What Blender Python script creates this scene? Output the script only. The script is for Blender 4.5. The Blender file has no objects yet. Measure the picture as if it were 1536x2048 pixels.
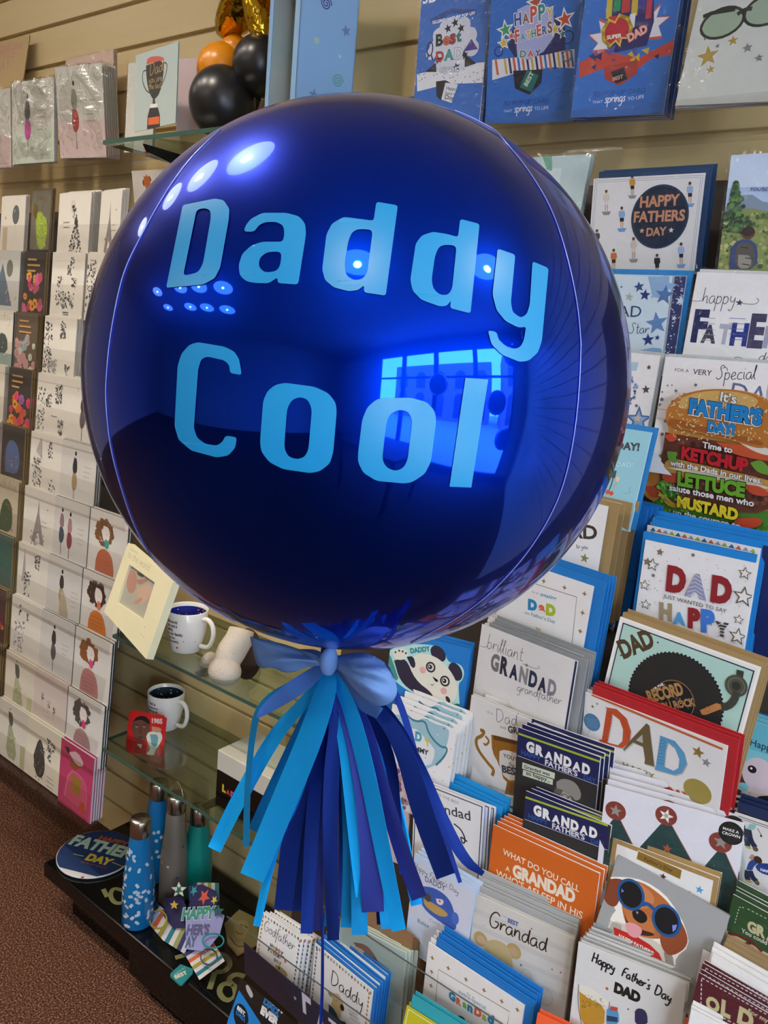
import bpy, bmesh, math, random
import numpy as np
from mathutils import Vector, Matrix, geometry
random.seed(7)
sc = bpy.context.scene
COL = sc.collection

# ------------------------------------------------------------------ camera
CAM = np.array([0, 0, 1.5]); FPX = 1594.0; CX, CY = 768.0, 1024.0
_d1 = np.array([-1400-CX, -(470-CY), FPX]); _d1 = _d1/np.linalg.norm(_d1)
_b = -1.0; _a = 0.095*_b; _c = -(_a*_d1[0]+_b*_d1[1])/_d1[2]
_d2 = np.array([_a, _b, _c]); _d2 = _d2/np.linalg.norm(_d2)
_X = -_d1; _Z = -_d2; _Y = -np.cross(_Z, _X)
RW = np.array([_X, _Y, _Z])
cd = bpy.data.cameras.new('camera'); cam = bpy.data.objects.new('camera', cd); COL.objects.link(cam)
cd.sensor_fit = 'VERTICAL'; cd.sensor_height = 36; cd.sensor_width = 27; cd.lens = FPX/2048*36; cd.clip_start = 0.02
_r, _u, _f = RW@np.array([1., 0, 0]), RW@np.array([0, 1., 0]), RW@np.array([0, 0, 1.])
m = Matrix.Identity(4)
for i in range(3):
    m[i][0], m[i][1], m[i][2], m[i][3] = _r[i], _u[i], -_f[i], CAM[i]
cam.matrix_world = m
sc.camera = cam

# ------------------------------------------------------------------ exposure, world, lights
vs = sc.view_settings
vs.view_transform = 'Standard'; vs.look = 'None'; vs.gamma = 1; vs.exposure = 0.8; vs.use_curve_mapping = False
W = bpy.data.worlds.new('world'); sc.world = W; W.use_nodes = True
wn = W.node_tree.nodes; wl = W.node_tree.links
bg = wn['Background']; bg.inputs[0].default_value = (0.72, 0.86, 1.0, 1); bg.inputs[1].default_value = 15
CEIL = 2.8
def area(name, loc, rot, sx, sy, power, color, spread=None):
    l = bpy.data.lights.new(name, 'AREA'); l.shape = 'RECTANGLE'; l.size = sx; l.size_y = sy
    l.energy = power; l.color = color
    if spread: l.spread = spread
    o = bpy.data.objects.new(name, l); o.location = loc; o.rotation_euler = rot; COL.objects.link(o); return o
# daylight through the shop window (in the plane of the glass, on the right of the room)
por = area('window_portal', (2.72, -0.775, 1.34), (0, math.radians(90), 0), 2.4, 3.5, 0, (1, 1, 1)); por.data.cycles.is_portal = True
# the shop's recessed ceiling spots, and one last spot added to brighten the cards
SPOTS = [(x, y) for y in (0.26, -1.84, -2.65) for x in (-3.3, -2.36, -1.82, -1.26)] + [(1.0, 0.62), (0.33, -0.6)]
def spot(x, y, p):
    l = bpy.data.lights.new('ceiling_spot_light', 'SPOT'); l.energy = p; l.color = (1.0, 0.86, 0.66)
    l.spot_size = math.radians(120); l.spot_blend = 0.8; l.shadow_soft_size = 0.04
    o = bpy.data.objects.new('ceiling_spot_light', l); o.location = (x, y, CEIL-0.03); COL.objects.link(o)

# ------------------------------------------------------------------ pixel rays -> points in the room
FR = {'0': (0, 0, 1), 'CA': (800, 0, 2.087), 'CB': (1060, 280, 3.227), 'CC': (1130, 680, 3.783), 'CD': (940, 980, 2.577),
      'CE': (740, 1240, 3.339), 'CF': (1100, 1360, 3.523), 'CG': (440, 1600, 2.743), 'CH': (940, 1600, 2.577),
      'CI': (780, 1780, 3.84), 'CJ': (1380, 1380, 5.12), 'CK': (1300, 1760, 6.508), 'CL': (440, 1820, 5.12),
      'CM': (0, 0, 3.657), 'CN': (0, 340, 3.94), 'CO': (0, 800, 3.94), 'CP': (0, 1250, 3.657), 'CQ': (160, 1050, 3.491),
      'CR': (80, 1500, 3.2), 'CS': (380, 0, 3.2), 'CT': (1340, 760, 6.024), 'B1': (160, 160, 2.56), 'B2': (660, 160, 2.477),
      'B3': (160, 700, 2.56), 'B4': (660, 560, 2.477), 'TS': (400, 1240, 2.56)}
def px(fr, p):
    o = FR[fr]; return (o[0]+p[0]/o[2], o[1]+p[1]/o[2])
def ray(p): return RW@np.array([(p[0]-CX)/FPX, -(p[1]-CY)/FPX, 1.0])
def atY(p, y): d = ray(p); return CAM+d*(y/d[1])
def atZ(p, z): d = ray(p); return CAM+d*((z-CAM[2])/d[2])
def proj(P):
    q = RW.T@(np.array(P)-CAM); return np.array([CX+FPX*q[0]/q[2], CY-FPX*q[1]/q[2]])
def YR(z):
    return 1.13-0.33*(1.75-z) if z > 1.1 else 1.13-0.33*0.65-0.25*(1.1-z)
def depth_R(p):
    y = 1.0
    for _ in range(20): y = YR(atY(p, y)[2])
    return y
def axes(yaw, lean, roll):
    cy, sy, cl, sl = math.cos(yaw), math.sin(yaw), math.cos(lean), math.sin(lean)
    ex = np.array([cy, sy, 0]); ey = np.array([-sy*sl, cy*sl, cl])
    a, b = math.cos(roll), math.sin(roll)
    ex, ey = a*ex+b*ey, -b*ex+a*ey
    return ex, ey, np.cross(ex, ey)
def frame(o, ex, ey, ez):
    M = Matrix.Identity(4)
    for i in range(3): M[i][0], M[i][1], M[i][2], M[i][3] = ex[i], ey[i], ez[i], o[i]
    return M
def fit(TL, TR, BL, y, lean0=10):
    """real card pose whose top-left, top-right and bottom-left corners fall on the photograph's"""
    P = atY(TL, y); R_ = math.radians
    x = np.array([0.0, R_(lean0), 0.0, 0.15, 0.15])
    def F(x):
        ex, ey, ez = axes(x[0], x[1], x[2])
        a = (proj(P+ex*x[3])-np.array(TR))/2.0; b = (proj(P-ey*x[4])-np.array(BL))/2.0
        return np.concatenate([a, b, [x[0]/R_(5), (x[1]-R_(lean0))/R_(6), x[2]/R_(2.0)]])
    for _ in range(12):
        f0 = F(x); J = np.array([(F(x+e)-f0)/1e-5 for e in np.eye(5)*1e-5]).T
        x = x-np.linalg.lstsq(J, f0, rcond=None)[0]
    ex, ey, ez = axes(x[0], x[1], x[2])
    return P, ex, ey, ez, x[3], x[4], x

# ------------------------------------------------------------------ materials
MATS = {}
def lin(c): c /= 255.0; return c/12.92 if c <= 0.04045 else ((c+0.055)/1.055)**2.4
def hexc(h):
    h = h.lstrip('#'); h = h if len(h) == 6 else ''.join(c*2 for c in h)
    return tuple(lin(int(h[i:i+2], 16)) for i in (0, 2, 4))+(1,)
KINDS = {'p': dict(r=0.55, m=0), 'g': dict(r=0.18, m=0), 'm': dict(r=0.28, m=1), 's': dict(r=0.35, m=0), 'f': dict(r=0.9, m=0)}
def mat(spec):
    if spec in MATS: return MATS[spec]
    h, _, k = spec.partition(':'); k = k or 'p'; K = KINDS[k]
    mt = bpy.data.materials.new('%s_%s' % ({'p': 'paper', 'g': 'glossy', 'm': 'foil', 's': 'satin', 'f': 'fabric'}[k], h.lstrip('#')))
    mt.use_nodes = True; nt = mt.node_tree; b = nt.nodes['Principled BSDF']
    c = hexc(h)
    nz = nt.nodes.new('ShaderNodeTexNoise'); nz.inputs['Scale'].default_value = 60; nz.inputs['Detail'].default_value = 3
    tc = nt.nodes.new('ShaderNodeTexCoord'); nt.links.new(tc.outputs['Object'], nz.inputs['Vector'])
    mx = nt.nodes.new('ShaderNodeMix'); mx.data_type = 'RGBA'
    mx.inputs[6].default_value = tuple(v*0.93 for v in c[:3])+(1,); mx.inputs[7].default_value = c
    nt.links.new(nz.outputs[0], mx.inputs[0]); nt.links.new(mx.outputs[2], b.inputs['Base Color'])
    b.inputs['Roughness'].default_value = K['r']; b.inputs['Metallic'].default_value = K['m']
    if k == 'f': b.inputs['Specular IOR Level'].default_value = 0.1
    MATS[spec] = mt; return mt
def nodemat(name, fn):
    mt = bpy.data.materials.new(name); mt.use_nodes = True; nt = mt.node_tree; fn(nt, nt.nodes, nt.links, nt.nodes['Principled BSDF']); MATS[name] = mt; return mt
def N(nt, t, **kw):
    n = nt.nodes.new(t)
    for k, v in kw.items():
        if hasattr(n, k): setattr(n, k, v)
        else: n.inputs[k.replace('_', ' ')].default_value = v
    return n
def f_slat(nt, n, l, b):
    tc = N(nt, 'ShaderNodeTexCoord'); nz = N(nt, 'ShaderNodeTexNoise', Scale=3.0, Detail=5.0)
    mp = N(nt, 'ShaderNodeMapping'); mp.inputs['Scale'].default_value = (1, 1, 12)
    l.new(tc.outputs['Object'], mp.inputs[0]); l.new(mp.outputs[0], nz.inputs['Vector'])
    r = N(nt, 'ShaderNodeValToRGB'); r.color_ramp.elements[0].color = hexc('#c9b27e'); r.color_ramp.elements[1].color = hexc('#d3bd8a')
    l.new(nz.outputs[0], r.inputs[0]); l.new(r.outputs[0], b.inputs['Base Color']); b.inputs['Roughness'].default_value = 0.42
nodemat('slatwall', f_slat)
def f_carpet(nt, n, l, b):
    tc = N(nt, 'ShaderNodeTexCoord'); nz = N(nt, 'ShaderNodeTexNoise', Scale=260.0, Detail=2.0); n2 = N(nt, 'ShaderNodeTexNoise', Scale=5.0, Detail=2.0)
    l.new(tc.outputs['Object'], nz.inputs['Vector']); l.new(tc.outputs['Object'], n2.inputs['Vector'])
    r = N(nt, 'ShaderNodeValToRGB'); e = r.color_ramp.elements
    e[0].position = 0.36; e[0].color = hexc('#35211c'); e[1].position = 0.7; e[1].color = hexc('#96735c')
    e.new(0.52).color = hexc('#543729')
    l.new(nz.outputs[0], r.inputs[0]); l.new(r.outputs[0], b.inputs['Base Color']); b.inputs['Roughness'].default_value = 1
    b.inputs['Specular IOR Level'].default_value = 0.05
    bp = N(nt, 'ShaderNodeBump', Strength=0.8, Distance=0.004); l.new(nz.outputs[0], bp.inputs['Height']); l.new(bp.outputs[0], b.inputs['Normal'])
nodemat('carpet', f_carpet)
def f_plain(hexv, rough=0.6, metal=0, scale=8, var=0.9):
    def fn(nt, n, l, b):
        tc = N(nt, 'ShaderNodeTexCoord'); nz = N(nt, 'ShaderNodeTexNoise', Scale=float(scale), Detail=4.0); l.new(tc.outputs['Object'], nz.inputs['Vector'])
        mx = N(nt, 'ShaderNodeMix'); mx.data_type = 'RGBA'; c = hexc(hexv)
        mx.inputs[6].default_value = tuple(v*var for v in c[:3])+(1,); mx.inputs[7].default_value = c
        l.new(nz.outputs[0], mx.inputs[0]); l.new(mx.outputs[2], b.inputs['Base Color'])
        b.inputs['Roughness'].default_value = rough; b.inputs['Metallic'].default_value = metal
    return fn
nodemat('plaster', f_plain('#cfc6b4', 0.8)); nodemat('ceiling_tile', f_plain('#d8d2c4', 0.9))
nodemat('dark_rack', f_plain('#3a332c', 0.6)); nodemat('black_gloss', f_plain('#0b0b0c', 0.12)); nodemat('steel', f_plain('#b4aea4', 0.24, 1))
nodemat('gunmetal', f_plain('#8c857c', 0.35, 0.45, 40)); nodemat('teal_coat', f_plain('#0c8d84', 0.28)); nodemat('blue_coat', f_plain('#0c6aa8', 0.25))
nodemat('ceramic', f_plain('#e9e6e0', 0.12)); nodemat('cream_wood', f_plain('#e6e0bc', 0.45)); nodemat('paving', f_plain('#9aa0a8', 0.8)); nodemat('frame_grey', f_plain('#4a4a4c', 0.4))
def f_plush(hexv):
    def fn(nt, n, l, b):
        f_plain(hexv, 1.0, 0, 30, 0.75)(nt, n, l, b)
        tc = N(nt, 'ShaderNodeTexCoord'); nz = N(nt, 'ShaderNodeTexNoise', Scale=240.0, Detail=3.0); l.new(tc.outputs['Object'], nz.inputs['Vector'])
        bp = N(nt, 'ShaderNodeBump', Strength=0.9, Distance=0.003); l.new(nz.outputs[0], bp.inputs['Height']); l.new(bp.outputs[0], b.inputs['Normal'])
    return fn
nodemat('plush_cream', f_plush('#d6cbbd')); nodemat('plush_brown', f_plush('#4f342a'))
def f_emit(color, s):
    def fn(nt, n, l, b):
        e = N(nt, 'ShaderNodeEmission'); e.inputs[0].default_value = color; e.inputs[1].default_value = s
        l.new(e.outputs[0], n['Material Output'].inputs[0])
    return fn
nodemat('lamp_glow', f_emit((1.0, 0.90, 0.80, 1), 90)); nodemat('lamp_halo', f_emit((1.0, 0.92, 0.90, 1), 4.0)); nodemat('tube_glow', f_emit((0.9, 0.95, 1, 1), 12))
def f_clear(tint, gl=0.10, rough=0.03, bump=0):
    def fn(nt, n, l, b):
        t = N(nt, 'ShaderNodeBsdfTransparent'); t.inputs[0].default_value = tint
        g = N(nt, 'ShaderNodeBsdfGlossy'); g.inputs['Roughness'].default_value = rough
        fr = N(nt, 'ShaderNodeFresnel'); gm = N(nt, 'ShaderNodeNewGeometry'); io = N(nt, 'ShaderNodeMath', operation='MULTIPLY_ADD'); io.inputs[1].default_value = 1/1.45-1.45; io.inputs[2].default_value = 1.45
        l.new(gm.outputs['Backfacing'], io.inputs[0]); l.new(io.outputs[0], fr.inputs[0])
        mth = N(nt, 'ShaderNodeMath', operation='MULTIPLY_ADD'); mth.inputs[1].default_value = 0.8 if gl > .08 else 0.4; mth.inputs[2].default_value = gl*0.3
        l.new(fr.outputs[0], mth.inputs[0])
        mx = N(nt, 'ShaderNodeMixShader'); l.new(mth.outputs[0], mx.inputs[0]); l.new(t.outputs[0], mx.inputs[1]); l.new(g.outputs[0], mx.inputs[2])
        l.new(mx.outputs[0], n['Material Output'].inputs[0])
        if bump:
            tc = N(nt, 'ShaderNodeTexCoord'); nz = N(nt, 'ShaderNodeTexNoise', Scale=28.0, Detail=2.0, Distortion=1.5); l.new(tc.outputs['Object'], nz.inputs['Vector'])
            bp = N(nt, 'ShaderNodeBump', Strength=bump, Distance=0.01); l.new(nz.outputs[0], bp.inputs['Height'])
            l.new(bp.outputs[0], g.inputs['Normal']); l.new(bp.outputs[0], fr.inputs['Normal'])
    return fn
nodemat('acrylic', f_clear((0.955, 0.95, 0.945, 1), 0.05)); nodemat('cellophane', f_clear((0.985, 0.985, 0.98, 1), 0.05, 0.08, 0.7))
nodemat('crinkled_cellophane', f_clear((0.96, 0.96, 0.95, 1), 0.14, 0.12, 1.0)); nodemat('shelf_glass', f_clear((0.80, 0.88, 0.84, 1), 0.16, 0.01)); nodemat('glass_edge', f_plain('#3d5a50', 0.1))
nodemat('window_glass', f_clear((0.97, 0.98, 1, 1), 0.02, 0.0))
def f_foil(nt, n, l, b):
    n.remove(b)
    def lobe(r, c):
        g = N(nt, 'ShaderNodeBsdfPrincipled'); g.inputs['Base Color'].default_value = c; g.inputs['Metallic'].default_value = 1; g.inputs['Roughness'].default_value = r; return g
    a = lobe(0.03, (0.0, 0.042, 0.60, 1)); c = lobe(0.30, (0.0, 0.026, 0.55, 1))
    a.inputs['Coat Weight'].default_value = 0.13; a.inputs['Coat Roughness'].default_value = 0.02
    mx = N(nt, 'ShaderNodeMixShader'); mx.inputs[0].default_value = 0.38
    l.new(a.outputs[0], mx.inputs[1]); l.new(c.outputs[0], mx.inputs[2]); l.new(mx.outputs[0], n['Material Output'].inputs[0])
nodemat('blue_foil', f_foil)
def f_gold(nt, n, l, b):
    b.inputs['Base Color'].default_value = hexc('#e0b030'); b.inputs['Metallic'].default_value = 1; b.inputs['Roughness'].default_value = 0.12
    tc = N(nt, 'ShaderNodeTexCoord'); nz = N(nt, 'ShaderNodeTexNoise', Scale=14.0, Detail=3.0, Distortion=1.0); l.new(tc.outputs['Object'], nz.inputs['Vector'])
    bp = N(nt, 'ShaderNodeBump', Strength=0.6, Distance=0.02); l.new(nz.outputs[0], bp.inputs['Height']); l.new(bp.outputs[0], b.inputs['Normal'])
nodemat('gold_foil', f_gold)
def f_tissue(hexv, trans):
    def fn(nt, n, l, b):
        b.inputs['Base Color'].default_value = hexc(hexv); b.inputs['Roughness'].default_value = 0.75; b.inputs['Specular IOR Level'].default_value = 0.2
        t = N(nt, 'ShaderNodeBsdfTranslucent'); t.inputs[0].default_value = hexc(hexv); mx = N(nt, 'ShaderNodeMixShader'); mx.inputs[0].default_value = trans
        tc = N(nt, 'ShaderNodeTexCoord'); nz = N(nt, 'ShaderNodeTexNoise', Scale=35.0, Detail=4.0); l.new(tc.outputs['Object'], nz.inputs['Vector'])
        bp = N(nt, 'ShaderNodeBump', Strength=0.25, Distance=0.004); l.new(nz.outputs[0], bp.inputs['Height']); l.new(bp.outputs[0], b.inputs['Normal'])
        l.new(b.outputs[0], mx.inputs[1]); l.new(t.outputs[0], mx.inputs[2]); l.new(mx.outputs[0], n['Material Output'].inputs[0])
    return fn
nodemat('tissue_cyan', f_tissue('#1cc0ff', 0.4)); nodemat('tissue_navy', f_tissue('#15338c', 0.25)); nodemat('tissue_peri', f_tissue('#3a48a6', 0.25)); nodemat('tissue_teal', f_tissue('#189ad8', 0.35))
nodemat('organza', f_tissue('#7ea6dc', 0.4)); nodemat('organza_mid', f_tissue('#4f7cc4', 0.35)); nodemat('vinyl_cyan', f_plain('#1389c2', 0.35, 0, 10, 0.97))
def G(name): return MATS[name] if name in MATS else mat(name)

# ------------------------------------------------------------------ object helpers
def link(name, me, parent=None, M=None):
    o = bpy.data.objects.new(name, me); COL.objects.link(o)
    if parent: o.parent = parent
    elif M is not None: o.matrix_world = M
    return o
def tag(o, label=None, cat=None, group=None, kind=None):
    if label: o['label'] = label
    if cat: o['category'] = cat
    if group: o['group'] = group
    if kind: o['kind'] = kind
    return o
def empty(name, loc, label, cat, group=None, rz=0):
    o = bpy.data.objects.new(name, None); COL.objects.link(o); o.location = loc; o.rotation_euler = (0, 0, rz); o.empty_display_size = 0.03
    return tag(o, label, cat, group)
class MB:
    """collects shapes with several materials into one mesh"""
    def __init__(s): s.bm = bmesh.new(); s.mats = []
    def mi(s, m):
        if m not in s.mats: s.mats.append(m)
        return s.mats.index(m)
    def box(s, a, b, m, M=None, bevel=0):
        r = bmesh.ops.create_cube(s.bm, size=1); v = r['verts']
        c = [(a[i]+b[i])/2 for i in range(3)]; d = [abs(b[i]-a[i]) for i in range(3)]
        for q in v: q.co = Vector([c[i]+q.co[i]*d[i] for i in range(3)])
        fs = set(f for q in v for f in q.link_faces); k = s.mi(m)
        for f in fs: f.material_index = k
        if bevel:
            es = list(set(e for q in v for e in q.link_edges)); bb = bmesh.ops.bevel(s.bm, geom=es, offset=bevel, segments=2, affect='EDGES', profile=0.5)
            for f in bb['faces']: f.material_index = k
            v = list(set([q for f in bb['faces'] for q in f.verts])|set(q for q in v if q.is_valid))
        if M is not None: bmesh.ops.transform(s.bm, matrix=M, verts=v)
        return s
    def mesh(s, V, F, m, smooth=False):
        vs_ = [s.bm.verts.new(v) for v in V]; k = s.mi(m)
        for f in F:
            try: q = s.bm.faces.new([vs_[i] for i in f]); q.material_index = k; q.smooth = smooth
            except ValueError: pass
        return vs_
    def lathe(s, prof, m, seg=32, M=None):
        V = []; F = []; n = len(prof)
        for i in range(seg):
            a = 2*math.pi*i/seg
            for r, z in prof: V.append((max(r, 1e-5)*math.cos(a), max(r, 1e-5)*math.sin(a), z))
        for i in range(seg):
            j = (i+1) % seg
            for k in range(n-1): F.append((i*n+k, j*n+k, j*n+k+1, i*n+k+1))
        vs_ = s.mesh(V, F, m, True)
        if M is not None: bmesh.ops.transform(s.bm, matrix=M, verts=vs_)
        return s
    def tube(s, pts, r, m, seg=8, closed=False):
        pts = [Vector(p) for p in pts]; n = len(pts); V = []; F = []
        for i, p in enumerate(pts):
            a = pts[(i-1) % n] if (closed or i) else p; b = pts[(i+1) % n] if (closed or i < n-1) else p
            t = (b-a).normalized(); u = t.orthogonal() if i == 0 else (pu-t*pu.dot(t))
            u.normalize(); pu = u; w = t.cross(u); rr = r[i] if isinstance(r, (list, tuple)) else r
            for k in range(seg): an = 2*math.pi*k/seg; V.append(p+u*math.cos(an)*rr+w*math.sin(an)*rr)
        for i in range(n if closed else n-1):
            for k in range(seg): j = (i+1) % n; F.append((i*seg+k, i*seg+(k+1) % seg, j*seg+(k+1) % seg, j*seg+k))
        if not closed: F.append(tuple(range(seg))[::-1]); F.append(tuple((n-1)*seg+k for k in range(seg)))
        s.mesh(V, F, m, True); return s
    def sphere(s, c, r, m, sc3=(1, 1, 1), M=None, seg=24):
        q = bmesh.ops.create_uvsphere(s.bm, u_segments=seg, v_segments=seg*2//3, radius=r); k = s.mi(m)
        for v in q['verts']: v.co = Vector([v.co[i]*sc3[i] for i in range(3)])
        for f in set(f for v in q['verts'] for f in v.link_faces): f.material_index = k; f.smooth = True
        bmesh.ops.transform(s.bm, matrix=Matrix.Translation(c) @ (M or Matrix.Identity(4)), verts=q['verts']); return s
    def build(s, name, parent=None, M=None):
        bmesh.ops.recalc_face_normals(s.bm, faces=s.bm.faces) if not getattr(s, 'keepn', 0) else None
        me = bpy.data.meshes.new(name); s.bm.to_mesh(me); s.bm.free()
        for q in s.mats: me.materials.append(G(q))
        return link(name, me, parent, M)

# ------------------------------------------------------------------ text
_tc = {}
def text_mesh(t, bold=0.0, shear=0.0, sp=1.0):
    key = (t, bold, shear, sp)
    if key in _tc: return _tc[key]
    c = bpy.data.curves.new('t', 'FONT'); c.body = t; c.size = 1; c.offset = bold; c.shear = shear; c.space_character = sp; c.resolution_u = 3; c.fill_mode = 'FRONT'
    o = bpy.data.objects.new('t', c); COL.objects.link(o); bpy.context.view_layer.update()
    me = bpy.data.meshes.new_from_object(o.evaluated_get(bpy.context.evaluated_depsgraph_get()))
    V = [(v.co.x, v.co.y) for v in me.vertices]; F = [tuple(p.vertices) for p in me.polygons]
    bpy.data.objects.remove(o); bpy.data.curves.remove(c); bpy.data.meshes.remove(me)
    x0 = min(v[0] for v in V); x1 = max(v[0] for v in V); V = [(x-x0, y) for x, y in V]
    _tc[key] = (V, F, x1-x0); return _tc[key]
GL = {'a': (1.1, [[(.85, .85), (.5, 1), (.1, .7), (.1, .25), (.4, 0), (.75, .2), (.85, .9), (.85, .2), (1.1, .05)]]),
 'b': (1, [[(.1, 2), (.1, .1)], [(.1, .7), (.5, 1), (.85, .6), (.7, .1), (.3, 0), (.1, .2)]]), 'c': (.9, [[(.8, .85), (.45, 1), (.1, .6), (.15, .15), (.5, 0), (.9, .15)]]),
 'd': (1.1, [[(.85, .8), (.5, 1), (.1, .65), (.15, .15), (.5, 0), (.8, .3), (.9, 2), (.88, .3), (1.1, .05)]]),
 'e': (.95, [[(0, .3), (.75, .6), (.65, .95), (.35, 1), (.08, .55), (.2, .1), (.5, 0), (.95, .2)]]), 'f': (.7, [[(.8, 1.9), (.5, 2), (.35, 1.6), (.25, -.7)], [(.05, .95), (.75, 1)]]),
 'g': (1, [[(.85, .85), (.5, 1), (.1, .7), (.1, .25), (.4, 0), (.75, .2), (.85, .9), (.85, -.5), (.5, -.9), (.15, -.6)]]),
 'h': (1, [[(.1, 2), (.1, 0), (.2, .7), (.5, 1), (.75, .8), (.75, .1), (1, .05)]]), 'i': (.45, [[(.15, 1), (.2, .15), (.45, .02)], [(.2, 1.35), (.24, 1.42)]]),
 'l': (.5, [[(0, .2), (.4, 1.6), (.3, 2), (.18, 1.6), (.2, .2), (.5, .05)]]), 'n': (1, [[(.1, 1), (.1, 0), (.2, .7), (.5, 1), (.75, .75), (.75, .1), (1, .05)]]),
 'm': (1.4, [[(.1, 1), (.1, 0), (.2, .8), (.4, 1), (.6, .8), (.6, 0), (.7, .8), (.95, 1), (1.1, .7), (1.1, .1), (1.4, .05)]]),
 'o': (1, [[(.5, 1), (.12, .75), (.12, .25), (.5, 0), (.85, .25), (.85, .75), (.5, 1), (.95, .9)]]), 'p': (1, [[(.1, 1), (.1, -.9)], [(.1, .7), (.5, 1), (.85, .6), (.7, .1), (.35, 0), (.1, .2)]]),
 'r': (.8, [[(.1, 1), (.15, 0), (.2, .6), (.5, 1), (.8, .85)]]), 's': (.8, [[(.7, .85), (.4, 1), (.15, .75), (.6, .4), (.6, .1), (.3, 0), (.05, .15)]]),
 't': (.75, [[(.3, 1.7), (.3, .2), (.5, 0), (.75, .15)], [(.05, 1.1), (.65, 1.15)]]), 'u': (1, [[(.1, 1), (.15, .2), (.4, 0), (.75, .3), (.8, 1), (.8, .15), (1, .05)]]),
 'v': (.9, [[(.1, 1), (.4, 0), (.8, 1)]]), 'w': (1.2, [[(.1, 1), (.3, 0), (.6, .8), (.85, 0), (1.1, 1)]]),
 'y': (1, [[(.1, 1), (.15, .4), (.45, .2), (.75, .5), (.8, 1), (.75, -.5), (.4, -.9), (.1, -.6)]]), "'": (.3, [[(.15, 2), (.1, 1.7)]]), '.': (.4, [[(.1, 0), (.14, .08)]]), ' ': (.7, []),
 'D': (1.5, [[(.2, 1.9), (.15, .05), (.7, .1), (1.3, .7), (1.2, 1.5), (.7, 1.9), (.05, 1.85)]]), 'G': (1.5, [[(1.3, 1.6), (.9, 1.95), (.3, 1.6), (.1, .8), (.4, .1), (1, .05), (1.3, .5), (1.3, .85), (.8, .85)]]),
 'F': (1.1, [[(.2, 0), (.2, 1.9), (1.1, 1.95)], [(.2, 1), (.9, 1.05)]]), 'H': (1.4, [[(.2, 2), (.15, 0)], [(1.1, 2), (1.1, 0)], [(.15, 1), (1.1, 1)]]), 'B': (1.2, [[(.2, 0), (.2, 2), (.9, 1.8), (.8, 1.2), (.2, 1.05), (.9, .9), (1, .3), (.2, 0)]]),
 'S': (1.3, [[(1.2, 1.6), (.8, 2), (.35, 1.6), (.9, .9), (.8, .2), (.3, 0), (0, .3)]]), 'P': (1.2, [[(.2, 0), (.2, 1.9), (.9, 1.9), (1.1, 1.4), (.8, 1), (.2, .95)]])}
def smooth(pts, it=2):
    for _ in range(it):
        q = [pts[0]]
        for a, b in zip(pts, pts[1:]):
            q += [(a[0]*.75+b[0]*.25, a[1]*.75+b[1]*.25), (a[0]*.25+b[0]*.75, a[1]*.25+b[1]*.75)]
        q.append(pts[-1]); pts = q
    return pts

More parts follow.
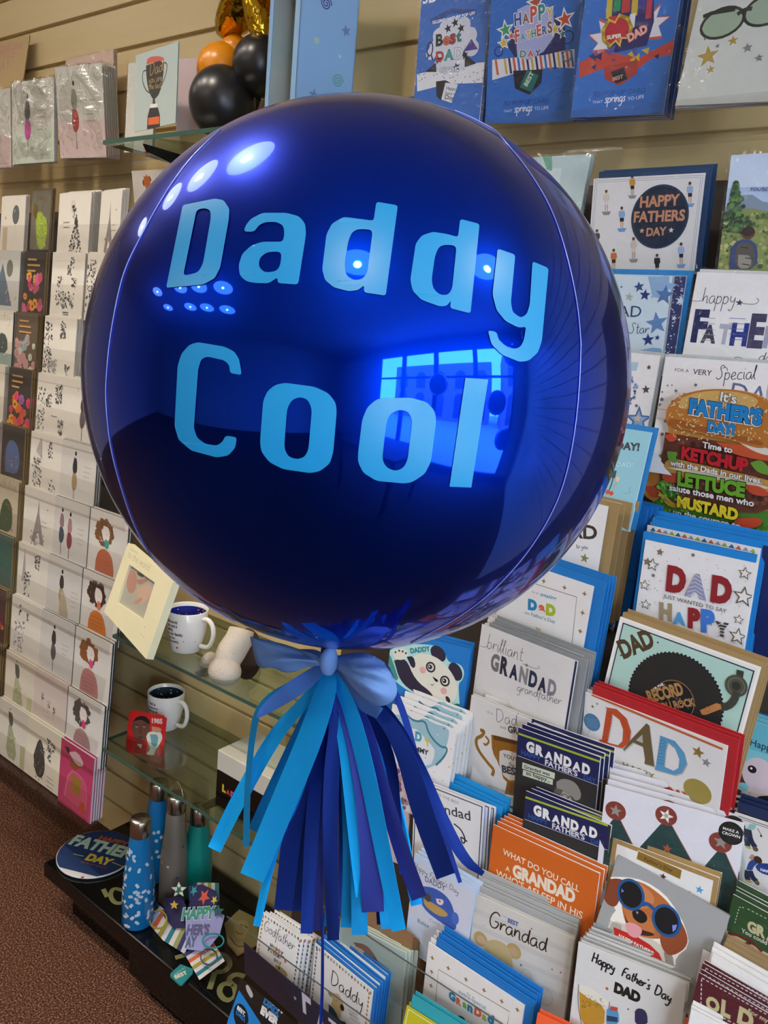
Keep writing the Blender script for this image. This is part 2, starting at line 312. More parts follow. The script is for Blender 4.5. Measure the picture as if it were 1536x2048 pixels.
class Art:
    """print on a flat face: local x right, y up, z out of the face; coordinates are crop pixels (fr set) or fractions of the face"""
    def __init__(s, mb, M, w, h, z0=0.0):
        s.mb = mb; s.M = M; s.Mi = M.inverted(); s.w, s.h = w, h; s.z = z0+0.00003; s.fr = None; s.rs = 1.0; s.bm = bmesh.new()
    def L(s, p):
        if s.fr is None: return (p[0]*s.w, (p[1]-1)*s.h)
        d = ray(px(s.fr, p)); o = s.Mi @ Vector(CAM); q = s.Mi.to_3x3() @ Vector(d); t = (s.z-o.z)/q.z
        return (o.x+q.x*t, o.y+q.y*t)
    def up(s): s.z += 0.000006
    def tris(s, V, F, col):
        k = s.mb.mi(col); vs_ = [s.bm.verts.new((x, y, s.z)) for x, y in V]
        for f in F:
            try: q = s.bm.faces.new([vs_[i] for i in f]); q.material_index = k
            except ValueError: pass
    def raw(s, pts, col, hole=None):
        s.up(); loops = [[Vector((x, y, 0)) for x, y in pts]]
        if hole: loops.append([Vector((x, y, 0)) for x, y in hole])
        if hole: T = geometry.tessellate_polygon(loops); s.tris([v[:2] for lp in loops for v in lp], T, col); return s
        P = [p for i, p in enumerate(pts) if math.hypot(p[0]-pts[i-1][0], p[1]-pts[i-1][1]) > 1e-6]; s.tris(P, [tuple(range(len(P)))], col); return s
    def poly(s, pts, col, sm=0, hole=None):
        P = [s.L(p) for p in pts]
        if sm: P = smooth(P+[P[0]], sm)[:-1]
        return s.raw(P, col, [s.L(p) for p in hole] if hole else None)
    def quad(s, x0, y0, x1, y1, col): return s.raw([(x0*s.w, (y0-1)*s.h), (x1*s.w, (y0-1)*s.h), (x1*s.w, (y1-1)*s.h), (x0*s.w, (y1-1)*s.h)], col)
    def border(s, i, t, col):
        w, h = s.w, s.h; return s.raw([(i, -i), (w-i, -i), (w-i, i-h), (i, i-h)], col, [(i+t, -i-t), (w-i-t, -i-t), (w-i-t, i+t-h), (i+t, i+t-h)])
    def line(s, pts, wd, col, sm=0, up=True):
        P = [s.L(p) for p in pts]
        if sm: P = smooth(P, sm)
        return s._line(P, wd, col, up)
    def _line(s, P, wd, col, up=True):
        if up: s.up()
        V = []; n = len(P)
        for i, p in enumerate(P):
            a = P[max(i-1, 0)]; b = P[min(i+1, n-1)]; dx, dy = b[0]-a[0], b[1]-a[1]; L_ = math.hypot(dx, dy) or 1; ox, oy = -dy/L_*wd/2, dx/L_*wd/2
            V += [(p[0]+ox, p[1]+oy), (p[0]-ox, p[1]-oy)]
        s.tris(V, [(2*i, 2*i+1, 2*i+3, 2*i+2) for i in range(n-1)], col); return s
    def disc(s, c, r, col, ry=None, rot=0, n=20, seg=None):
        c = s.L(c); r = r*s.rs; ry = (ry*s.rs if ry else r); ca, sa = math.cos(rot), math.sin(rot); P = []
        for i in range(n):
            a = 2*math.pi*i/n; x, y = r*math.cos(a), ry*math.sin(a); P.append((c[0]+x*ca-y*sa, c[1]+x*sa+y*ca))
        return s.raw(P, col)
    def ring(s, c, r, t, col, ry=None, rot=0):
        c = s.L(c); r = r*s.rs; ry = (ry*s.rs if ry else r); P = []; Q = []; ca, sa = math.cos(rot), math.sin(rot)
        for i in range(28):
            a = 2*math.pi*i/28
            for rr, L_ in ((0, P), (t, Q)): x, y = (r-rr)*math.cos(a), (ry-rr)*math.sin(a); L_.append((c[0]+x*ca-y*sa, c[1]+x*sa+y*ca))
        return s.raw(P, col, Q)
    def star(s, c, r, col, n=5, rot=0.0, inner=0.42):
        c = s.L(c); r = r*s.rs; P = []
        for i in range(2*n): a = math.pi/2+rot+math.pi*i/n; q = r if i % 2 == 0 else r*inner; P.append((c[0]+q*math.cos(a), c[1]+q*math.sin(a)))
        return s.raw(P, col)
    def text(s, t, p0, p1, col, h=None, bold=0.0, shear=0.0, sp=1.0, out=None, ow=0.03):
        """baseline p0->p1; h = capital height as a multiple of the natural one"""
        a = s.L(p0); b = s.L(p1); dx, dy = b[0]-a[0], b[1]-a[1]; Ln = math.hypot(dx, dy); ux, uy = dx/Ln, dy/Ln
        for c_, bo in ([(out, bold+ow)] if out else [])+[(col, bold)]:
            V, F, wd = text_mesh(t, bo, shear, sp); V0, F0, w0 = text_mesh(t, bold, shear, sp)
            k = Ln/w0; kh = k*(h*0.88 if h else 0.95); off = (wd-w0)/2*k; s.up()
            s.tris([(a[0]+ux*(x*k-off)-uy*y*kh, a[1]+uy*(x*k-off)+ux*y*kh) for x, y in V], F, c_)
        return s
    def script(s, t, p0, p1, col, pen=0.0008, h=1.0, cols=None):
        a = s.L(p0); b = s.L(p1); dx, dy = b[0]-a[0], b[1]-a[1]; Ln = math.hypot(dx, dy); ux, uy = dx/Ln, dy/Ln
        wd = sum(GL[c][0] for c in t); k = Ln/wd; x = 0; s.up()
        for c in t:
            for st in GL[c][1]:
                P = smooth([((x+q[0]+q[1]*0.12)*k, q[1]*k*h) for q in st], 2); s._line([(a[0]+ux*X-uy*Y_, a[1]+uy*X+ux*Y_) for X, Y_ in P], pen, col, False)
            x += GL[c][0]
        return s
    def finish(s, clip=True):
        bmesh.ops.triangulate(s.bm, faces=s.bm.faces[:]); s.bm.normal_update()
        if clip:
            for co, no in (((0, 0, 0), (-1, 0, 0)), ((s.w, 0, 0), (1, 0, 0)), ((0, 0, 0), (0, 1, 0)), ((0, -s.h, 0), (0, -1, 0))):
                bmesh.ops.bisect_plane(s.bm, geom=s.bm.verts[:]+s.bm.edges[:]+s.bm.faces[:], plane_co=co, plane_no=no, clear_outer=True)
        vm = {v: s.mb.bm.verts.new(v.co) for v in s.bm.verts}
        for f in s.bm.faces:
            f.normal_update(); n = f.normal; vv = [vm[v] for v in f.verts]
            if n.z < 0: vv.reverse()
            try: q = s.mb.bm.faces.new(vv); q.material_index = f.material_index
            except ValueError: pass
        s.bm.free()

def copy_tree(o, M):
    r = o.copy(); COL.objects.link(r); r.matrix_world = M
    for ch in o.children:
        c = ch.copy(); COL.objects.link(c); c.parent = r
    return r
SIZES = []
def leaf_body(mb, w, h, t, paper, gap, die=None):
    """a folded card: front leaf, back leaf opening a little from the left spine"""
    if die:
        n = len(die); V = [(x, y, 0) for x, y in die]+[(x, y, -t) for x, y in die]
        T = geometry.tessellate_polygon([[Vector((x, y, 0)) for x, y in die]])
        F = [tuple(f) for f in T]+[tuple(i+n for i in f) for f in T]+[(i, (i+1) % n, n+(i+1) % n, n+i) for i in range(n)]
        mb.mesh(V, F, paper); return
    mb.box((0, -h, -t), (w, 0, 0), paper)
    vs_ = mb.mesh([(0, 0, -t), (0, -h, -t), (w, -h, -t-gap), (w, 0, -t-gap), (0, 0, -2*t), (0, -h, -2*t), (w, -h, -2*t-gap), (w, 0, -2*t-gap)],
                  [(0, 1, 2, 3), (7, 6, 5, 4), (0, 3, 7, 4), (1, 5, 6, 2), (3, 2, 6, 7), (0, 4, 5, 1)], paper)
def make_card(label, M, w, h, paper='#e6e4e2', art=None, env=None, envo=(0.004, 0.004), n=0, step=(0.0, 0.0, -0.004), cello=False, group=None, die=None, gap=0.0015, t=0.0005, name='greeting_card', cat='card', clabel=None, zj=0, fr=None):
    mb = MB(); mb.keepn = 1
    A = Art(mb, M, w, h)
    if die: dp = [A.L(p) for p in die] if fr is None else None
    if fr and die:
        A.fr = fr; dp = [A.L(p) for p in die]; dp = smooth(dp+[dp[0]], 2)[:-1]; A.fr = None
    leaf_body(mb, w, h, t, paper, gap, dp if die else None)
    if art: art(A)
    A.finish(clip=not die)
    o = mb.build(name, None, M); tag(o, label, cat, group)
    if env:
        e = MB(); ex, ey = envo; zz = -0.0015-gap
        e.box((ex-0.002, ey-h-0.004, zz-0.0012), (w+ex, ey, zz), env)
        e.build('envelope', o)['label'] = 'envelope tucked behind the card'
    if cello:
        c = MB(); nx, ny = (7, 8) if cello == 2 else (10, 10); V = []; F = []; amp = .012 if cello == 2 else .0012
        for j in range(ny+1):
            for i in range(nx+1):
                k = random.uniform(0, amp) if 0 < i < nx and 0 < j < ny else 0
                V.append((-0.004+(w+0.009)*i/nx+random.uniform(-1, 1)*0.0006, 0.005-(h+0.006)*j/ny, 0.0009+k))
        for j in range(ny):
            for i in range(nx): q = j*(nx+1)+i; F.append((q, q+nx+1, q+nx+2, q+1))
        c.keepn = 1; c.mesh(V, F, 'crinkled_cellophane' if cello == 2 else 'cellophane', False)
        c.build('cellophane_sleeve', o)['label'] = 'clear shiny cellophane sleeve'
    cl = 'spare copy behind the '+label
    words = cl.split()
    if len(words) > 16: cl = ' '.join(words[:16])
    for i in range(n):
        d = Vector((step[0]*(i+1)+random.uniform(-1, 1)*0.0012, step[1]*(i+1)+random.uniform(-1, 1)*0.0015, step[2]*(i+1)))
        r = copy_tree(o, M @ Matrix.Translation(d)); tag(r, cl, 'card', group='copies behind the '+label)
    return o
def pcard(label, fr, TL, TR, BL, y=None, h=None, dy=0.0, lean=10, **kw):
    a, b, c = px(fr, TL), px(fr, TR), px(fr, BL)
    y = (y or depth_R(a))+dy
    P, ex, ey, ez, w, hh, x = fit(a, b, c, y, lean)
    if kw.pop('fit_up', 0): P = P+ey*(h-hh)
    SIZES.append((label[:40], round(y, 3), round(P[2], 3), round(w, 3), round(hh, 3), [round(math.degrees(v), 1) for v in x[:3]]))
    art = kw.pop('art', None); rs = kw.pop('rs', 1.0)
    def art2(A):
        if art: A.fr = fr; A.rs = rs; art(A)
    return make_card(label, frame(P, ex, ey, ez), w, h or max(hh, 0.13), art=art2 if art else None, fr=fr, **kw)

# ------------------------------------------------------------------ the room
def struct(name, mb): return tag(mb.build(name), kind='structure')
X0, X1, Y0, YW = -5.2, 2.7, -4.6, 1.25
struct('floor', MB().box((X0, Y0, -0.05), (X1, YW+0.1, 0), 'carpet'))
struct('ceiling', MB().box((X0, Y0, CEIL), (X1, YW+0.1, CEIL+0.05), 'ceiling_tile'))
struct('wall_left', MB().box((X0-0.05, Y0, 0), (X0, YW, CEIL), 'plaster'))
struct('wall_back', MB().box((X0, Y0-0.05, 0), (X1, Y0, CEIL), 'plaster'))
w = MB()   # slatwall: boards with T grooves between them
P_ = 0.0955; zg = 2.02-P_*21; z = zg
w.box((X0, YW+0.012, 0), (X1, YW+0.06, CEIL), 'slatwall')
while z < CEIL:
    a, b = max(z+0.0045, 0.0), min(z+P_-0.0045, CEIL)
    if b > a: w.box((X0, YW, a), (X1, YW+0.012, b), 'slatwall', bevel=0.0015)
    z += P_
struct('wall_front', w)
# shopfront on the right: low sill, posts and panes
w = MB(); w.box((X1, Y0, 0), (X1+0.06, YW, 0.12), 'frame_grey').box((X1, Y0, 2.55), (X1+0.06, YW, CEIL), 'frame_grey').box((X1, 0.95, 0), (X1+0.06, YW, CEIL), 'plaster').box((X1, Y0, 0), (X1+0.06, -2.5, CEIL), 'plaster')
struct('wall_right', w)
def pane(i, y0, y1):
    w = MB(); t = 0.05
    for a, b in (((y0, 0.12), (y0+t, 2.55)), ((y1-t, 0.12), (y1, 2.55)), ((y0, 0.12), (y1, 0.17)), ((y0, 2.5), (y1, 2.55)), ((y0, 1.95), (y1, 1.99))):
        w.box((X1-0.01, a[0], a[1]), (X1+0.05, b[0], b[1]), 'frame_grey')
    fr_ = struct('window_%d' % i, w)
    g = MB().box((X1+0.018, y0+t, 0.17), (X1+0.024, y1-t, 2.5), 'window_glass').build('glass_pane', fr_)
for i, (a, b) in enumerate(((-2.5, -1.7), (-1.7, -0.85), (-0.85, 0.05), (0.05, 0.95))): pane(i+1, a, b)
# outside: paving, an arched brick front and a glazed canopy
struct('ground', MB().box((X1+0.06, -14, -0.06), (22, 12, -0.01), 'paving'))
nodemat('brick', f_plain('#8d7468', 0.8, 0, 20, 0.7)); nodemat('dark_opening', f_plain('#23262c', 0.3))
def townhouse(y0, y1, x, lab):
    e = empty('building', (x, (y0+y1)/2, 0), lab, 'building'); M_ = Matrix.Translation((-x, -(y0+y1)/2, 0))
    b = MB().box((x, y0, 0), (x+3, y1, 4.6), 'brick', M_); b.build('facade', e)
    nn = int((y1-y0)/1.6)
    for k in range(nn):
        yc = y0+(k+0.5)*(y1-y0)/nn
        for z0, hh in ((0.3, 1.5), (2.6, 1.0)):
            V = [(x-0.03, yc-0.45, z0), (x-0.03, yc+0.45, z0)]+[(x-0.03, yc+0.45*math.cos(a), z0+hh+0.4*math.sin(a)) for a in np.linspace(0, math.pi, 9)]
            q = MB(); q.mesh([(v[0], v[1], v[2]) for v in V]+[(v[0]+0.05, v[1], v[2]) for v in V], [tuple(range(len(V))), tuple(range(len(V), 2*len(V)))], 'dark_opening')
            bmesh.ops.transform(q.bm, matrix=M_, verts=q.bm.verts); q.build('arched_window', e)
townhouse(-9, 0.5, 12, 'red brick building front with arched windows across the street'); townhouse(1.4, 8, 10, 'brick building with arched windows nearer the shop corner')
e = empty('canopy', (X1+0.5, -1, 2.9), 'glazed canopy with slanting bars outside the shop window', 'canopy')
MBX = MB()
for k in range(9): MBX.box((0, -2.6+k*0.6, 0), (2.6, -2.56+k*0.6, 0.05), 'frame_grey', Matrix.Rotation(-0.25, 4, 'Y'))
for k in range(4): MBX.box((0.05+k*0.8, -2.6, 0), (0.09+k*0.8, 2.24, 0.05), 'frame_grey', Matrix.Rotation(-0.25, 4, 'Y'))
MBX.build('canopy_bars', e)
# ceiling spots: recessed ring, frosted glass and bulb
first = None
for i, (x, y) in enumerate(SPOTS):
    e = empty('ceiling_spotlight', (x, y, CEIL), 'round recessed ceiling spot with a bright bulb in a pale ring', 'light', 'recessed ceiling spots')
    if first is None:
        prof = [(0.207, 0), (0.22, -0.004), (0.22, -0.012), (0.204, -0.012)]
        MB().lathe(prof, '#e8e4dc:s', 24).build('ring', e)
        MB().lathe([(0.0001, -0.004), (0.205, -0.004)], 'lamp_halo', 24).build('reflector', e)
        MB().lathe([(0.0001, -0.016), (0.02, -0.016), (0.027, -0.005)], 'lamp_glow', 16).build('bulb', e)
        first = e
    else:
        for ch in first.children: c = ch.copy(); COL.objects.link(c); c.parent = e
    spot(x, y, 24 if y > 0 else 20)

# ------------------------------------------------------------------ slat shelf with pop-up cards, racks
ex_ = empty('slat_shelf', (-2.0, 1.2, 1.80), 'long clear acrylic shelf ledge fixed to the slatted wall above the card racks', 'shelf')
M_ = Matrix.Translation((2.0, -1.2, -1.80))
MB().box((X0, 1.097, 1.816), (0.6, YW-.001, 1.82), 'acrylic', M_).box((X0, 1.094, 1.816), (0.6, 1.097, 1.832), 'acrylic', M_).build('ledge', ex_)

LZ = [1.769, 1.63, 1.477, 1.337, 1.191, 1.053, .908, .769, .621, .494]
LY = [1.135, 1.118, 1.098, 1.080, 1.062, 1.045, 1.028, 1.010, .993, .975]
rk = empty('card_rack', (-2.4, 1.15, 0.3), 'tiered rack of small square cards left of the glass shelves, with clear fronts', 'rack')
M_ = Matrix.Translation((2.4, -1.15, -0.3)); q = MB()
V = [(-3.6, 1.20, 1.74), (-3.6, 1.06, 0.33), (-1.60, 1.06, 0.33), (-1.60, 1.20, 1.74)]
q.mesh([Vector(v) for v in V]+[Vector((v[0], v[1]+0.008, v[2])) for v in V], [(0, 1, 2, 3), (7, 6, 5, 4), (0, 4, 5, 1), (1, 5, 6, 2), (2, 6, 7, 3), (3, 7, 4, 0)], 'dark_rack')  # back sheet in dark brown, coloured for the shade in gaps between cards
bmesh.ops.transform(q.bm, matrix=M_, verts=q.bm.verts); q.build('back_panel', rk)
for z, y in zip(LZ, LY):
    zb = z-0.158
    MB().box((-3.6, y-0.030, zb-0.002), (-1.46, y+0.02, zb), 'acrylic', M_).build('ledge', rk)
    V = [(-3.6, y-0.0335, zb), (-1.46, y-0.0335, zb), (-1.46, y-0.021, zb+0.082), (-3.6, y-0.021, zb+0.082)]
    q = MB(); q.mesh([Vector(v) for v in V]+[Vector((v[0], v[1]-0.002, v[2])) for v in V], [(0, 1, 2, 3), (7, 6, 5, 4), (0, 4, 5, 1), (1, 5, 6, 2), (2, 6, 7, 3), (3, 7, 4, 0)], 'acrylic')
    bmesh.ops.transform(q.bm, matrix=M_, verts=q.bm.verts); q.build('clear_front', rk)
rr = empty('card_rack', (0, 1.1, 0.3), "stepped rack of larger father's day cards on the right side", 'rack')
M_ = Matrix.Translation((0, -1.1, -0.3)); q = MB()
xl, xr = -0.80, 0.12
V = [(xl, 1.225, 1.76), (xl, 1.02, 1.1), (xl, .90, .35), (xr, .90, .35), (xr, 1.02, 1.1), (xr, 1.225, 1.76)]
q.mesh([Vector(v) for v in V]+[Vector((v[0], v[1]+0.01, v[2])) for v in V], [(0, 1, 4, 5), (1, 2, 3, 4), (11, 10, 7, 6), (10, 9, 8, 7), (0, 6, 7, 1), (1, 7, 8, 2), (5, 4, 10, 11), (4, 3, 9, 10)], 'dark_rack')  # dark tone puts the shade between the right-hand cards into the panel colour
bmesh.ops.transform(q.bm, matrix=M_, verts=q.bm.verts); q.build('back_panel', rr)
MB().box((xl+.03, .93, 0.0), (xr, YW-.01, .36), 'dark_rack', M_).build('plinth', rr)

for i, (y, z0, z1) in enumerate(((.768, .47, .585), (.806, .60, .672))):
    MB().box((-.80 if i == 0 else -.66, y, z0), (xr, y+.002, z1), 'acrylic', M_).box((-.80 if i == 0 else -.66, y, z1), (xr, y+.002, z1+.0006), 'frame_grey', M_).build('clear_front', rr)
for z in (1.6, 1.46, 1.33, 1.22, 1.06, .95, .86, .74, .62, .47):
    MB().box((-.78, YR(z+.13)+.012, z-.003), (xr, YR(z+.13)+.075, z-.001), 'acrylic', M_).build('ledge', rr)

# ------------------------------------------------------------------ balloon
BC = Vector((-0.38994, 0.48087, 1.46227)); BR = 0.2
def onball(p, r=BR):
    d = ray(p); d = d/np.linalg.norm(d); oc = CAM-np.array(BC); b = oc@d; c = oc@oc-r*r; D = b*b-c
    if D < 0:
        q = CAM+d*(-b); v = q-np.array(BC); return Vector(np.array(BC)+v/np.linalg.norm(v)*r)
    return Vector(CAM+d*(-b-math.sqrt(D)))
ball = empty('foil_balloon', BC, 'large shiny dark blue foil balloon lettered Daddy Cool, floating in front of the card racks', 'balloon')
q = MB(); bmesh.ops.create_uvsphere(q.bm, u_segments=160, v_segments=90, radius=BR); q.mi('blue_foil')
for f in q.bm.faces: f.smooth = True
q.build('balloon_skin', ball)
def B(fr, pts): return [px(fr, p) for p in pts]
def roundp(pts, r):
    out = []; n = len(pts)
    for i in range(n):
        a, b, c = Vector(pts[i-1]), Vector(pts[i]), Vector(pts[(i+1) % n]); u = (a-b); v = (c-b); ru = min(r, u.length*.42); rv = min(r, v.length*.42)
        p, s_ = b+u.normalized()*ru, b+v.normalized()*rv
        for t in (0, .25, .5, .75, 1): out.append(tuple(p*(1-t)**2+b*2*t*(1-t)+s_*t*t))
    return out
def letter(name, outer, hole=None, r=9):
    loops = [[Vector((x, y, 0)) for x, y in roundp(outer, r)]]
    if hole: loops.append([Vector((x, y, 0)) for x, y in roundp(hole, r+4)])
    T = geometry.tessellate_polygon(loops); pts = [v for lp in loops for v in lp]; bm = bmesh.new(); vs_ = [bm.verts.new(v) for v in pts]
    for t in T:
        try: bm.faces.new([vs_[i] for i in t])
        except ValueError: pass
    for _ in range(6):
        es = [e for e in bm.edges if e.calc_length() > 14]
        if not es: break
        bmesh.ops.subdivide_edges(bm, edges=es, cuts=1); bmesh.ops.triangulate(bm, faces=bm.faces[:])
    for v in bm.verts: v.co = onball((v.co.x, v.co.y), BR+0.0005)-BC
    for f in bm.faces:
        f.normal_update(); f.smooth = True
        if f.normal.dot(f.calc_center_median()) < 0: f.normal_flip()
    me = bpy.data.meshes.new(name); bm.to_mesh(me); bm.free(); me.materials.append(G('vinyl_cyan')); o = link(name, me, ball); o['label'] = 'light blue vinyl letter'; return o
letter('letter_d', B('B1', [(526, 640), (690, 607), (735, 615), (765, 660), (762, 710), (718, 960), (690, 1015), (630, 1047), (441, 1064)]), B('B1', [(597, 663), (640, 655), (668, 668), (670, 705), (630, 940), (605, 985), (528, 1003)]), 5)
letter('letter_a', B('B1', [(839, 776), (893, 777), (915, 743), (950, 727), (1005, 726), (1042, 745), (1047, 790), (1038, 828), (935, 828), (880, 845), (830, 890), (812, 950), (818, 1000), (850, 1030), (895, 1039), (965, 1041), (1012, 1010), (1012, 1040), (1117, 1047), (1157, 790), (1153, 735), (1120, 697), (1055, 680), (935, 680), (875, 710), (848, 745)]),
       B('B1', [(958, 880), (1033, 878), (1026, 950), (1003, 980), (945, 986), (914, 955), (920, 910)]), 7)
letter('letter_d', B('B2', [(230, 603), (336, 621), (276, 1068), (168, 1052), (170, 1015), (140, 1040), (100, 1046)])+B('B1', [(1370, 1080), (1300, 1062), (1255, 1025), (1240, 970), (1262, 790), (1290, 735), (1345, 703)])+B('B2', [(85, 680), (216, 697)]),
       B('B2', [(140, 738), (212, 742), (185, 955), (160, 986), (120, 992), (82, 970), (71, 920), (90, 800), (108, 755)]), 6)
letter('letter_d', B('B2', [(645, 688), (741, 713), (696, 1156), (594, 1130), (600, 1090), (580, 1118), (545, 1122), (455, 1090), (410, 1045), (398, 990), (425, 810), (455, 770), (510, 752), (580, 763), (634, 778)]),
       B('B2', [(575, 815), (627, 822), (605, 1035), (585, 1064), (545, 1065), (512, 1035), (503, 990), (520, 870), (540, 825)]), 6)
letter('letter_y', B('B2', [(830, 835), (918, 865), (896, 1100), (905, 1150), (945, 1178), (975, 1160), (990, 1110), (1003, 898), (1083, 932), (1050, 1290), (1030, 1350), (985, 1390), (940, 1397), (850, 1360), (800, 1310), (782, 1240), (826, 1248), (835, 1285), (870, 1318), (915, 1333), (945, 1320), (960, 1290), (972, 1222), (935, 1227), (870, 1195), (825, 1140), (805, 1060)]), None, 6)
letter('letter_c', B('B3', [(520, 18), (560, -27), (605, -40), (740, -17), (790, 8), (815, 48), (828, 128), (768, 118), (765, 78), (740, 53), (650, 33), (620, 48), (605, 98), (583, 400), (600, 450), (640, 480), (700, 490), (730, 470), (745, 438), (803, 447), (795, 500), (760, 540), (700, 550), (570, 515), (505, 460), (484, 390), (500, 80)]), None, 6)
letter('letter_o', B('B3', [(1050, 168), (1200, 188), (1270, 220), (1310, 270), (1314, 320), (1297, 520), (1280, 580), (1230, 620), (1180, 630), (1040, 610), (970, 575), (928, 520), (922, 470), (938, 260), (960, 210), (1000, 178)]), B('B3', [(1125, 240), (1165, 252), (1188, 300), (1170, 510), (1150, 548), (1110, 560), (1065, 545), (1045, 500), (1060, 300), (1085, 255)]), 8)
letter('letter_o', B('B4', [(255, 585), (400, 583), (480, 605), (520, 650), (526, 700), (500, 900), (470, 960), (410, 1000), (370, 1008), (230, 995), (165, 955), (138, 900), (140, 850), (160, 690), (185, 630), (225, 595)]), B('B4', [(345, 642), (385, 650), (408, 690), (385, 890), (365, 930), (325, 947), (280, 930), (258, 890), (280, 700), (300, 660)]), 8)
letter('letter_l', B('B4', [(671, 485), (784, 492), (700, 1028), (592, 1024)]), None, 1)
nodemat('seam_film', f_plain('#8c9ce0', 0.25, 0.3))
def seam(pts, r=0.00038):
    P = smooth(pts, 3); V = [tuple(onball(p, BR+0.0004)-BC) for p in P]
    MB().tube(V, r, 'seam_film', 6).build('seam', ball)
seam(B('B1', [(720, 250), (560, 400), (420, 600), (310, 800), (230, 960), (190, 1110), (150, 1330), (132, 1536)])+B('B3', [(130, 260), (150, 480), (200, 680), (280, 920), (400, 1120), (560, 1290), (780, 1430)]))
seam(B('B2', [(640, 85), (780, 200), (890, 330), (980, 440), (1080, 600), (1140, 750), (1190, 930), (1230, 1130), (1245, 1330)])+B('B4', [(1243, 300), (1238, 500), (1215, 750), (1165, 1000), (1080, 1200), (930, 1420), (700, 1640), (400, 1800)]))

# ------------------------------------------------------------------ tassel and bow under the balloon
YT = BC.y-0.03
tas = empty('ribbon_tassel', tuple(atY((655, 1312), YT)), 'tassel of cyan and navy tissue strips hanging under the blue balloon', 'tassel'); TM = tas.location.copy()
def strip(name, parent, org, pts, mtl, dy=0.0, curl=0.004, fr='TS', tw=0.004, th=0.0002):
    """pts: (x, y, width) in crop pixels"""
    c = smooth([(p[0], p[1]) for p in pts], 2); wv = smooth([(p[2], 0) for p in pts], 2); L = []; n = len(c); ph = random.uniform(0, 6.28)
    fold = random.uniform(-1, 1)
    for i in range(n):
        a = c[max(i-1, 0)]; b = c[min(i+1, n-1)]; dx, dyy = b[0]-a[0], b[1]-a[1]; ln = math.hypot(dx, dyy) or 1; ox, oy = -dyy/ln, dx/ln
        t = i/(n-1); hw = wv[i][0]/2; row = []
        for k in range(5):
            s_ = k/2-1; e_ = 0
            p = px(fr, (c[i][0]+ox*hw*s_, c[i][1]+oy*hw*s_))
            yy = YT+dy*min(1, t*2.2)+curl*math.sin(ph+t*5)*t+tw*s_*math.sin(ph*1.7+t*3)*min(1, t*3)+0.0022*fold*(1-abs(s_))*math.sin(t*9+ph)
            row.append(Vector(atY(p, yy))-org)
        L.append(row)
    V = [v for r_ in L for v in r_]; m_ = len(V); F = []
    for i in range(n-1):
        for k in range(4): F.append((i*5+k, i*5+k+1, (i+1)*5+k+1, (i+1)*5+k))
    V2 = V+[v+Vector((0, th, 0)) for v in V]; F2 = F+[tuple(x+m_ for x in f[::-1]) for f in F]
    V3 = V2[:]; F3 = []; F3 += [(0+k+1, 0+k, m_+k, m_+k+1) for k in range(4)]+[((n-1)*5+k, (n-1)*5+k+1, m_+(n-1)*5+k+1, m_+(n-1)*5+k) for k in range(4)]
    F3 += [(i*5, (i+1)*5, m_+(i+1)*5, m_+i*5) for i in range(n-1)]+[((i+1)*5+4, i*5+4, m_+i*5+4, m_+(i+1)*5+4) for i in range(n-1)]
    q = MB(); q.keepn = 1; q.mesh(V2, F2, mtl, True); q.mesh(V3, F3, mtl, False); return q.build(name, parent)
K = (665, 250)
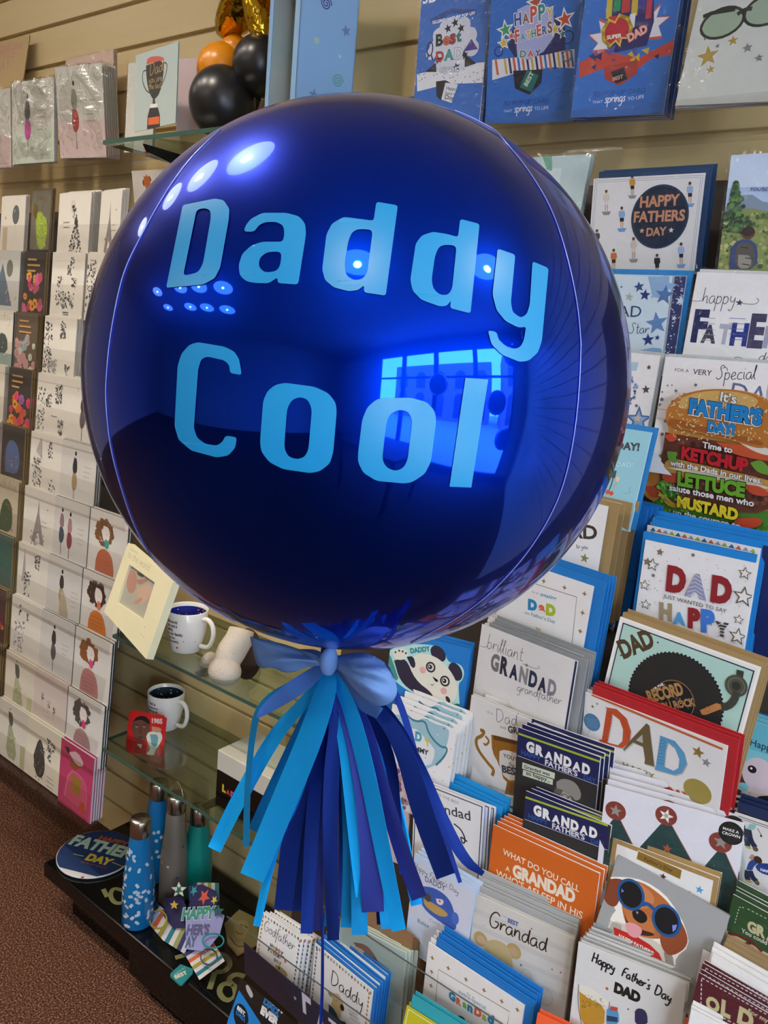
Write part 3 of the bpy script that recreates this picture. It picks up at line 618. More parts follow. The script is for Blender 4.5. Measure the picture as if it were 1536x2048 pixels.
S_ = [
 # (points, material, depth offset)
 ([K+(54,), (560, 470, 60), (360, 900, 70), (275, 1080, 62)], 'tissue_teal', .022),
 ([K+(54,), (540, 420, 60), (400, 560, 75), (190, 930, 80), (72, 1176, 70)], 'tissue_cyan', -.006),
 ([K+(20,), (470, 320, 30), (300, 430, 36), (262, 620, 32), (240, 900, 30), (236, 1160, 34)], 'tissue_teal', -.012),
 ([K+(54,), (720, 480, 70), (760, 800, 80), (770, 1200, 70), (748, 1575, 58)], 'tissue_teal', .014),
 ([K+(54,), (600, 600, 70), (530, 1000, 75), (500, 1490, 70)], 'tissue_navy', .02),
 ([K+(54,), (560, 600, 80), (480, 1000, 100), (425, 1485, 92)], 'tissue_navy', .012),
 ([K+(54,), (640, 600, 60), (600, 1000, 66), (600, 1590, 60)], 'tissue_peri', .008),
 ([K+(54,), (620, 560, 66), (575, 1000, 74), (545, 1606, 62)], 'tissue_navy', .0),
 ([K+(54,), (600, 500, 60), (490, 900, 75), (390, 1100, 55), (290, 1568, 36)], 'tissue_cyan', -.01),
 ([K+(54,), (650, 350, 110), (560, 620, 130), (420, 950, 130), (265, 1320, 128)], 'tissue_cyan', -.02),
 ([K+(54,), (700, 500, 60), (670, 800, 84), (665, 1200, 74), (682, 1640, 60)], 'tissue_navy', -.008),
 ([K+(54,), (735, 600, 60), (780, 900, 86), (800, 1250, 50), (802, 1420, 8)], 'tissue_cyan', -.004),
 ([K+(54,), (760, 600, 70), (810, 1100, 82), (818, 1612, 82)], 'tissue_teal', .006),
 ([K+(54,), (790, 600, 80), (865, 1000, 110), (885, 1495, 114)], 'tissue_peri', -.002),
 ([K+(54,), (830, 600, 60), (920, 1100, 80), (965, 1580, 76)], 'tissue_teal', .01),
 ([K+(40,), (760, 420, 76), (850, 750, 84), (935, 1180, 82), (1018, 1590, 72)], 'tissue_cyan', -.018),
 ([K+(54,), (840, 500, 60), (930, 850, 70), (1030, 1180, 82), (1122, 1425, 80)], 'tissue_peri', -.01),
 ([K+(54,), (860, 500, 90), (960, 800, 70), (1050, 1200, 60), (1110, 1460, 60)], 'tissue_cyan', .012),
 ([K+(54,), (880, 480, 60), (980, 720, 60), (1010, 1000, 40), (1040, 1300, 36)], 'tissue_navy', .006),
 ([K+(54,), (900, 560, 50), (1020, 950, 40), (1085, 1300, 36)], 'tissue_cyan', .018),
 ([K+(54,), (900, 440, 66), (1040, 640, 92), (1130, 960, 112), (1258, 1312, 100)], 'tissue_navy', -.014),
 ([K+(54,), (960, 450, 46), (1120, 740, 60), (1230, 1000, 62), (1350, 1230, 60), (1450, 1300, 26)], 'tissue_navy', -.008),
 ([K+(54,), (960, 300, 30), (1040, 460, 36), (1120, 760, 30), (1250, 1100, 26), (1332, 1345, 20)], 'tissue_navy', .004),
 ([K+(54,), (640, 700, 50), (680, 1100, 50), (665, 1570, 60)], 'tissue_teal', .018),
 ([K+(54,), (740, 800, 60), (740, 1200, 60), (730, 1500, 40)], 'tissue_navy', .022),
 ([K+(54,), (920, 900, 40), (915, 1300, 50), (918, 1560, 24)], 'tissue_navy', .02)]
nm = {'tissue_cyan': 'cyan', 'tissue_teal': 'mid blue', 'tissue_navy': 'navy', 'tissue_peri': 'violet blue'}
for pts, mt_, dy in S_: strip('tissue_strip', tas, TM, pts, mt_, dy)['label'] = nm[mt_]+' tissue strip'
st = strip('ribbon_string', tas, TM, [(628, 1500, 14), (628, 1640, 14), (626, 1900, 16), (618, 2068, 16), (610, 2150, 16)], 'tissue_navy', .01, 0, tw=0)
bow = empty('ribbon_bow', tuple(atY((657, 1324), YT-.02)), 'pale blue sheer ribbon bow tied round the neck of the balloon', 'bow'); BM_ = bow.location.copy()
def lobe(name, outline, mtl, c, bulge=0.012, dy=-0.02):
    """a puffed ribbon loop: traced outline, pleated towards the knot c"""
    P = smooth(outline+[outline[0]], 2)[:-1]; n = len(P); V = []; R = 7
    cx_ = sum(p[0] for p in P)/n; cy_ = sum(p[1] for p in P)/n
    for j in range(R+1):
        t = j/R
        for i, p in enumerate(P):
            x, y = cx_+(p[0]-cx_)*t, cy_+(p[1]-cy_)*t; a = math.atan2(y-c[1], x-c[0]); d = math.hypot(x-c[0], y-c[1])
            yy = YT+dy-bulge*(1-t*t)+0.003*math.sin(a*17+d*0.004)*min(1, d/90)*(1-t**4)
            V.append(Vector(atY(px('TS', (x, y)), yy))-BM_)
    F = [(j*n+i, j*n+(i+1) % n, (j+1)*n+(i+1) % n, (j+1)*n+i) for j in range(R) for i in range(n)]
    m_ = len(V); V += [Vector((v.x, v.y+(0.008*(1-(k//n)/R)), v.z))+Vector((0, 0.0006, 0)) for k, v in enumerate(V)]
    F += [tuple(x+m_ for x in f[::-1]) for f in F]+[(R*n+i, R*n+(i+1) % n, m_+R*n+(i+1) % n, m_+R*n+i) for i in range(n)]
    q = MB(); q.keepn = 1; q.mesh(V, F, mtl, True); return q.build(name, bow)
lobe('bow_loop', [(256, 85), (420, 120), (560, 170), (640, 200), (640, 235), (560, 235), (450, 280), (370, 240), (300, 252), (275, 180)], 'organza', (660, 215))
lobe('bow_loop', [(690, 185), (850, 160), (960, 225), (1000, 310), (1012, 385), (960, 440), (880, 440), (780, 360), (720, 270), (680, 240)], 'organza', (660, 215), 0.016, -0.028)
lobe('bow_loop', [(500, 150), (600, 150), (650, 195), (640, 225), (560, 200)], 'organza', (660, 215), .006, -.024)
strip('bow_tail', bow, BM_, [(650, 220, 30), (560, 300, 90), (440, 380, 90), (330, 460, 56), (292, 500, 8)], 'organza_mid', -.03)
strip('bow_tail', bow, BM_, [(670, 225, 24), (760, 330, 60), (830, 420, 90), (920, 480, 60)], 'organza_mid', -.016)
kp = Vector(atY(px('TS', (660, 212)), YT-.034))-BM_
MB().sphere(kp, 0.0088, 'organza', (0.75, 0.8, 1.25)).build('knot', bow)
MB().lathe([(0.011, 0), (0.006, 0.008), (0.006, 0.02), (0.016, 0.032)], 'blue_foil', 16, Matrix.Translation(Vector(atY((655, 1316), BC.y-.015))-Vector(BC)-Vector((0, 0, 0.006)))).build('neck', ball)

# ------------------------------------------------------------------ cards on the right-hand rack and shelf
WH = '#e4e3e4'; NV = '#1b2450'; BLU = '#1583c8'; KR = '#a08457'; GOLD = '#b0924a:s'; SIL = '#b8bac0:m'
rnd = random.uniform
def confetti(A, n, cols, r=(0.0006, 0.0016), box=(0.02, 0.03, 0.98, 0.97), star=0.4):
    f, A.fr = A.fr, None
    for _ in range(n):
        p = (rnd(box[0], box[2]), rnd(box[1], box[3])); c = random.choice(cols)
        if random.random() < star: A.star(p, rnd(*r)*1.8, c, rot=rnd(0, 2))
        else: A.disc(p, rnd(*r), c, n=8)
    A.fr = f
def bunting(A):
    cols = ['#1c6c8c', '#c8603c', '#8c97a6', '#9aac3c']
    w, h = A.w, A.h; n = int(w/0.0085); k = 0
    for i in range(n):
        x = 0.004+i*(w-0.008)/n; A.raw([(x, -0.0065), (x+0.008, -0.0065), (x+0.004, -0.0015)], cols[k % 4]); k += 1
    for i in range(int(h/0.0085)):
        y = -0.006-i*0.0085
        A.raw([(w-0.0075, y), (w-0.0035, y-0.004), (w-0.0075, y-0.008), (w-0.0115, y-0.004)], cols[k % 4]); A.raw([(0.0035, y-.004), (0.0075, y), (0.0115, y-.004), (.0075, y-.008)], cols[(k+2) % 4]); k += 1
    for i in range(70): A.raw([(a:=rnd(0.014, w-0.014), b:=rnd(-h, -0.009)), (a+.001, b), (a+.001, b+.0006), (a, b+.0006)], cols[i % 4])
# --- pop-up cards on the top shelf
def a_pop1(A):
    A.quad(0, .0, 1, 1, '#2f66b4'); A.text('SECOND NATURE POP UPS', (130, 103), (316, 58), '#dfe6f2', bold=.01, h=1.0)
    A.poly([(125, 80), (215, 35), (318, 40), (318, 62), (215, 55), (132, 105)], '#24488c'); A.text('SECOND NATURE POP UPS', (135, 100), (314, 58), '#e8ecf4', bold=.015)
    A.poly([(70, 310), (110, 300), (200, 275), (362, 258), (362, 345), (200, 350), (72, 382)], '#d8d8dc')
    for i in range(40): A.disc((rnd(75, 358), rnd(285, 345)), .0012, '#8a8f9c', n=6)
    for p, r_ in (((225, 110), .013), ((190, 115), .011), ((265, 105), .012), ((165, 150), .012), ((290, 150), .013), ((150, 200), .012), ((300, 200), .012), ((130, 225), .009), ((175, 260), .013), ((245, 260), .013), ((215, 180), .026), ((210, 230), .022)): A.disc(p, r_, '#c9ccd6', n=12)
    for p in ((230, 95), (200, 120), (255, 118), (270, 230), (160, 250), (235, 280)): A.star(p, .007, '#1d1d24', rot=.3)
    A.poly([(265, 215), (298, 162), (325, 205)], '#4a3a86'); A.poly([(105, 300), (150, 262), (152, 300)], '#1c1c22'); A.poly([(270, 225), (318, 265), (270, 280)], '#1c1c22')
    A.ring((125, 205), .006, .0022, '#262a66', ry=.011); A.line([(120, 225), (113, 250)], .0025, '#262a66'); A.line([(130, 225), (136, 250)], .0025, '#262a66')
    for t, x0, x1, y, c in (('B', 150, 178, 192, '#23262c'), ('e', 180, 207, 188, '#c8603c'), ('s', 208, 232, 183, '#9a2c2c'), ('t', 236, 256, 175, '#25786c'), ('D', 150, 182, 258, '#b03a2a'), ('A', 185, 222, 252, '#2b8f86'), ('D', 226, 262, 246, '#cfcfd6'), ('ever', 165, 245, 303, '#c8cad4')): A.text(t, (x0, y), (x1, y-5), c, bold=.03, out='#20242c', ow=.02, h=1.15 if len(t) == 1 else .9)
    A.poly([(150, 340), (190, 335), (210, 345), (205, 395), (170, 420), (152, 400)], '#20222a'); A.poly([(190, 345), (242, 352), (215, 430), (172, 415)], '#d5d5da')
    for i, t in enumerate(('Happy', "Father's", 'Day')): A.text(t, (192-i*3, 373+i*20), (232-i*5, 378+i*20), '#333', bold=.01)
    A.text('3D', (95, 15), (155, 5), '#e8ecf4', bold=.03)
def a_pop2(A):
    A.quad(0, 0, 1, 1, '#2f6cbc')
    A.poly([(385, 300), (385, 250), (480, 240), (560, 215), (640, 212), (728, 205), (728, 285), (640, 280), (500, 300), (385, 335)], '#d9d8dc')
    for i, c in enumerate(['#c86a3a', '#24305c', '#c9a23c', '#24305c', '#c8523a', '#2f6cbc']*3):
        x = 395+i*18.5
        if i % 3 != 1 or i > 2: A.poly([(x, 250-(i*2.3)), (x+9, 249-(i*2.3)), (x+18, 312-(i*2)), (x+9, 314-(i*2))], c)
    A.poly([(450, 195), (480, 90), (520, 40), (640, 60), (690, 110), (690, 210), (600, 230), (480, 240)], '#262c5c')
    A.poly([(480, 110), (490, 40), (530, 20), (640, 30), (645, 150), (600, 215), (540, 250), (490, 240)], '#a9aed6')
    for p, r_, c in (((688, 80), .013, '#c8523a'), ((440, 125), .012, '#3a9460'), ((433, 180), .009, '#d2b23c'), ((465, 150), .006, '#c8523a'), ((648, 122), .008, '#d2b23c'), ((568, 10), .013, '#b04a3a'), ((678, 140), .006, '#3a8f8a')):
        A.star(p, r_*1.25, '#e6e4e0', rot=.2); A.star(p, r_*.85, c, rot=.2)
    cs = ['#c8523a', '#3a8f8a', '#d2b23c', '#4a8a5a', '#c8523a', '#30508c', '#8a5a3a']
    for t, x0, x1, y0, y1 in (('HAPPY', 478, 645, 108, 70), ('FATHERS', 482, 640, 177, 132), ('DAY', 500, 592, 240, 232)):
        n = len(t)
        for i, ch in enumerate(t): a = i/n; b = (i+.86)/n; A.text(ch, (x0+(x1-x0)*a, y0+(y1-y0)*a), (x0+(x1-x0)*b, y0+(y1-y0)*b), cs[(i+n) % 7], bold=.035, out='#eceaf0', ow=.045, h=1.5 if n > 3 else 1.0)
    A.ring((700, 155), .009, .0014, '#1c2a5c'); A.ring((412, 215), .007, .0014, '#1c2a5c'); A.ring((697, 232), .008, .0018, '#707888')
    A.poly([(472, 295), (595, 290), (590, 345), (540, 395), (480, 370)], '#1e2430'); A.poly([(530, 290), (578, 315), (550, 385), (500, 365)], '#1f6e66')
    A.text('BEST', (530, 362), (560, 305), '#c8d8c0', bold=.03)
    A.text('3D POP UP CARD', (433, 441), (622, 428), '#23509c', bold=.01); A.text('THAT', (432, 470), (468, 467), '#c8d4ea', bold=.01); A.script('springs', (476, 470), (552, 463), '#e6ecf6', .0012, 1.3); A.text('TO LIFE', (560, 460), (620, 455), '#c8d4ea', bold=.01)
def a_pop3(A):
    A.quad(0, 0, 1, 1, '#2f6cbc')
    A.poly([(745, 325), (750, 260), (840, 215), (1000, 240), (1170, 150), (1170, 220), (1050, 245), (990, 290), (850, 285), (790, 310)], '#bf4434')
    for P in ([(830, 75), (880, 100), (890, 210), (800, 220), (825, 185), (785, 145), (840, 135)], [(1090, 10), (1070, 70), (1132, 66), (1080, 110), (1095, 160), (1010, 170), (1040, 60)]):
        A.poly(P, '#c8523a'); c = (sum(p[0] for p in P)/len(P), sum(p[1] for p in P)/len(P)); A.poly([(c[0]+(p[0]-c[0])*.85, c[1]+(p[1]-c[1])*.85) for p in P], '#dcd8dc')
    A.poly([(865, 200), (860, 60), (880, -20), (1060, -20), (1060, 90), (1030, 190), (900, 220)], '#2a2860')
    for x, y, w_, h_, c in ((865, -10, 24, 90, '#c8b03a'), (895, -20, 30, 70, '#2a8a5a'), (930, -25, 34, 80, '#b83a34'), (970, -20, 26, 90, '#c8a83a'), (1000, -20, 30, 60, '#3a3a8c'), (1030, 0, 24, 80, '#b83a4c'), (872, 70, 44, 60, '#c02c3c'), (960, 60, 24, 60, '#dcdcE0'.lower())): A.poly([(x, y), (x+w_, y-6), (x+w_-6, y+h_-6), (x-6, y+h_)], c)
    A.star((905, 130), .022, '#d8b83c', n=9, inner=.6); A.star((905, 130), .017, '#c02c3c', n=9, inner=.6); A.text('SUPER', (863, 165), (925, 155), '#e8e0c8', bold=.04, out='#c02c3c', ow=.05); A.text('DAD', (955, 175), (1035, 130), '#e8b0a0', bold=.05, out='#b83a34', ow=.05, h=1.3)
    for i in range(16): A.poly([(x:=rnd(760, 1160), y:=rnd(195, 290)), (x+rnd(10, 40), y-rnd(0, 20)), (x+rnd(10, 30), y+rnd(5, 30))], random.choice(['#2a2860', '#c8a83a', '#b83a34', '#50508c', '#8c94a4']))
    A.poly([(855, 330), (850, 280), (990, 250), (992, 305), (915, 358)], '#a83a30'); A.poly([(880, 300), (935, 280), (950, 330), (900, 350)], '#2a2430'); A.text('BEST', (888, 338), (932, 325), '#c8a080', bold=.03)
    A.text('3D POP UP CARD', (805, 405), (1025, 385), '#23509c', bold=.01); A.text('THAT', (803, 433), (845, 429), '#c8d4ea', bold=.01); A.script('springs', (853, 430), (940, 422), '#e6ecf6', .0012, 1.3); A.text('TO LIFE', (950, 420), (1018, 409), '#c8d4ea', bold=.01)
def a_glasses(A):
    A.quad(0, 0, 1, 1, '#c6c8c0')
    for c, rot in (((1345, 95), .25), ((1530, 40), .25)):
        A.disc(c, .027, '#24281f', ry=.020, rot=rot); A.disc(c, .0235, '#96a890', ry=.0165, rot=rot)
    A.line([(1265, 70), (1300, 55), (1400, 38)], .005, '#24281f'); A.line([(1408, 60), (1440, 38), (1470, 36)], .005, '#24281f', 1)
    for p, r_, c in (((1285, 235), .012, GOLD), ((1390, 170), .006, GOLD), ((1296, 290), .005, GOLD), ((1450, 200), .006, SIL), ((1498, 242), .005, SIL), ((1325, 192), .003, '#707480'), ((1273, 163), .002, '#707480')): A.star(p, r_*1.15, c, rot=.2)
    A.line([(1290, -5), (1340, -18), (1420, -25)], .0015, '#888')
pk = dict(cello=True, gap=.002, fit_up=1)
pcard("pop-up card in clear wrap with 'Best Dad ever' art, leftmost of the blue pop-up cards", 'CA', (92, -30), (385, -60), (52, 520), y=1.128, h=.205, art=a_pop1, n=2, env='#20509c', **pk)
pcard("blue pop-up card reading 'Happy Fathers Day' in coloured letters over stripes", 'CA', (381, -20), (772, -55), (358, 517), y=1.124, h=.205, art=a_pop2, n=2, env='#20509c', **pk)
pcard("blue pop-up card with red 'Super Dad' comic burst on the top shelf", 'CA', (774, -20), (1178, -60), (714, 492), y=1.124, h=.205, art=a_pop3, n=3, env='#1c4a94', step=(.0014, 0, -.010), **pk)
pcard('pale grey card with black-rimmed glasses and gold stars on the top shelf', 'CA', (1255, -40), (1760, -100), (1148, 442), y=1.122, h=.205, art=a_glasses, n=2, env='#d8d8d4', **pk)

# --- first row
def a_pale(A):
    A.quad(0, 0, 1, 1, '#b9cfd2'); A.quad(.08, -.2, .55, .86, '#cfdfe0')
    for i in range(7): A.line([(60+i*12, 60), (95+i*8, 130+i*12), (110+i*2, 190)], .002, '#6aa88c', 1)
pcard('pale blue card with green leaves showing beside the upper edge of the balloon', 'CB', (20, 110), (396, 92), (-60, 560), art=a_pale, paper='#c6d8da', n=2, cello=True, dy=.015)
def foos(A, p, s, c, l='#23262c', base='#8c8f92', up=True):
    x, y = p
    if up: A.disc((x, y+s*1.05), s*.0000+.0048, base, ry=.0016); A.poly([(x-s*.32, y+s*.98), (x+s*.32, y+s*.95), (x+s*.2, y+s*1.2), (x-s*.18, y+s*1.22)], base)
    A.poly([(x-s*.1, y+s*.4), (x-s*.01, y+s*.4), (x-s*.03, y+s*.95), (x-s*.09, y+s*.95)], '#caa78c'); A.poly([(x+s*.03, y+s*.4), (x+s*.12, y+s*.4), (x+s*.1, y+s*.95), (x+s*.04, y+s*.95)], '#caa78c')
    A.poly([(x-s*.14, y+s*.22), (x+s*.15, y+s*.2), (x+s*.14, y+s*.5), (x-s*.12, y+s*.52)], l)
    A.poly([(x-s*.2, y-s*.2), (x+s*.2, y-s*.22), (x+s*.24, y+s*.1), (x+s*.13, y+s*.25), (x-s*.14, y+s*.27), (x-s*.22, y+s*.12)], c); A.disc((x, y-s*.35), .0021, '#c49a7c'); A.disc((x, y-s*.42), .0019, '#4a3428')
def a_foos(A):
    A.border(.0025, .0006, '#9aa2b4'); A.border(.005, .0005, '#9aa2b4')
    foos(A, (492, 370), 95, '#d8cfc0', '#d9dbe0'); foos(A, (592, 478), 95, '#8fb0dc', base='#6f9cd8'); foos(A, (660, 272), 88, '#d8963c'); foos(A, (1032, 318), 95, '#9db8d8', base='#7aa4d8'); foos(A, (432, 620), 85, '#3c4250'); foos(A, (540, 748), 90, '#d07a3c', '#3a3430'); foos(A, (668, 676), 95, '#d2c8b4', '#d8d4cc'); foos(A, (820, 780), 88, '#23262e'); foos(A, (975, 710), 95, '#a6bce0', base='#7aa4d8')
    A.disc((835, 496), .0395, '#14283e', ry=.0415, n=40); A.ring((835, 496), .0385, .0009, '#2c4a66', ry=.0405)
    for t, p, q_ in (('HAPPY', (708, 435), (965, 418)), ('FATHERS', (668, 530), (998, 518)), ('DAY', (750, 620), (880, 612))): A.text(t, p, q_, '#c98c6a', bold=.035, out='#2c2a30', ow=.02, h=1.25)
    A.star((722, 586), .004, '#cfb08c'); A.star((911, 582), .004, '#e4d4bc')
pcard("foosball player card with round navy 'Happy Fathers Day' badge, top row", 'CB', (412, 250), (1132, 214), (372, 850), art=a_foos, env='#1a3f66', envo=(.008, .009), n=1, step=(.003, .002, -.006), cello=True)
def a_back(A):
    A.quad(0, 0, 1, 1, '#a9bcd8'); A.quad(0, .72, 1, 1, '#c3d0e4'); A.poly([(1250, 440), (1400, 330), (1536, 420), (1900, 400), (1900, 900), (1200, 900)], '#7a8a9c', 1)
    A.poly([(1210, 840), (1250, 500), (1400, 430), (1560, 470), (1900, 440), (1900, 900), (1210, 900)], '#7f8a4c', 1)
    for _ in range(150): A.disc((rnd(1225, 1560), rnd(470, 830)), rnd(.001, .0035), random.choice(['#8f9a54', '#5d7038', '#a4a868', '#3f5a30', '#b8b478']), n=7)
    for _ in range(130): t = rnd(0, 1); A.disc((1330+rnd(-1, 1)*100*t, 270+t*320), rnd(.0015, .004), random.choice(['#2f5030', '#45683a', '#5d8048', '#203a24']), n=7)
    A.poly([(1285, 810), (1300, 700), (1330, 655), (1380, 640), (1440, 650), (1470, 700), (1465, 830), (1290, 830)], '#2f3f6c', 1)
    A.disc((1412, 600), .0075, '#5a3428'); A.disc((1408, 590), .0075, '#2a1c18', ry=.006)
    A.poly([(1330, 700), (1350, 660), (1430, 665), (1450, 710), (1450, 830), (1320, 830)], '#4e4844', 1); A.poly([(1345, 740), (1430, 745), (1425, 830), (1338, 830)], '#8a8278', 1)
    for p in ((1360, 690), (1390, 760), (1370, 800)): A.line([p, (p[0]+50, p[1]+8)], .0012, '#20201f')
    A.text("YOU'RE", (1418, 328), (1536, 327), '#3c4a86', bold=.02, shear=.2)
pcard('card showing a walker with a rucksack in green hills, at the right edge', 'CB', (1300, 98), (1980, 60), (1215, 850), art=a_back, n=2, cello=True, paper='#c8d2e2')
# --- second row
def a_star(A):
    A.quad(0, 0, 1, 1, '#b7d2e0'); A.poly([(440, 870), (935, 880), (865, 1380), (380, 1380)], '#cbdde6'); A.poly([(760, 880), (900, 880), (890, 1040), (790, 1010)], '#8fb4d4'); A.poly([(640, 1370), (840, 1330), (860, 1390), (600, 1400)], '#7fa8cc', 1)
    A.poly([(935, 880), (1012, 880), (945, 1380), (868, 1380)], '#2a3562'); A.poly([(922, 880), (936, 880), (870, 1380), (856, 1380)], '#9aa0b0')
    for _ in range(60): t = rnd(0, 1); A.disc((935-68*t+rnd(4, 70), 885+490*t), rnd(.0004, .001), '#d8dce8', n=6)
    for p, r_, c in (((704, 948), .0075, '#2f4a86'), ((742, 1000), .008, '#22367c'), ((640, 1012), .006, '#a8aaa4'), ((590, 948), .002, '#3a5080'), ((818, 1182), .0155, '#5d86b8'), ((762, 1290), .009, '#22387c'), ((822, 1275), .004, '#22387c'), ((855, 950), .02, '#8eb2d6'), ((868, 1000), .013, '#4a74a8'), ((972, 1038), .007, '#c8d8e8'), ((930, 1150), .004, '#d8dce8')): A.star(p, r_, c, rot=rnd(-.2, .3))
    A.text('DAD', (500, 1140), (715, 1142), '#2c4260', h=1.05); A.script('Star', (636, 1250), (765, 1250), '#2c4260', .0008, 1.1)
pcard("pale blue 'Dad Star' card with a navy starry edge strip", 'CB', (430, 862), (1010, 880), (372, 1378), art=a_star, env='#1a80c4', envo=(.007, .007), n=1, cello=True)
def a_happyf(A):
    A.script('happy', (1105, 1055), (1325, 1060), '#33363e', .0009, 1.25); A.line([(1040, 1035), (1080, 1042), (1110, 1035)], .0006, '#33363e', 2); A.line([(1325, 1045), (1400, 1060), (1460, 1060), (1480, 1035), (1462, 1020)], .0007, '#33363e', 2); A.star((1352, 1050), .0045, '#1c2450')
    for t, x0, x1, y, c, h in (('F', 1035, 1130, 1292, '#1c2554', 1.55), ('A', 1098, 1195, 1302, '#3a3448', 1.5), ('T', 1205, 1290, 1308, '#a9abb8', 1.55), ('H', 1285, 1395, 1318, '#1c2c7c', 1.4), ('E', 1398, 1498, 1328, '#3c3a56', 1.7), ('R', 1500, 1600, 1334, '#9a9cae', 1.5)): A.text(t, (x0, y), (x1, y+6), c, bold=.05, h=h)
    for i in range(5): A.line([(1110+i*4, 1290-i*36), (1195, 1296-i*36)], .0007, '#8c8a9c'); A.line([(1285, 1150+i*34), (1392, 1154+i*34)], .0007, '#4a5ca8')
    A.line([(1310, 1410), (1345, 1398), (1380, 1415)], .0007, '#33363e', 2); A.script('dad', (1470, 1425), (1600, 1440), '#33363e', .0009)
pcard("white card with patterned letters FATHER below a curly 'happy', second row", 'CB', (1080, 852), (1790, 880), (985, 1400), art=a_happyf, n=1, cello=True, env='#ccd0d0')
# --- third row
def a_ring(A):
    A.poly([(300, 150), (558, 170), (540, 235), (300, 215)], '#a9c6d4'); A.text('R', (480, 205), (505, 207), '#4a5a6c')
    for i in range(60): a = rnd(-1.6, 1.7); A.star((430+105*math.cos(a)+rnd(-12, 12), 370+105*math.sin(a)+rnd(-12, 12)), rnd(.001, .0032), random.choice(['#4a6a9c', '#7fa0c4', '#24386c', '#9ab4cc']), rot=rnd(0, 1))
    for p, r_ in (((635, 206), .0035), ((612, 375), .006), ((540, 497), .003), ((495, 480), .002)): A.star(p, r_, '#4a4648', rot=.2)
    A.star((555, 605), .019, '#4a6c9c', rot=.1); A.star((555, 605), .013, '#93acc8', rot=.1); A.star((548, 592), .006, '#d4c0a4', rot=.1)
pcard('white card with a wreath of small blue stars, mostly behind the balloon', 'CC', (70, 50), (722, 122), (-20, 640), art=a_ring, n=1, cello=True, env='#b4bab8')
def a_special(A):
    A.text('FOR A', (830, 238), (935, 246), '#44464c', bold=.0); A.text('VERY', (965, 258), (1108, 270), '#33353a', bold=.01); A.script('Special', (1140, 300), (1440, 300), '#2c2e34', .0010, 1.25); A.line([(1180, 215), (1225, 205), (1230, 235)], .0008, '#2c2e34', 2)
    A.text('DAD', (1240, 460), (1660, 520), '#5a6490', h=1.2); confetti(A, 26, ['#6c6e78', '#9a9ca4', '#4c5a86'], (.0008, .002), (0, .3, .4, .9), .8)
    A.line([(700, 520), (900, 545)], .0005, '#8c8c94'); A.line([(690, 590), (860, 610)], .0005, '#8c8c94')
pcard("white card reading 'For a very Special Dad', its lower half behind the burger card", 'CC', (762, 124), (1560, 180), (675, 700), art=a_special, n=1, cello=True, env='#b8beba', h=.15)
# --- fourth row
def a_day(A):
    A.quad(0, 0, 1, 1, '#8ec0cc'); A.text('DAY!', (385, 822), (560, 838), '#3c4248', bold=.05, h=1.1); A.text('DAD!', (385, 958), (515, 965), '#b4dae2', bold=.02, out='#5f96a4', ow=.03)
    A.line([(370, 1020), (352, 1090), (325, 1160)], .0016, '#3c4c54'); A.poly([(345, 985), (392, 990), (378, 1045), (345, 1040)], '#3c4c54'); A.line([(395, 1070), (375, 1110), (350, 1165)], .0016, '#b8a88c'); A.poly([(388, 1030), (420, 1040), (405, 1075), (382, 1072)], '#d8c4a8', 1)
    A.disc((322, 1150), .003, '#c8503c'); A.disc((350, 1160), .003, '#c8503c'); A.line([(500, 1110), (480, 1135), (500, 1155), (460, 1165), (440, 1150)], .0005, '#5f96a4', 2)
pcard("light blue card ending 'Day! Dad!' with barbecue tools, beside the balloon", 'CC', (70, 610), (657, 700), (-40, 1110), art=a_day, paper='#d4e0e0', env='#1a78b8', envo=(.006, .007), n=1)
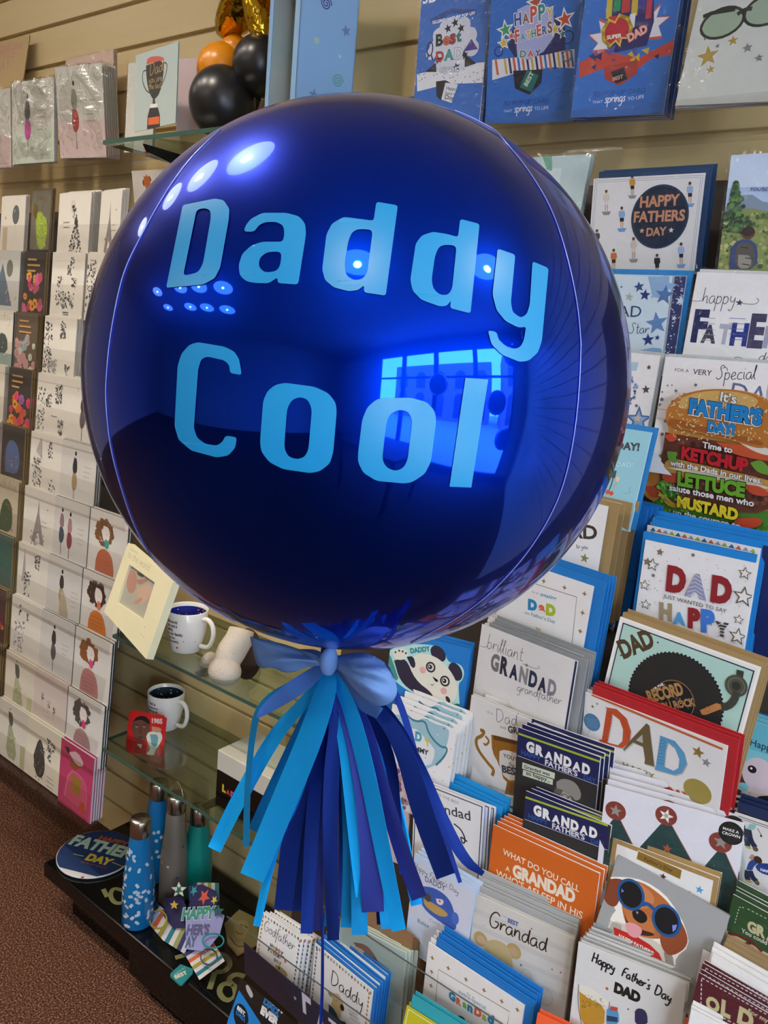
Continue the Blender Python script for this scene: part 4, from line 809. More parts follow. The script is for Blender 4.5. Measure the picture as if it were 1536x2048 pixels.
def a_burger(A):
    T = 'CT'; A.fr = 'CT'
    def bl(pts, c, s=2): A.poly(pts, c, s)
    A.fr = 'CC'
    bl([(600, 1020), (640, 910), (770, 850), (800, 1050), (740, 1120), (640, 1090)], '#c07a30'); bl([(600, 1110), (780, 1080), (780, 1190), (640, 1190)], '#c2502e')
    bl([(600, 1260), (780, 1160), (1300, 1280), (1640, 1300), (1660, 1500), (1400, 1510), (1080, 1440), (620, 1380)], '#4f8a2c', 1)
    for _ in range(140): A.disc((x:=rnd(620, 1560), 1230+(x-620)*.18+rnd(-10, 130)), rnd(.0012, .0035), random.choice(['#7cae3c', '#3f7428', '#94c050', '#5c9834', '#2f5c22']), n=7)
    bl([(760, 700), (1560, 830), (1620, 1250), (1400, 1330), (800, 1230), (700, 1100)], '#6a3c2a', 1)
    for _ in range(120): A.disc((x:=rnd(770, 1560), rnd(740, 1240)), rnd(.0015, .004), random.choice(['#7d4a36', '#57302a', '#8a5440', '#46271f']), n=7)
    bl([(740, 990), (770, 880), (1100, 960), (1560, 1060), (1620, 1110), (1540, 1170), (1100, 1060), (760, 1030)], '#cf9a48'); bl([(750, 960), (1000, 985), (1540, 1100), (1530, 1140), (980, 1020)], '#e6dcc0')
    bl([(740, 1000), (880, 1010), (900, 1060), (800, 1090), (730, 1050)], '#cc5030'); bl([(1360, 1090), (1500, 1110), (1560, 1190), (1400, 1170)], '#cc5030'); bl([(700, 1140), (780, 1190), (820, 1240), (1000, 1260), (780, 1280)], '#dc9c30')
    bl([(770, 840), (860, 850), (830, 900), (900, 930), (780, 920)], '#6ca43a'); bl([(1400, 930), (1480, 900), (1540, 960), (1600, 1030), (1460, 1010)], '#6ca43a')
    bl([(700, 1080), (760, 1050), (800, 1140), (900, 1180), (760, 1200)], '#5c9834')
    for _ in range(60): A.disc((rnd(700, 880), rnd(1080, 1230)), rnd(.001, .003), random.choice(['#7cae3c', '#3f7428', '#94c050']), n=7)
    bl([(1140, 770), (1420, 800), (1600, 870), (1640, 920), (1500, 915), (1250, 860)], '#cf5c34'); bl([(1290, 760), (1440, 780), (1600, 850), (1560, 880), (1440, 850)], '#e8e2d0'); bl([(750, 720), (830, 700), (860, 750), (790, 780)], '#cc5030')
    bl([(1300, 1350), (1480, 1340), (1500, 1400), (1360, 1440), (1250, 1400)], '#cf4c2c')
    bl([(760, 600), (770, 520), (850, 430), (1000, 385), (1160, 372), (1330, 385), (1500, 440), (1620, 560), (1640, 700), (1560, 790), (1480, 830), (1300, 770), (1000, 700), (800, 655)], '#c47e34')
    bl([(880, 440), (1000, 395), (1160, 380), (1330, 395), (1480, 450), (1420, 520), (1180, 500), (960, 520), (850, 520)], '#dcb468'); bl([(780, 640), (1000, 690), (1300, 760), (1500, 810), (1500, 760), (1200, 700), (900, 610), (780, 590)], '#a8602a')
    for _ in range(170): A.disc((rnd(790, 1560), rnd(400, 760)), .0016, random.choice(['#ecd49a', '#e0bc74', '#f0e0b4']), ry=.0008, rot=rnd(0, 3), n=8)
    A.fr = 'CT'; bk = '#18130f'
    A.text('It’s', (600, 245), (795, 285), '#f2f0ea', bold=.03, out=bk, ow=.03, h=1.0)
    A.text('FATHER’S', (220, 395), (1105, 545), '#f0eee8', bold=.12, h=1.35); A.text('FATHER’S', (225, 392), (1100, 540), '#1c8cd4', bold=.055, out='#10243c', ow=.03, h=1.35)
    A.text('DAY!', (445, 615), (780, 665), '#f0eee8', bold=.12, h=1.3); A.text('DAY!', (450, 612), (775, 660), '#1c8cd4', bold=.055, out='#10243c', ow=.03, h=1.3)
    for t, p, q_ in (('Time to', (388, 812), (748, 880)), ('with the Dads in our lives.', (0, 1025), (1110, 1250)), ('salute those men who', (-10, 1325), (1010, 1525)), ('up the courage to...', (35, 1620), (925, 1815))): A.text(t, p, q_, '#f2f0ea', bold=.03, out=bk, ow=.03, h=1.05)
    for t, p, q_, c in (('KETCHUP', (130, 940), (935, 1105), '#c4202c'), ('LETTUCE', (85, 1260), (900, 1410), '#6cae2c'), ('MUSTARD', (80, 1520), (815, 1690), '#ecd62c')): A.text(t, p, q_, c, bold=.06, out=bk, ow=.04, h=1.3)
BUR = [(760, 600), (770, 510), (850, 425), (1000, 380), (1160, 368), (1330, 380), (1500, 435), (1620, 550), (1660, 700), (1600, 800), (1660, 900), (1640, 1030), (1670, 1120), (1650, 1250), (1690, 1400), (1640, 1500), (1500, 1520), (1400, 1505), (1200, 1470), (1000, 1430), (640, 1400), (610, 1290), (690, 1230), (610, 1190), (590, 1140), (620, 1090), (595, 1020), (640, 900), (760, 850), (800, 800), (750, 740), (790, 690)]
pcard("burger-shaped Father's Day card with ketchup, lettuce and mustard wording", 'CC', (700, 330), (1700, 510), (590, 1400), die=BUR, art=a_burger, dy=-.012, paper='#c98a40', n=1, step=(.001, 0, -.006))
# --- fifth row
def a_kraft(A):
    A.text('Day', (480, 155), (530, 165), '#55565c'); A.text('DAD', (440, 235), (655, 255), '#3c342c', bold=.03, h=1.0); A.script('to you.', (545, 300), (612, 305), '#44464c', .0007); A.star((590, 352), .007, '#8c8450'); A.line([(470, 350), (490, 420)], .0007, '#888', 1)
pcard("white card ending 'D to you' with a brown paper envelope, beside the balloon's lower right", 'CD', (330, -5), (710, 88), (270, 440), art=a_kraft, env=KR, envo=(.014, .004), n=3, step=(.005, .002, -.008), h=.16)
pcard('bunting patterned card standing behind the brown paper envelopes', 'CD', (460, -20), (845, 98), (380, 560), dy=.045, art=bunting, h=.18, n=3, step=(.004, .001, -.005), env='#1a74c4', envo=(.018, .004), gap=.001)
# --- sixth row
pcard("card with a row of little triangles peeping over the 'Dad Happy' card", 'CD', (915, 180), (1498, 305), (870, 560), art=bunting, dy=.03, h=.15, n=2, step=(.001, .004, -.006), env='#1580cc', envo=(.006, .009))
def a_dadh(A):
    confetti(A, 150, ['#5c5e86', '#8c5c5c', '#6c6c74', '#9a9aa8'], (.0004, .0009), star=0.05)
    for p, r_ in (((980, 320), .007), ((940, 385), .0125), ((1416, 430), .0115), ((1410, 550), .018), ((1385, 668), .009), ((1380, 755), .0155), ((900, 490), .01), ((905, 590), .01), ((1150, 335), .004), ((945, 440), .004), ((915, 370), .008)):
        A.star(p, r_, '#5c544c' if r_ > .005 else '#2a2a30'); A.star(p, r_*.72, '#e8e4de' if r_ > .008 else '#7c6c54')
    for t, p, q_, c, h in (('D', (1008, 510), (1108, 530), '#8c2026', 1.5), ('A', (1105, 535), (1218, 560), '#8c90b0', 1.4), ('D', (1238, 565), (1345, 585), '#8c2026', 1.5), ('H', (975, 662), (1040, 672), '#a08c6c', 1.45), ('A', (1045, 685), (1110, 695), '#4c9cd4', 1.25), ('P', (1122, 702), (1185, 712), '#8c2026', 1.4), ('P', (1190, 722), (1262, 732), '#3c74cc', 1.4), ('Y', (1262, 745), (1335, 757), '#44403e', 1.4)): A.text(t, p, q_, c, bold=.07, h=h)
    for i in range(6): A.line([(1120, 545-i*20), (1160, 535-i*20), (1200, 560-i*20)], .0006, '#e8e6e8'); A.line([(1262+i*5, 745-i*16), (1290, 738-i*16), (1335, 750-i*16)], .0007, '#e8e6e8')
    A.text('JUST WANTED TO SAY', (995, 555), (1322, 635), '#4c4c50')
pcard("white card reading 'DAD just wanted to say HAPPY' with stars, under the burger card", 'CD', (905, 256), (1482, 382), (852, 660), art=a_dadh, env='#1580cc', envo=(-.003, .009), n=1, h=.16, rs=.72)
pcard("navy blue blank card half out of frame beside the 'Dad Happy' card", 'CD', (1512, 285), (1900, 380), (1440, 820), dy=.02, paper='#1e2a62', n=1, h=.15)
def a_amaz(A):
    A.line([(130, 640), (200, 440), (550, 552), (522, 830)], .0012, '#8c8478'); 
    for p in ((380, 470), (487, 503), (590, 535), (580, 633), (568, 728)): A.star(p, .0038, '#8c7440', n=4)
    A.text('for an', (320, 528), (352, 538), '#6c7480'); A.text('amazing', (362, 545), (444, 568), '#3c9cb8', bold=.02)
    for t, p, q_, c in (('D', (298, 612), (345, 622), '#2484b4'), ('a', (352, 625), (385, 634), '#e0643c'), ('D', (390, 638), (440, 650), '#a4bc30')): A.text(t, p, q_, c, bold=.08, h=1.15)
    A.text("on Father's Day", (282, 638), (438, 688), '#3c84a8'); A.poly([(335, 705), (362, 715), (368, 735), (350, 740)], '#c8b078')
pcard("white card reading 'for an amazing DaD' in coloured letters, blue envelope behind", 'CD', (140, 330), (635, 500), (90, 700), art=a_amaz, env='#1a78c4', envo=(.015, .010), n=3, step=(.002, .002, -.004), h=.15)
# --- seventh row
def a_rec(A):
    w, h = A.w, A.h; A.border(.0, .0022, '#ecebe8'); A.raw([(.005, -.006), (w-.005, -.006), (w-.005, -h), (.005, -h)], '#20283c'); A.raw([(.0065, -.0075), (w-.0065, -.0075), (w-.0065, -h), (.0065, -h)], '#a9cdc2')
    A.text('DAD', (790, 868), (958, 800), '#4a3c24', bold=.05, h=1.6); A.disc((778, 852), .0012, '#4a3c24'); A.disc((968, 786), .0012, '#4a3c24')
    c = A.L((1052, 1085)); A.fr = None; U = lambda x, y: (x/w, 1+y/h); R_ = .0565
    for i in range(72): a = i/72*2*math.pi; A.disc(U(c[0]+R_*math.cos(a), c[1]+R_*math.sin(a)), .0016, '#141414', n=6)
    A.disc(U(*c), R_, '#1c1b1a', n=64)
    for k in range(12): A.ring(U(*c), .0545-k*.0026, .0005, '#3a3836')
    A.disc(U(*c), .0245, '#8c6c44', n=40); A.disc(U(*c), .0235, '#12151c', n=40)
    for i in range(26): a = rnd(0, 6.28); q_ = rnd(.004, .022); A.disc(U(c[0]+q_*math.cos(a), c[1]+q_*math.sin(a)), rnd(.0003, .0007), '#dcdcdc', n=6)
    A.fr = 'CD'
    A.text('FOR THE', (938, 1040), (1000, 1005), '#e4e0d8', bold=.03); A.text('RECORD', (925, 1095), (1105, 1050), '#a87c48', bold=.05, h=1.9, out='#12151c', ow=.02); A.text("YOU ROCK", (960, 1140), (1165, 1110), '#a87c48', bold=.05, h=1.5)
    A.poly([(1375, 925), (1412, 935), (1405, 985), (1370, 975)], '#35372c'); A.disc((1372, 1010), .0125, '#4a4c40'); A.ring((1372, 1010), .0095, .001, '#6c6e60'); A.disc((1372, 1010), .005, '#2c2e26')
    A.line([(1375, 1040), (1362, 1085), (1330, 1115), (1285, 1122)], .0085, '#3a3d34', 1); A.poly([(1185, 1135), (1270, 1098), (1292, 1105), (1296, 1128), (1215, 1160), (1195, 1158)], '#b47844'); A.ring((1225, 1130), .003, .0006, '#8c5830')
pcard('mint green card with a black record player and DAD lettering, in a brown envelope', 'CD', (775, 652), (1498, 916), (690, 1010), paper='#e2e1dc', art=a_rec, env=KR, envo=(.003, .006), n=3, step=(.001, .0015, -.004), h=.17)
def a_bril(A):
    A.script('brilliant', (85, 815), (270, 885), '#4c4e54', .0008, 1.2); A.line([(50, 800), (70, 812), (90, 805)], .0006, '#4c4e54', 1); A.line([(270, 895), (330, 920), (362, 920), (350, 905)], .0006, '#4c4e54', 2); A.star((292, 903), .003, '#6c6e74')
    for i, (t, c) in enumerate(zip('GRANDAD', ['#77787c', '#2a3040', '#1c2c4c', '#8c8c90', '#23344c', '#1c2c4c', '#8a8a90'])): x = 103+i*49; A.text(t, (x, 918+i*21.5), (x+42, 936+i*21.5), c, bold=.055, h=1.9)
    A.script('grandfather', (240, 1035), (470, 1110), '#4c4e54', .0007); A.raw([(A.w-.003, 0), (A.w, 0), (A.w, -A.h), (A.w-.003, -A.h)], '#1c2850')
pcard("white card reading 'brilliant Grandad' in navy and grey letters, in clear sleeve", 'CD', (62, 690), (553, 886), (28, 970), art=a_bril, env='#8c9094', envo=(.012, .005), n=3, step=(.001, .0025, -.004), cello=True, h=.14)
def a_panda(A):
    A.quad(0, 0, 1, 1, '#1672bc'); cr = '#d9d5c4'; dk = '#2a2438'
    A.poly([(80, 240), (180, 170), (300, 160), (400, 165), (440, 175), (500, 210), (520, 285), (600, 290), (632, 340), (620, 400), (590, 420), (595, 520), (600, 590), (540, 600), (400, 560), (200, 440), (90, 330)], '#a9d4d0', 2)
    A.poly([(85, 250), (130, 220), (160, 300), (200, 420), (110, 360)], '#3f8a80', 1)
    A.disc((455, 225), .0135, dk, ry=.010, rot=-.5); A.disc((570, 345), .0135, dk, ry=.010, rot=-.9)
    A.poly([(255, 300), (300, 225), (390, 225), (480, 270), (560, 370), (590, 460), (560, 560), (480, 565), (380, 500), (300, 420)], cr, 2)
    A.poly([(160, 270), (240, 250), (300, 400), (420, 490), (420, 540), (300, 490), (200, 410)], dk, 2); A.poly([(150, 200), (240, 185), (262, 240), (220, 270), (160, 260)], cr, 2); A.poly([(245, 245), (290, 240), (308, 310), (280, 325)], dk, 1)
    for p in ((170, 215), (195, 205), (218, 210), (240, 222)): A.disc(p, .0016, dk)
    for p in ((405, 315), (500, 408)): A.disc(p, .0078, dk); A.disc(p, .0052, cr); A.disc((p[0]-4, p[1]-2), .0034, '#141018'); A.disc((p[0]-8, p[1]-5), .001, '#fff')
    A.disc((352, 335), .005, '#d8a09c'); A.disc((492, 474), .005, '#d8a09c'); A.poly([(415, 375), (462, 405), (440, 418)], '#141018', 1); A.line([(405, 428), (418, 440), (425, 425)], .0007, '#141018', 1)
    A.disc((520, 530), .005, dk, ry=.003, rot=-.8); A.poly([(545, 565), (600, 555), (605, 600), (560, 600)], '#2f6a5c', 1); A.text('DADDY', (272, 222), (405, 205), '#2c7c84', bold=.05, h=1.2)
pcard('bright blue card with a waving cartoon panda, just under the balloon', 'CE', (150, 60), (676, 192), (110, 420), art=a_panda, paper='#1672bc', n=2, step=(.0, .004, -.005), h=.17)
# --- eighth row
def a_mummy(A):
    A.poly([(100, 620), (240, 640), (300, 680), (370, 650), (420, 690), (530, 720), (525, 800), (460, 1000), (100, 1000)], '#9cc0cc', 1)
    A.line([(240, 630), (300, 680), (370, 670), (390, 760), (470, 850), (520, 850), (500, 910), (440, 970)], .003, '#3c7c8c', 2); A.poly([(100, 760), (280, 700), (400, 820), (440, 880), (400, 990), (120, 960)], '#dfe2e4', 1)
    for t, p, q_, c in (('D', (300, 800), (345, 815), '#4c9cb0'), ('Y', (365, 838), (405, 842), '#d8c040'), ('DA', (170, 760), (262, 790), '#c86a5c')): A.text(t, p, q_, c, bold=.06, h=1.3)
    A.text('MUMMY', (240, 850), (390, 905), '#2c2e34', bold=.04); confetti(A, 30, ['#c8b45c', '#e4e4e4', '#50606c'], (.0006, .0012))
pcard("card with turquoise scalloped frame reading DADDY, behind the tassel's right side", 'CE', (150, 560), (575, 738), (110, 920), art=a_mummy, n=4, step=(.003, .006, -.005), h=.15)
pcard('plain white card standing high at the back behind the turquoise scalloped card', 'CE', (190, 430), (650, 640), (140, 760), dy=.03, n=1, h=.15)
def a_troph(A):
    A.script('Dad', (838, 680), (985, 710), '#4c5c6c', .0008, 1.05); A.text('AS A', (780, 618), (820, 635), '#8c9098'); A.text('and', (870, 720), (905, 732), '#6c7078'); A.text('GRANDAD', (922, 748), (1160, 800), '#3c444c', bold=.04, h=1.3)
    A.line([(735, 735), (765, 740), (750, 775), (705, 790), (715, 860), (790, 960), (830, 1000), (815, 1040)], .0048, '#9a6c20', 2); A.line([(770, 775), (800, 810), (770, 840), (760, 820)], .003, '#9a6c20', 2)
    A.poly([(810, 765), (860, 775), (1100, 840), (1100, 960), (1000, 1100), (900, 1090), (860, 960), (815, 880)], '#9a6820', 1); A.poly([(820, 770), (1100, 835), (1100, 860), (830, 800)], '#5c3c14')
    A.poly([(865, 875), (900, 865), (985, 890), (1040, 930), (1030, 1030), (950, 1085), (880, 1030), (862, 960)], '#dddad4', 1); A.text("YOU'RE", (888, 915), (1010, 955), '#4c4e54', bold=.02); A.script('the', (925, 975), (965, 985), '#4c4e54', .0007); A.text('BEST', (882, 1015), (1010, 1045), '#3c4048', bold=.05, h=1.1)
    A.poly([(915, 1080), (1000, 1100), (990, 1180), (900, 1160)], '#8a5c1c'); A.text('AND YOU ARE SO LOVED', (780, 1110), (1000, 1185), '#8c9098')
pcard("white card with a gold trophy cup reading 'You're the best', below brilliant Grandad", 'CE', (678, 500), (1345, 790), (618, 1040), art=a_troph, n=1, cello=True, dy=.008, h=.13)
pcard('cream card second behind the gold trophy card', 'CE', (770, 495), (1455, 745), (700, 900), dy=.018, n=1, step=(.0, .006, -.006), cello=True, h=.15)
pcard('pale yellow card at the very back above the gold trophy card', 'CE', (718, 385), (1415, 640), (660, 800), dy=.034, paper='#dedbb8', n=0, h=.16)
def a_red(A):
    A.disc((295, 298), .0145, '#4c7ca4', n=24); A.line([(285, 345), (255, 400), (268, 465)], .0004, '#8c9098', 2)
    for i in range(6): A.line([(255+i*2, 270+i*11), (335, 282+i*11)], .0004, '#7ca0bc')
    A.star((300, 187), .0032, '#6c6450'); A.star((332, 168), .0028, '#8c8c90')
    def stem(P, c, hole=None): A.poly(P, '#ecebe6', 0, hole); 
    D1 = [(385, 190), (470, 205), (540, 270), (570, 360), (560, 440), (510, 480), (345, 440), (350, 415), (365, 425), (400, 200)]; H1 = [(440, 240), (490, 280), (515, 350), (510, 430), (480, 460), (405, 440), (432, 300)]
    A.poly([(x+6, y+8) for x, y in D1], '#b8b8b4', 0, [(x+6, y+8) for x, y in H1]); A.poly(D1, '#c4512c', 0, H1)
    for i in range(9): A.line([(402-i*5, 225+i*24), (418-i*4, 240+i*24), (436-i*5, 228+i*24)], .0006, '#8c3418')
    for i in range(7): A.line([(500+i*8, 262+i*22), (520+i*6, 272+i*24)], .0006, '#8c3418')
    A2 = [(680, 305), (700, 320), (735, 610), (665, 590), (670, 560), (655, 470), (585, 440), (520, 500), (515, 490), (570, 420)]
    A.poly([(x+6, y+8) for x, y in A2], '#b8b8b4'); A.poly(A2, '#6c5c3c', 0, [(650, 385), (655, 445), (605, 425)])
    D3 = [(775, 390), (880, 430), (945, 510), (965, 590), (930, 655), (880, 670), (735, 630), (745, 605), (775, 420)]; H3 = [(830, 440), (880, 480), (912, 560), (905, 620), (870, 640), (805, 610), (815, 500)]
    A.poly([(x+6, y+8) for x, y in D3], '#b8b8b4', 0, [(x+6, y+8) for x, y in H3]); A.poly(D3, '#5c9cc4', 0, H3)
    for i in range(8): A.line([(770-i*2, 430+i*22), (800-i*2, 420+i*24), (815-i*2, 450+i*20)], .0005, '#2c5c7c')
    A.text('HAPPY', (512, 612), (735, 700), '#8c7c44:s', bold=.01, sp=1.25, h=.95); A.text("FATHER'S DAY", (425, 650), (1000, 860), '#c4512c', bold=.06, h=.9)
    A.star((1043, 508), .0095, '#8c7434:s', rot=-.1); A.star((1102, 582), .0072, '#8c8e98:s', rot=-.1); A.disc((1038, 785), .0205, '#a4924c:s', ry=.0185, n=30); A.line([(1045, 848), (1050, 870), (1050, 900)], .0005, '#8c7c3c', 1)
    A.poly([(295, 95), (1218, 480), (1215, 495), (292, 110)], '#c4612c')
pcard("large white card with embossed DAD letters and balloons, standing in front of a red envelope", 'CF', (250, 82), (1250, 470), (208, 640), art=a_red, env='#b8242c', envo=(.010, .011), n=2, step=(.001, .002, -.004), h=.17, rs=.8)
def a_hap(A):
    A.quad(0, 0, 1, 1, '#7cc0cc'); A.quad(0, 0, 1, .45, '#9accc8'); A.quad(0, .78, 1, 1, '#5fb0c4')
    A.text('Happy', (612, 565), (880, 650), '#1c2c34', bold=.01, h=1.2); A.line([(622, 722), (640, 710), (662, 710)], .001, '#1c2c34', 1)
    A.line([(800, 990), (560, 900), (470, 900), (440, 960), (425, 1050), (470, 1060), (480, 1010)], .0105, '#5c2c2c', 2)
    A.poly([(540, 1130), (580, 1010), (700, 930), (860, 900), (900, 1200), (560, 1170)], '#d8c8c4', 2); A.poly([(615, 960), (700, 1000), (850, 985), (850, 1010), (700, 1025), (625, 985)], '#6c2c34', 1)
    A.disc((700, 868), .0175, '#cdbdc4', ry=.0195, n=24); A.disc((636, 812), .0048, '#0c0c10', ry=.0045); A.disc((628, 802), .0012, '#e8e8ec'); A.poly([(680, 1110), (700, 1085), (860, 1080), (860, 1190), (700, 1160)], '#10182c', 1)
    A.star((532, 685), .002, '#c8d89c'); A.star((610, 1060), .002, '#c8a09c')
pcard("turquoise card reading 'Hap' with a cartoon dog nose, at the right edge", 'CJ', (565, 290), (1500, 600), (385, 1290), art=a_hap, paper='#b4d4d4', n=2, step=(.0, .003, -.004), h=.15, dy=.016)
pcard('bright blue blank envelope at the right edge above the turquoise dog card', 'CJ', (680, 232), (1500, 480), (600, 700), dy=.025, paper='#1a7cd0', n=1, h=.12)
# --- ninth row
def a_chimp(A, f='CE', dx=0, dy=0):
    A.quad(0, 0, 1, 1, '#2b2b2c'); X = lambda x, y: (x+dx, y+dy)
    A.poly([X(985, 700), X(1540, 900), X(1540, 1115), X(985, 910)], '#1a1f52'); A.line([X(990, 758), X(1540, 948)], .0028, '#a4b428'); A.line([X(985, 905), X(1540, 1112)], .0005, '#e0e0e8')
    for i, (t, hh) in enumerate(zip('GRANDAD', (1, .95, .85, 1, 1, .95, 1.05))): x = 1042+i*62; A.text(t, X(x, 868+i*24.5), X(x+54, 888+i*24.5), '#e6e4e0', bold=.07, h=1.35*hh)
    A.text('HAPPY', X(1008, 895), X(1140, 945), '#23508c', bold=.04, h=1.1); A.text("FATHER'S", X(1168, 965), X(1385, 1045), '#d8d8dc', bold=.03, h=1.1); A.text('DAY', X(1425, 1060), X(1510, 1092), '#23508c', bold=.04, h=1.2)
    if dx == 0:
        A.poly([(1018, 950), (1235, 1022), (1232, 1062), (1015, 992)], '#c8d0bc'); A.poly([(1022, 1000), (1222, 1065), (1219, 1102), (1019, 1037)], '#c8d0bc'); A.text('Grandad was', (1030, 988), (1200, 1042), '#1c2420', bold=.02); A.text('so happy...', (1042, 1032), (1205, 1085), '#1c2420', bold=.02)
        A.poly([(1245, 1080), (1290, 1055), (1370, 1080), (1412, 1150), (1405, 1200), (1360, 1210), (1280, 1140), (1245, 1130)], '#8a8680', 2); A.poly([(1240, 1120), (1300, 1140), (1370, 1200), (1350, 1290), (1300, 1330), (1250, 1280), (1200, 1200)], '#575350', 2)
        A.poly([(1290, 1140), (1350, 1180), (1345, 1260), (1310, 1290), (1270, 1240), (1265, 1180)], '#a39d94', 2); A.ring((1302, 1185), .005, .0009, '#181818'); A.ring((1342, 1202), .005, .0009, '#181818'); A.poly([(1275, 1215), (1330, 1235), (1325, 1270), (1290, 1270)], '#c4beb4', 2); A.line([(1280, 1240), (1305, 1255), (1328, 1250)], .0008, '#332e2c', 1)
        A.poly([(1350, 1270), (1400, 1220), (1470, 1300), (1500, 1400), (1350, 1330)], '#6c6864', 2); A.poly([(1160, 1190), (1250, 1200), (1300, 1330), (1130, 1250)], '#3c3a39', 2)
pcard('dark card reading GRANDAD with a grinning chimpanzee in a flat cap', 'CE', (990, 716), (1538, 918), (955, 1280), art=a_chimp, paper='#dcdce2', n=3, step=(.004, .003, -.005), h=.15, dy=-.010)
def a_crown(A):
    A.quad(0, 0, 1, 1, '#d6d4dc'); g = '#183c3c'; rd = '#7c3428'
    for P in ([(400, 1040), (440, 985), (490, 980), (600, 1200), (600, 1500), (360, 1400)], [(630, 1180), (780, 1015), (858, 1028), (1020, 1320), (1000, 1600), (560, 1500)], [(1060, 1345), (1180, 1205), (1235, 1222), (1350, 1480), (1380, 1700), (1000, 1600)]):
        A.poly([(x+4, y-3) for x, y in P], '#a4604c'); A.poly(P, g)
    A.poly([(650, 1200), (940, 1270), (960, 1330), (630, 1240)], '#2c5c50'); A.star((825, 1188), .008, '#9c4c34')
    for c in ((462, 922), (818, 957), (1200, 1145)): A.disc(c, .0165, rd, ry=.0155, n=30)
    A.star((462, 922), .0105, '#8c8680'); A.star((818, 957), .0115, '#e6e2dc', rot=-.2); A.star((818, 957), .006, '#a8a098', rot=.4); A.star((1205, 1142), .0115, '#8c8680')
    A.disc((1276, 1080), .0178, '#0c0c0d', n=32); A.text('MAKE A', (1218, 1052), (1330, 1085), '#f0f0f0', bold=.01); A.text('CROWN', (1212, 1082), (1338, 1118), '#f0f0f0', bold=.015)
pcard("white card with three dark green crown points and a black 'Make a crown' sticker", 'CF', (392, 738), (1370, 1012), (352, 1150), art=a_crown, n=4, step=(.0, .005, -.006), cello=True, h=.15, dy=-.010, rs=.74)
def a_golf(A):
    A.border(.003, .0008, '#23262c'); A.border(.0055, .0006, '#23262c'); sk = '#c89878'
    A.poly([(580, 1430), (610, 1370), (680, 1380), (660, 1430)], '#8cc4bc'); A.line([(690, 1415), (735, 1495)], .0007, '#222'); A.disc((728, 1495), .0012, '#222')
    A.line([(590, 1425), (580, 1520), (590, 1600)], .006, '#1c2848', 1); A.line([(600, 1430), (620, 1540), (668, 1610)], .006, '#1c2848', 1); A.disc((597, 1612), .003, '#c4b45c', ry=.0015); A.disc((670, 1628), .003, '#6c5c3c')
    A.poly([(600, 1720), (640, 1670), (690, 1740), (660, 1760)], sk, 1); A.poly([(575, 1840), (600, 1760), (650, 1730), (700, 1770), (650, 1810), (640, 1850)], '#2c4c94', 1); A.disc((695, 1740), .0045, '#3c2c24'); A.line([(590, 1850), (582, 1920), (602, 1950)], .006, '#1c2848', 1); A.line([(615, 1850), (640, 1920), (682, 1960)], .006, '#1c2848', 1)
    A.disc((605, 1958), .003, '#c4b45c', ry=.0015); A.disc((688, 1975), .0025, '#6c5c3c', ry=.003)
    A.poly([(670, 1810), (690, 1780), (760, 1770), (900, 1800), (900, 1920), (760, 1890), (690, 1850)], '#1c3c8c', 1); A.text('HAPPY', (722, 1850), (860, 1890), '#e8e8ec', bold=.05, h=1.1)
pcard('white card with two golfers inside a thin black frame, at the right edge', 'CJ', (458, 1248), (1250, 1520), (425, 1800), art=a_golf, env='#1a2c54', envo=(.004, .012), n=2, step=(.0, .004, -.004), cello=True, h=.16, dy=.008)
pcard('bright blue envelopes above the golfer card, at the right edge', 'CJ', (505, 1105), (1300, 1380), (470, 1500), dy=.03, paper='#1a84d4', n=2, step=(.001, .004, -.003), h=.12)
def a_ndad(A):
    A.border(.002, .0014, '#18224c'); A.text('TO THE BEST', (440, 1168), (595, 1235), '#8c8c94'); A.text('Grandad', (360, 1255), (672, 1340), '#3c3e44', bold=.01, h=1.05); A.line([(560, 1360), (610, 1400), (640, 1470), (620, 1500), (600, 1440), (650, 1480)], .0022, '#222', 2)
pcard("white card ending 'ndad' in a thin navy frame, right of the tassel", 'CE', (300, 1060), (762, 1240), (290, 1420), art=a_ndad, n=2, step=(.006, -.001, -.005), env='#1a5cbc', envo=(.0, -.004), h=.15, dy=-.004)
pcard("bright blue envelope lying high behind the 'ndad' card", 'CE', (390, 940), (935, 1195), (370, 1200), dy=.02, paper='#1a94d8', n=2, step=(-.002, -.006, .004), h=.10)
pcard('orchid pattern card peeping out right behind the tassel', 'CE', (60, 930), (290, 1010), (40, 1250), dy=.01, paper='#d0b8bc', n=0, h=.15, art=lambda A: [A.disc((rnd(170, 280), rnd(980, 1320)), rnd(.002, .006), random.choice(['#8c5c74', '#b48c94', '#d8c8b8', '#6c4c6c']), n=8) for _ in range(40)])
# --- tenth row
def a_orange(A):
    A.quad(0, 0, 1, 1, '#d0641c')
    for t, p, q_, b_, h in (('WHAT DO YOU CALL', (168, 278), (562, 475), .015, 1.25), ('A', (182, 362), (205, 372), .015, 1.2), ('GRANDAD', (218, 388), (540, 532), .06, 1.5), ('WHO’S ASLEEP iN HiS', (132, 390), (578, 615), .015, 1.25), ('FAVOURiTE', (300, 520), (490, 615), .02, 1.2), ('CHAiR?', (200, 540), (330, 610), .02, 1.1)): A.text(t, p, q_, '#ecdcc8', bold=b_, h=h)
pcard("orange card reading 'What do you call a Grandad who's asleep in his favourite'", 'CH', (120, 125), (668, 380), (92, 420), art=a_orange, paper='#e2e2e4', n=4, step=(.003, .0035, -.004), h=.16)
pcard('turquoise envelope sticking up behind the orange Grandad card', 'CH', (190, 52), (700, 325), (170, 300), dy=.03, paper='#2ca0ac', n=0, h=.14)
pcard('second dark GRANDAD card, standing directly in front of the chimpanzee card', 'CE', (1042, 1140), (1612, 1375), (1010, 1500), art=lambda A: a_chimp(A, 'CE', 48, 425), paper='#dcdce2', n=2, step=(.004, .003, -.005), h=.13, dy=-.004)
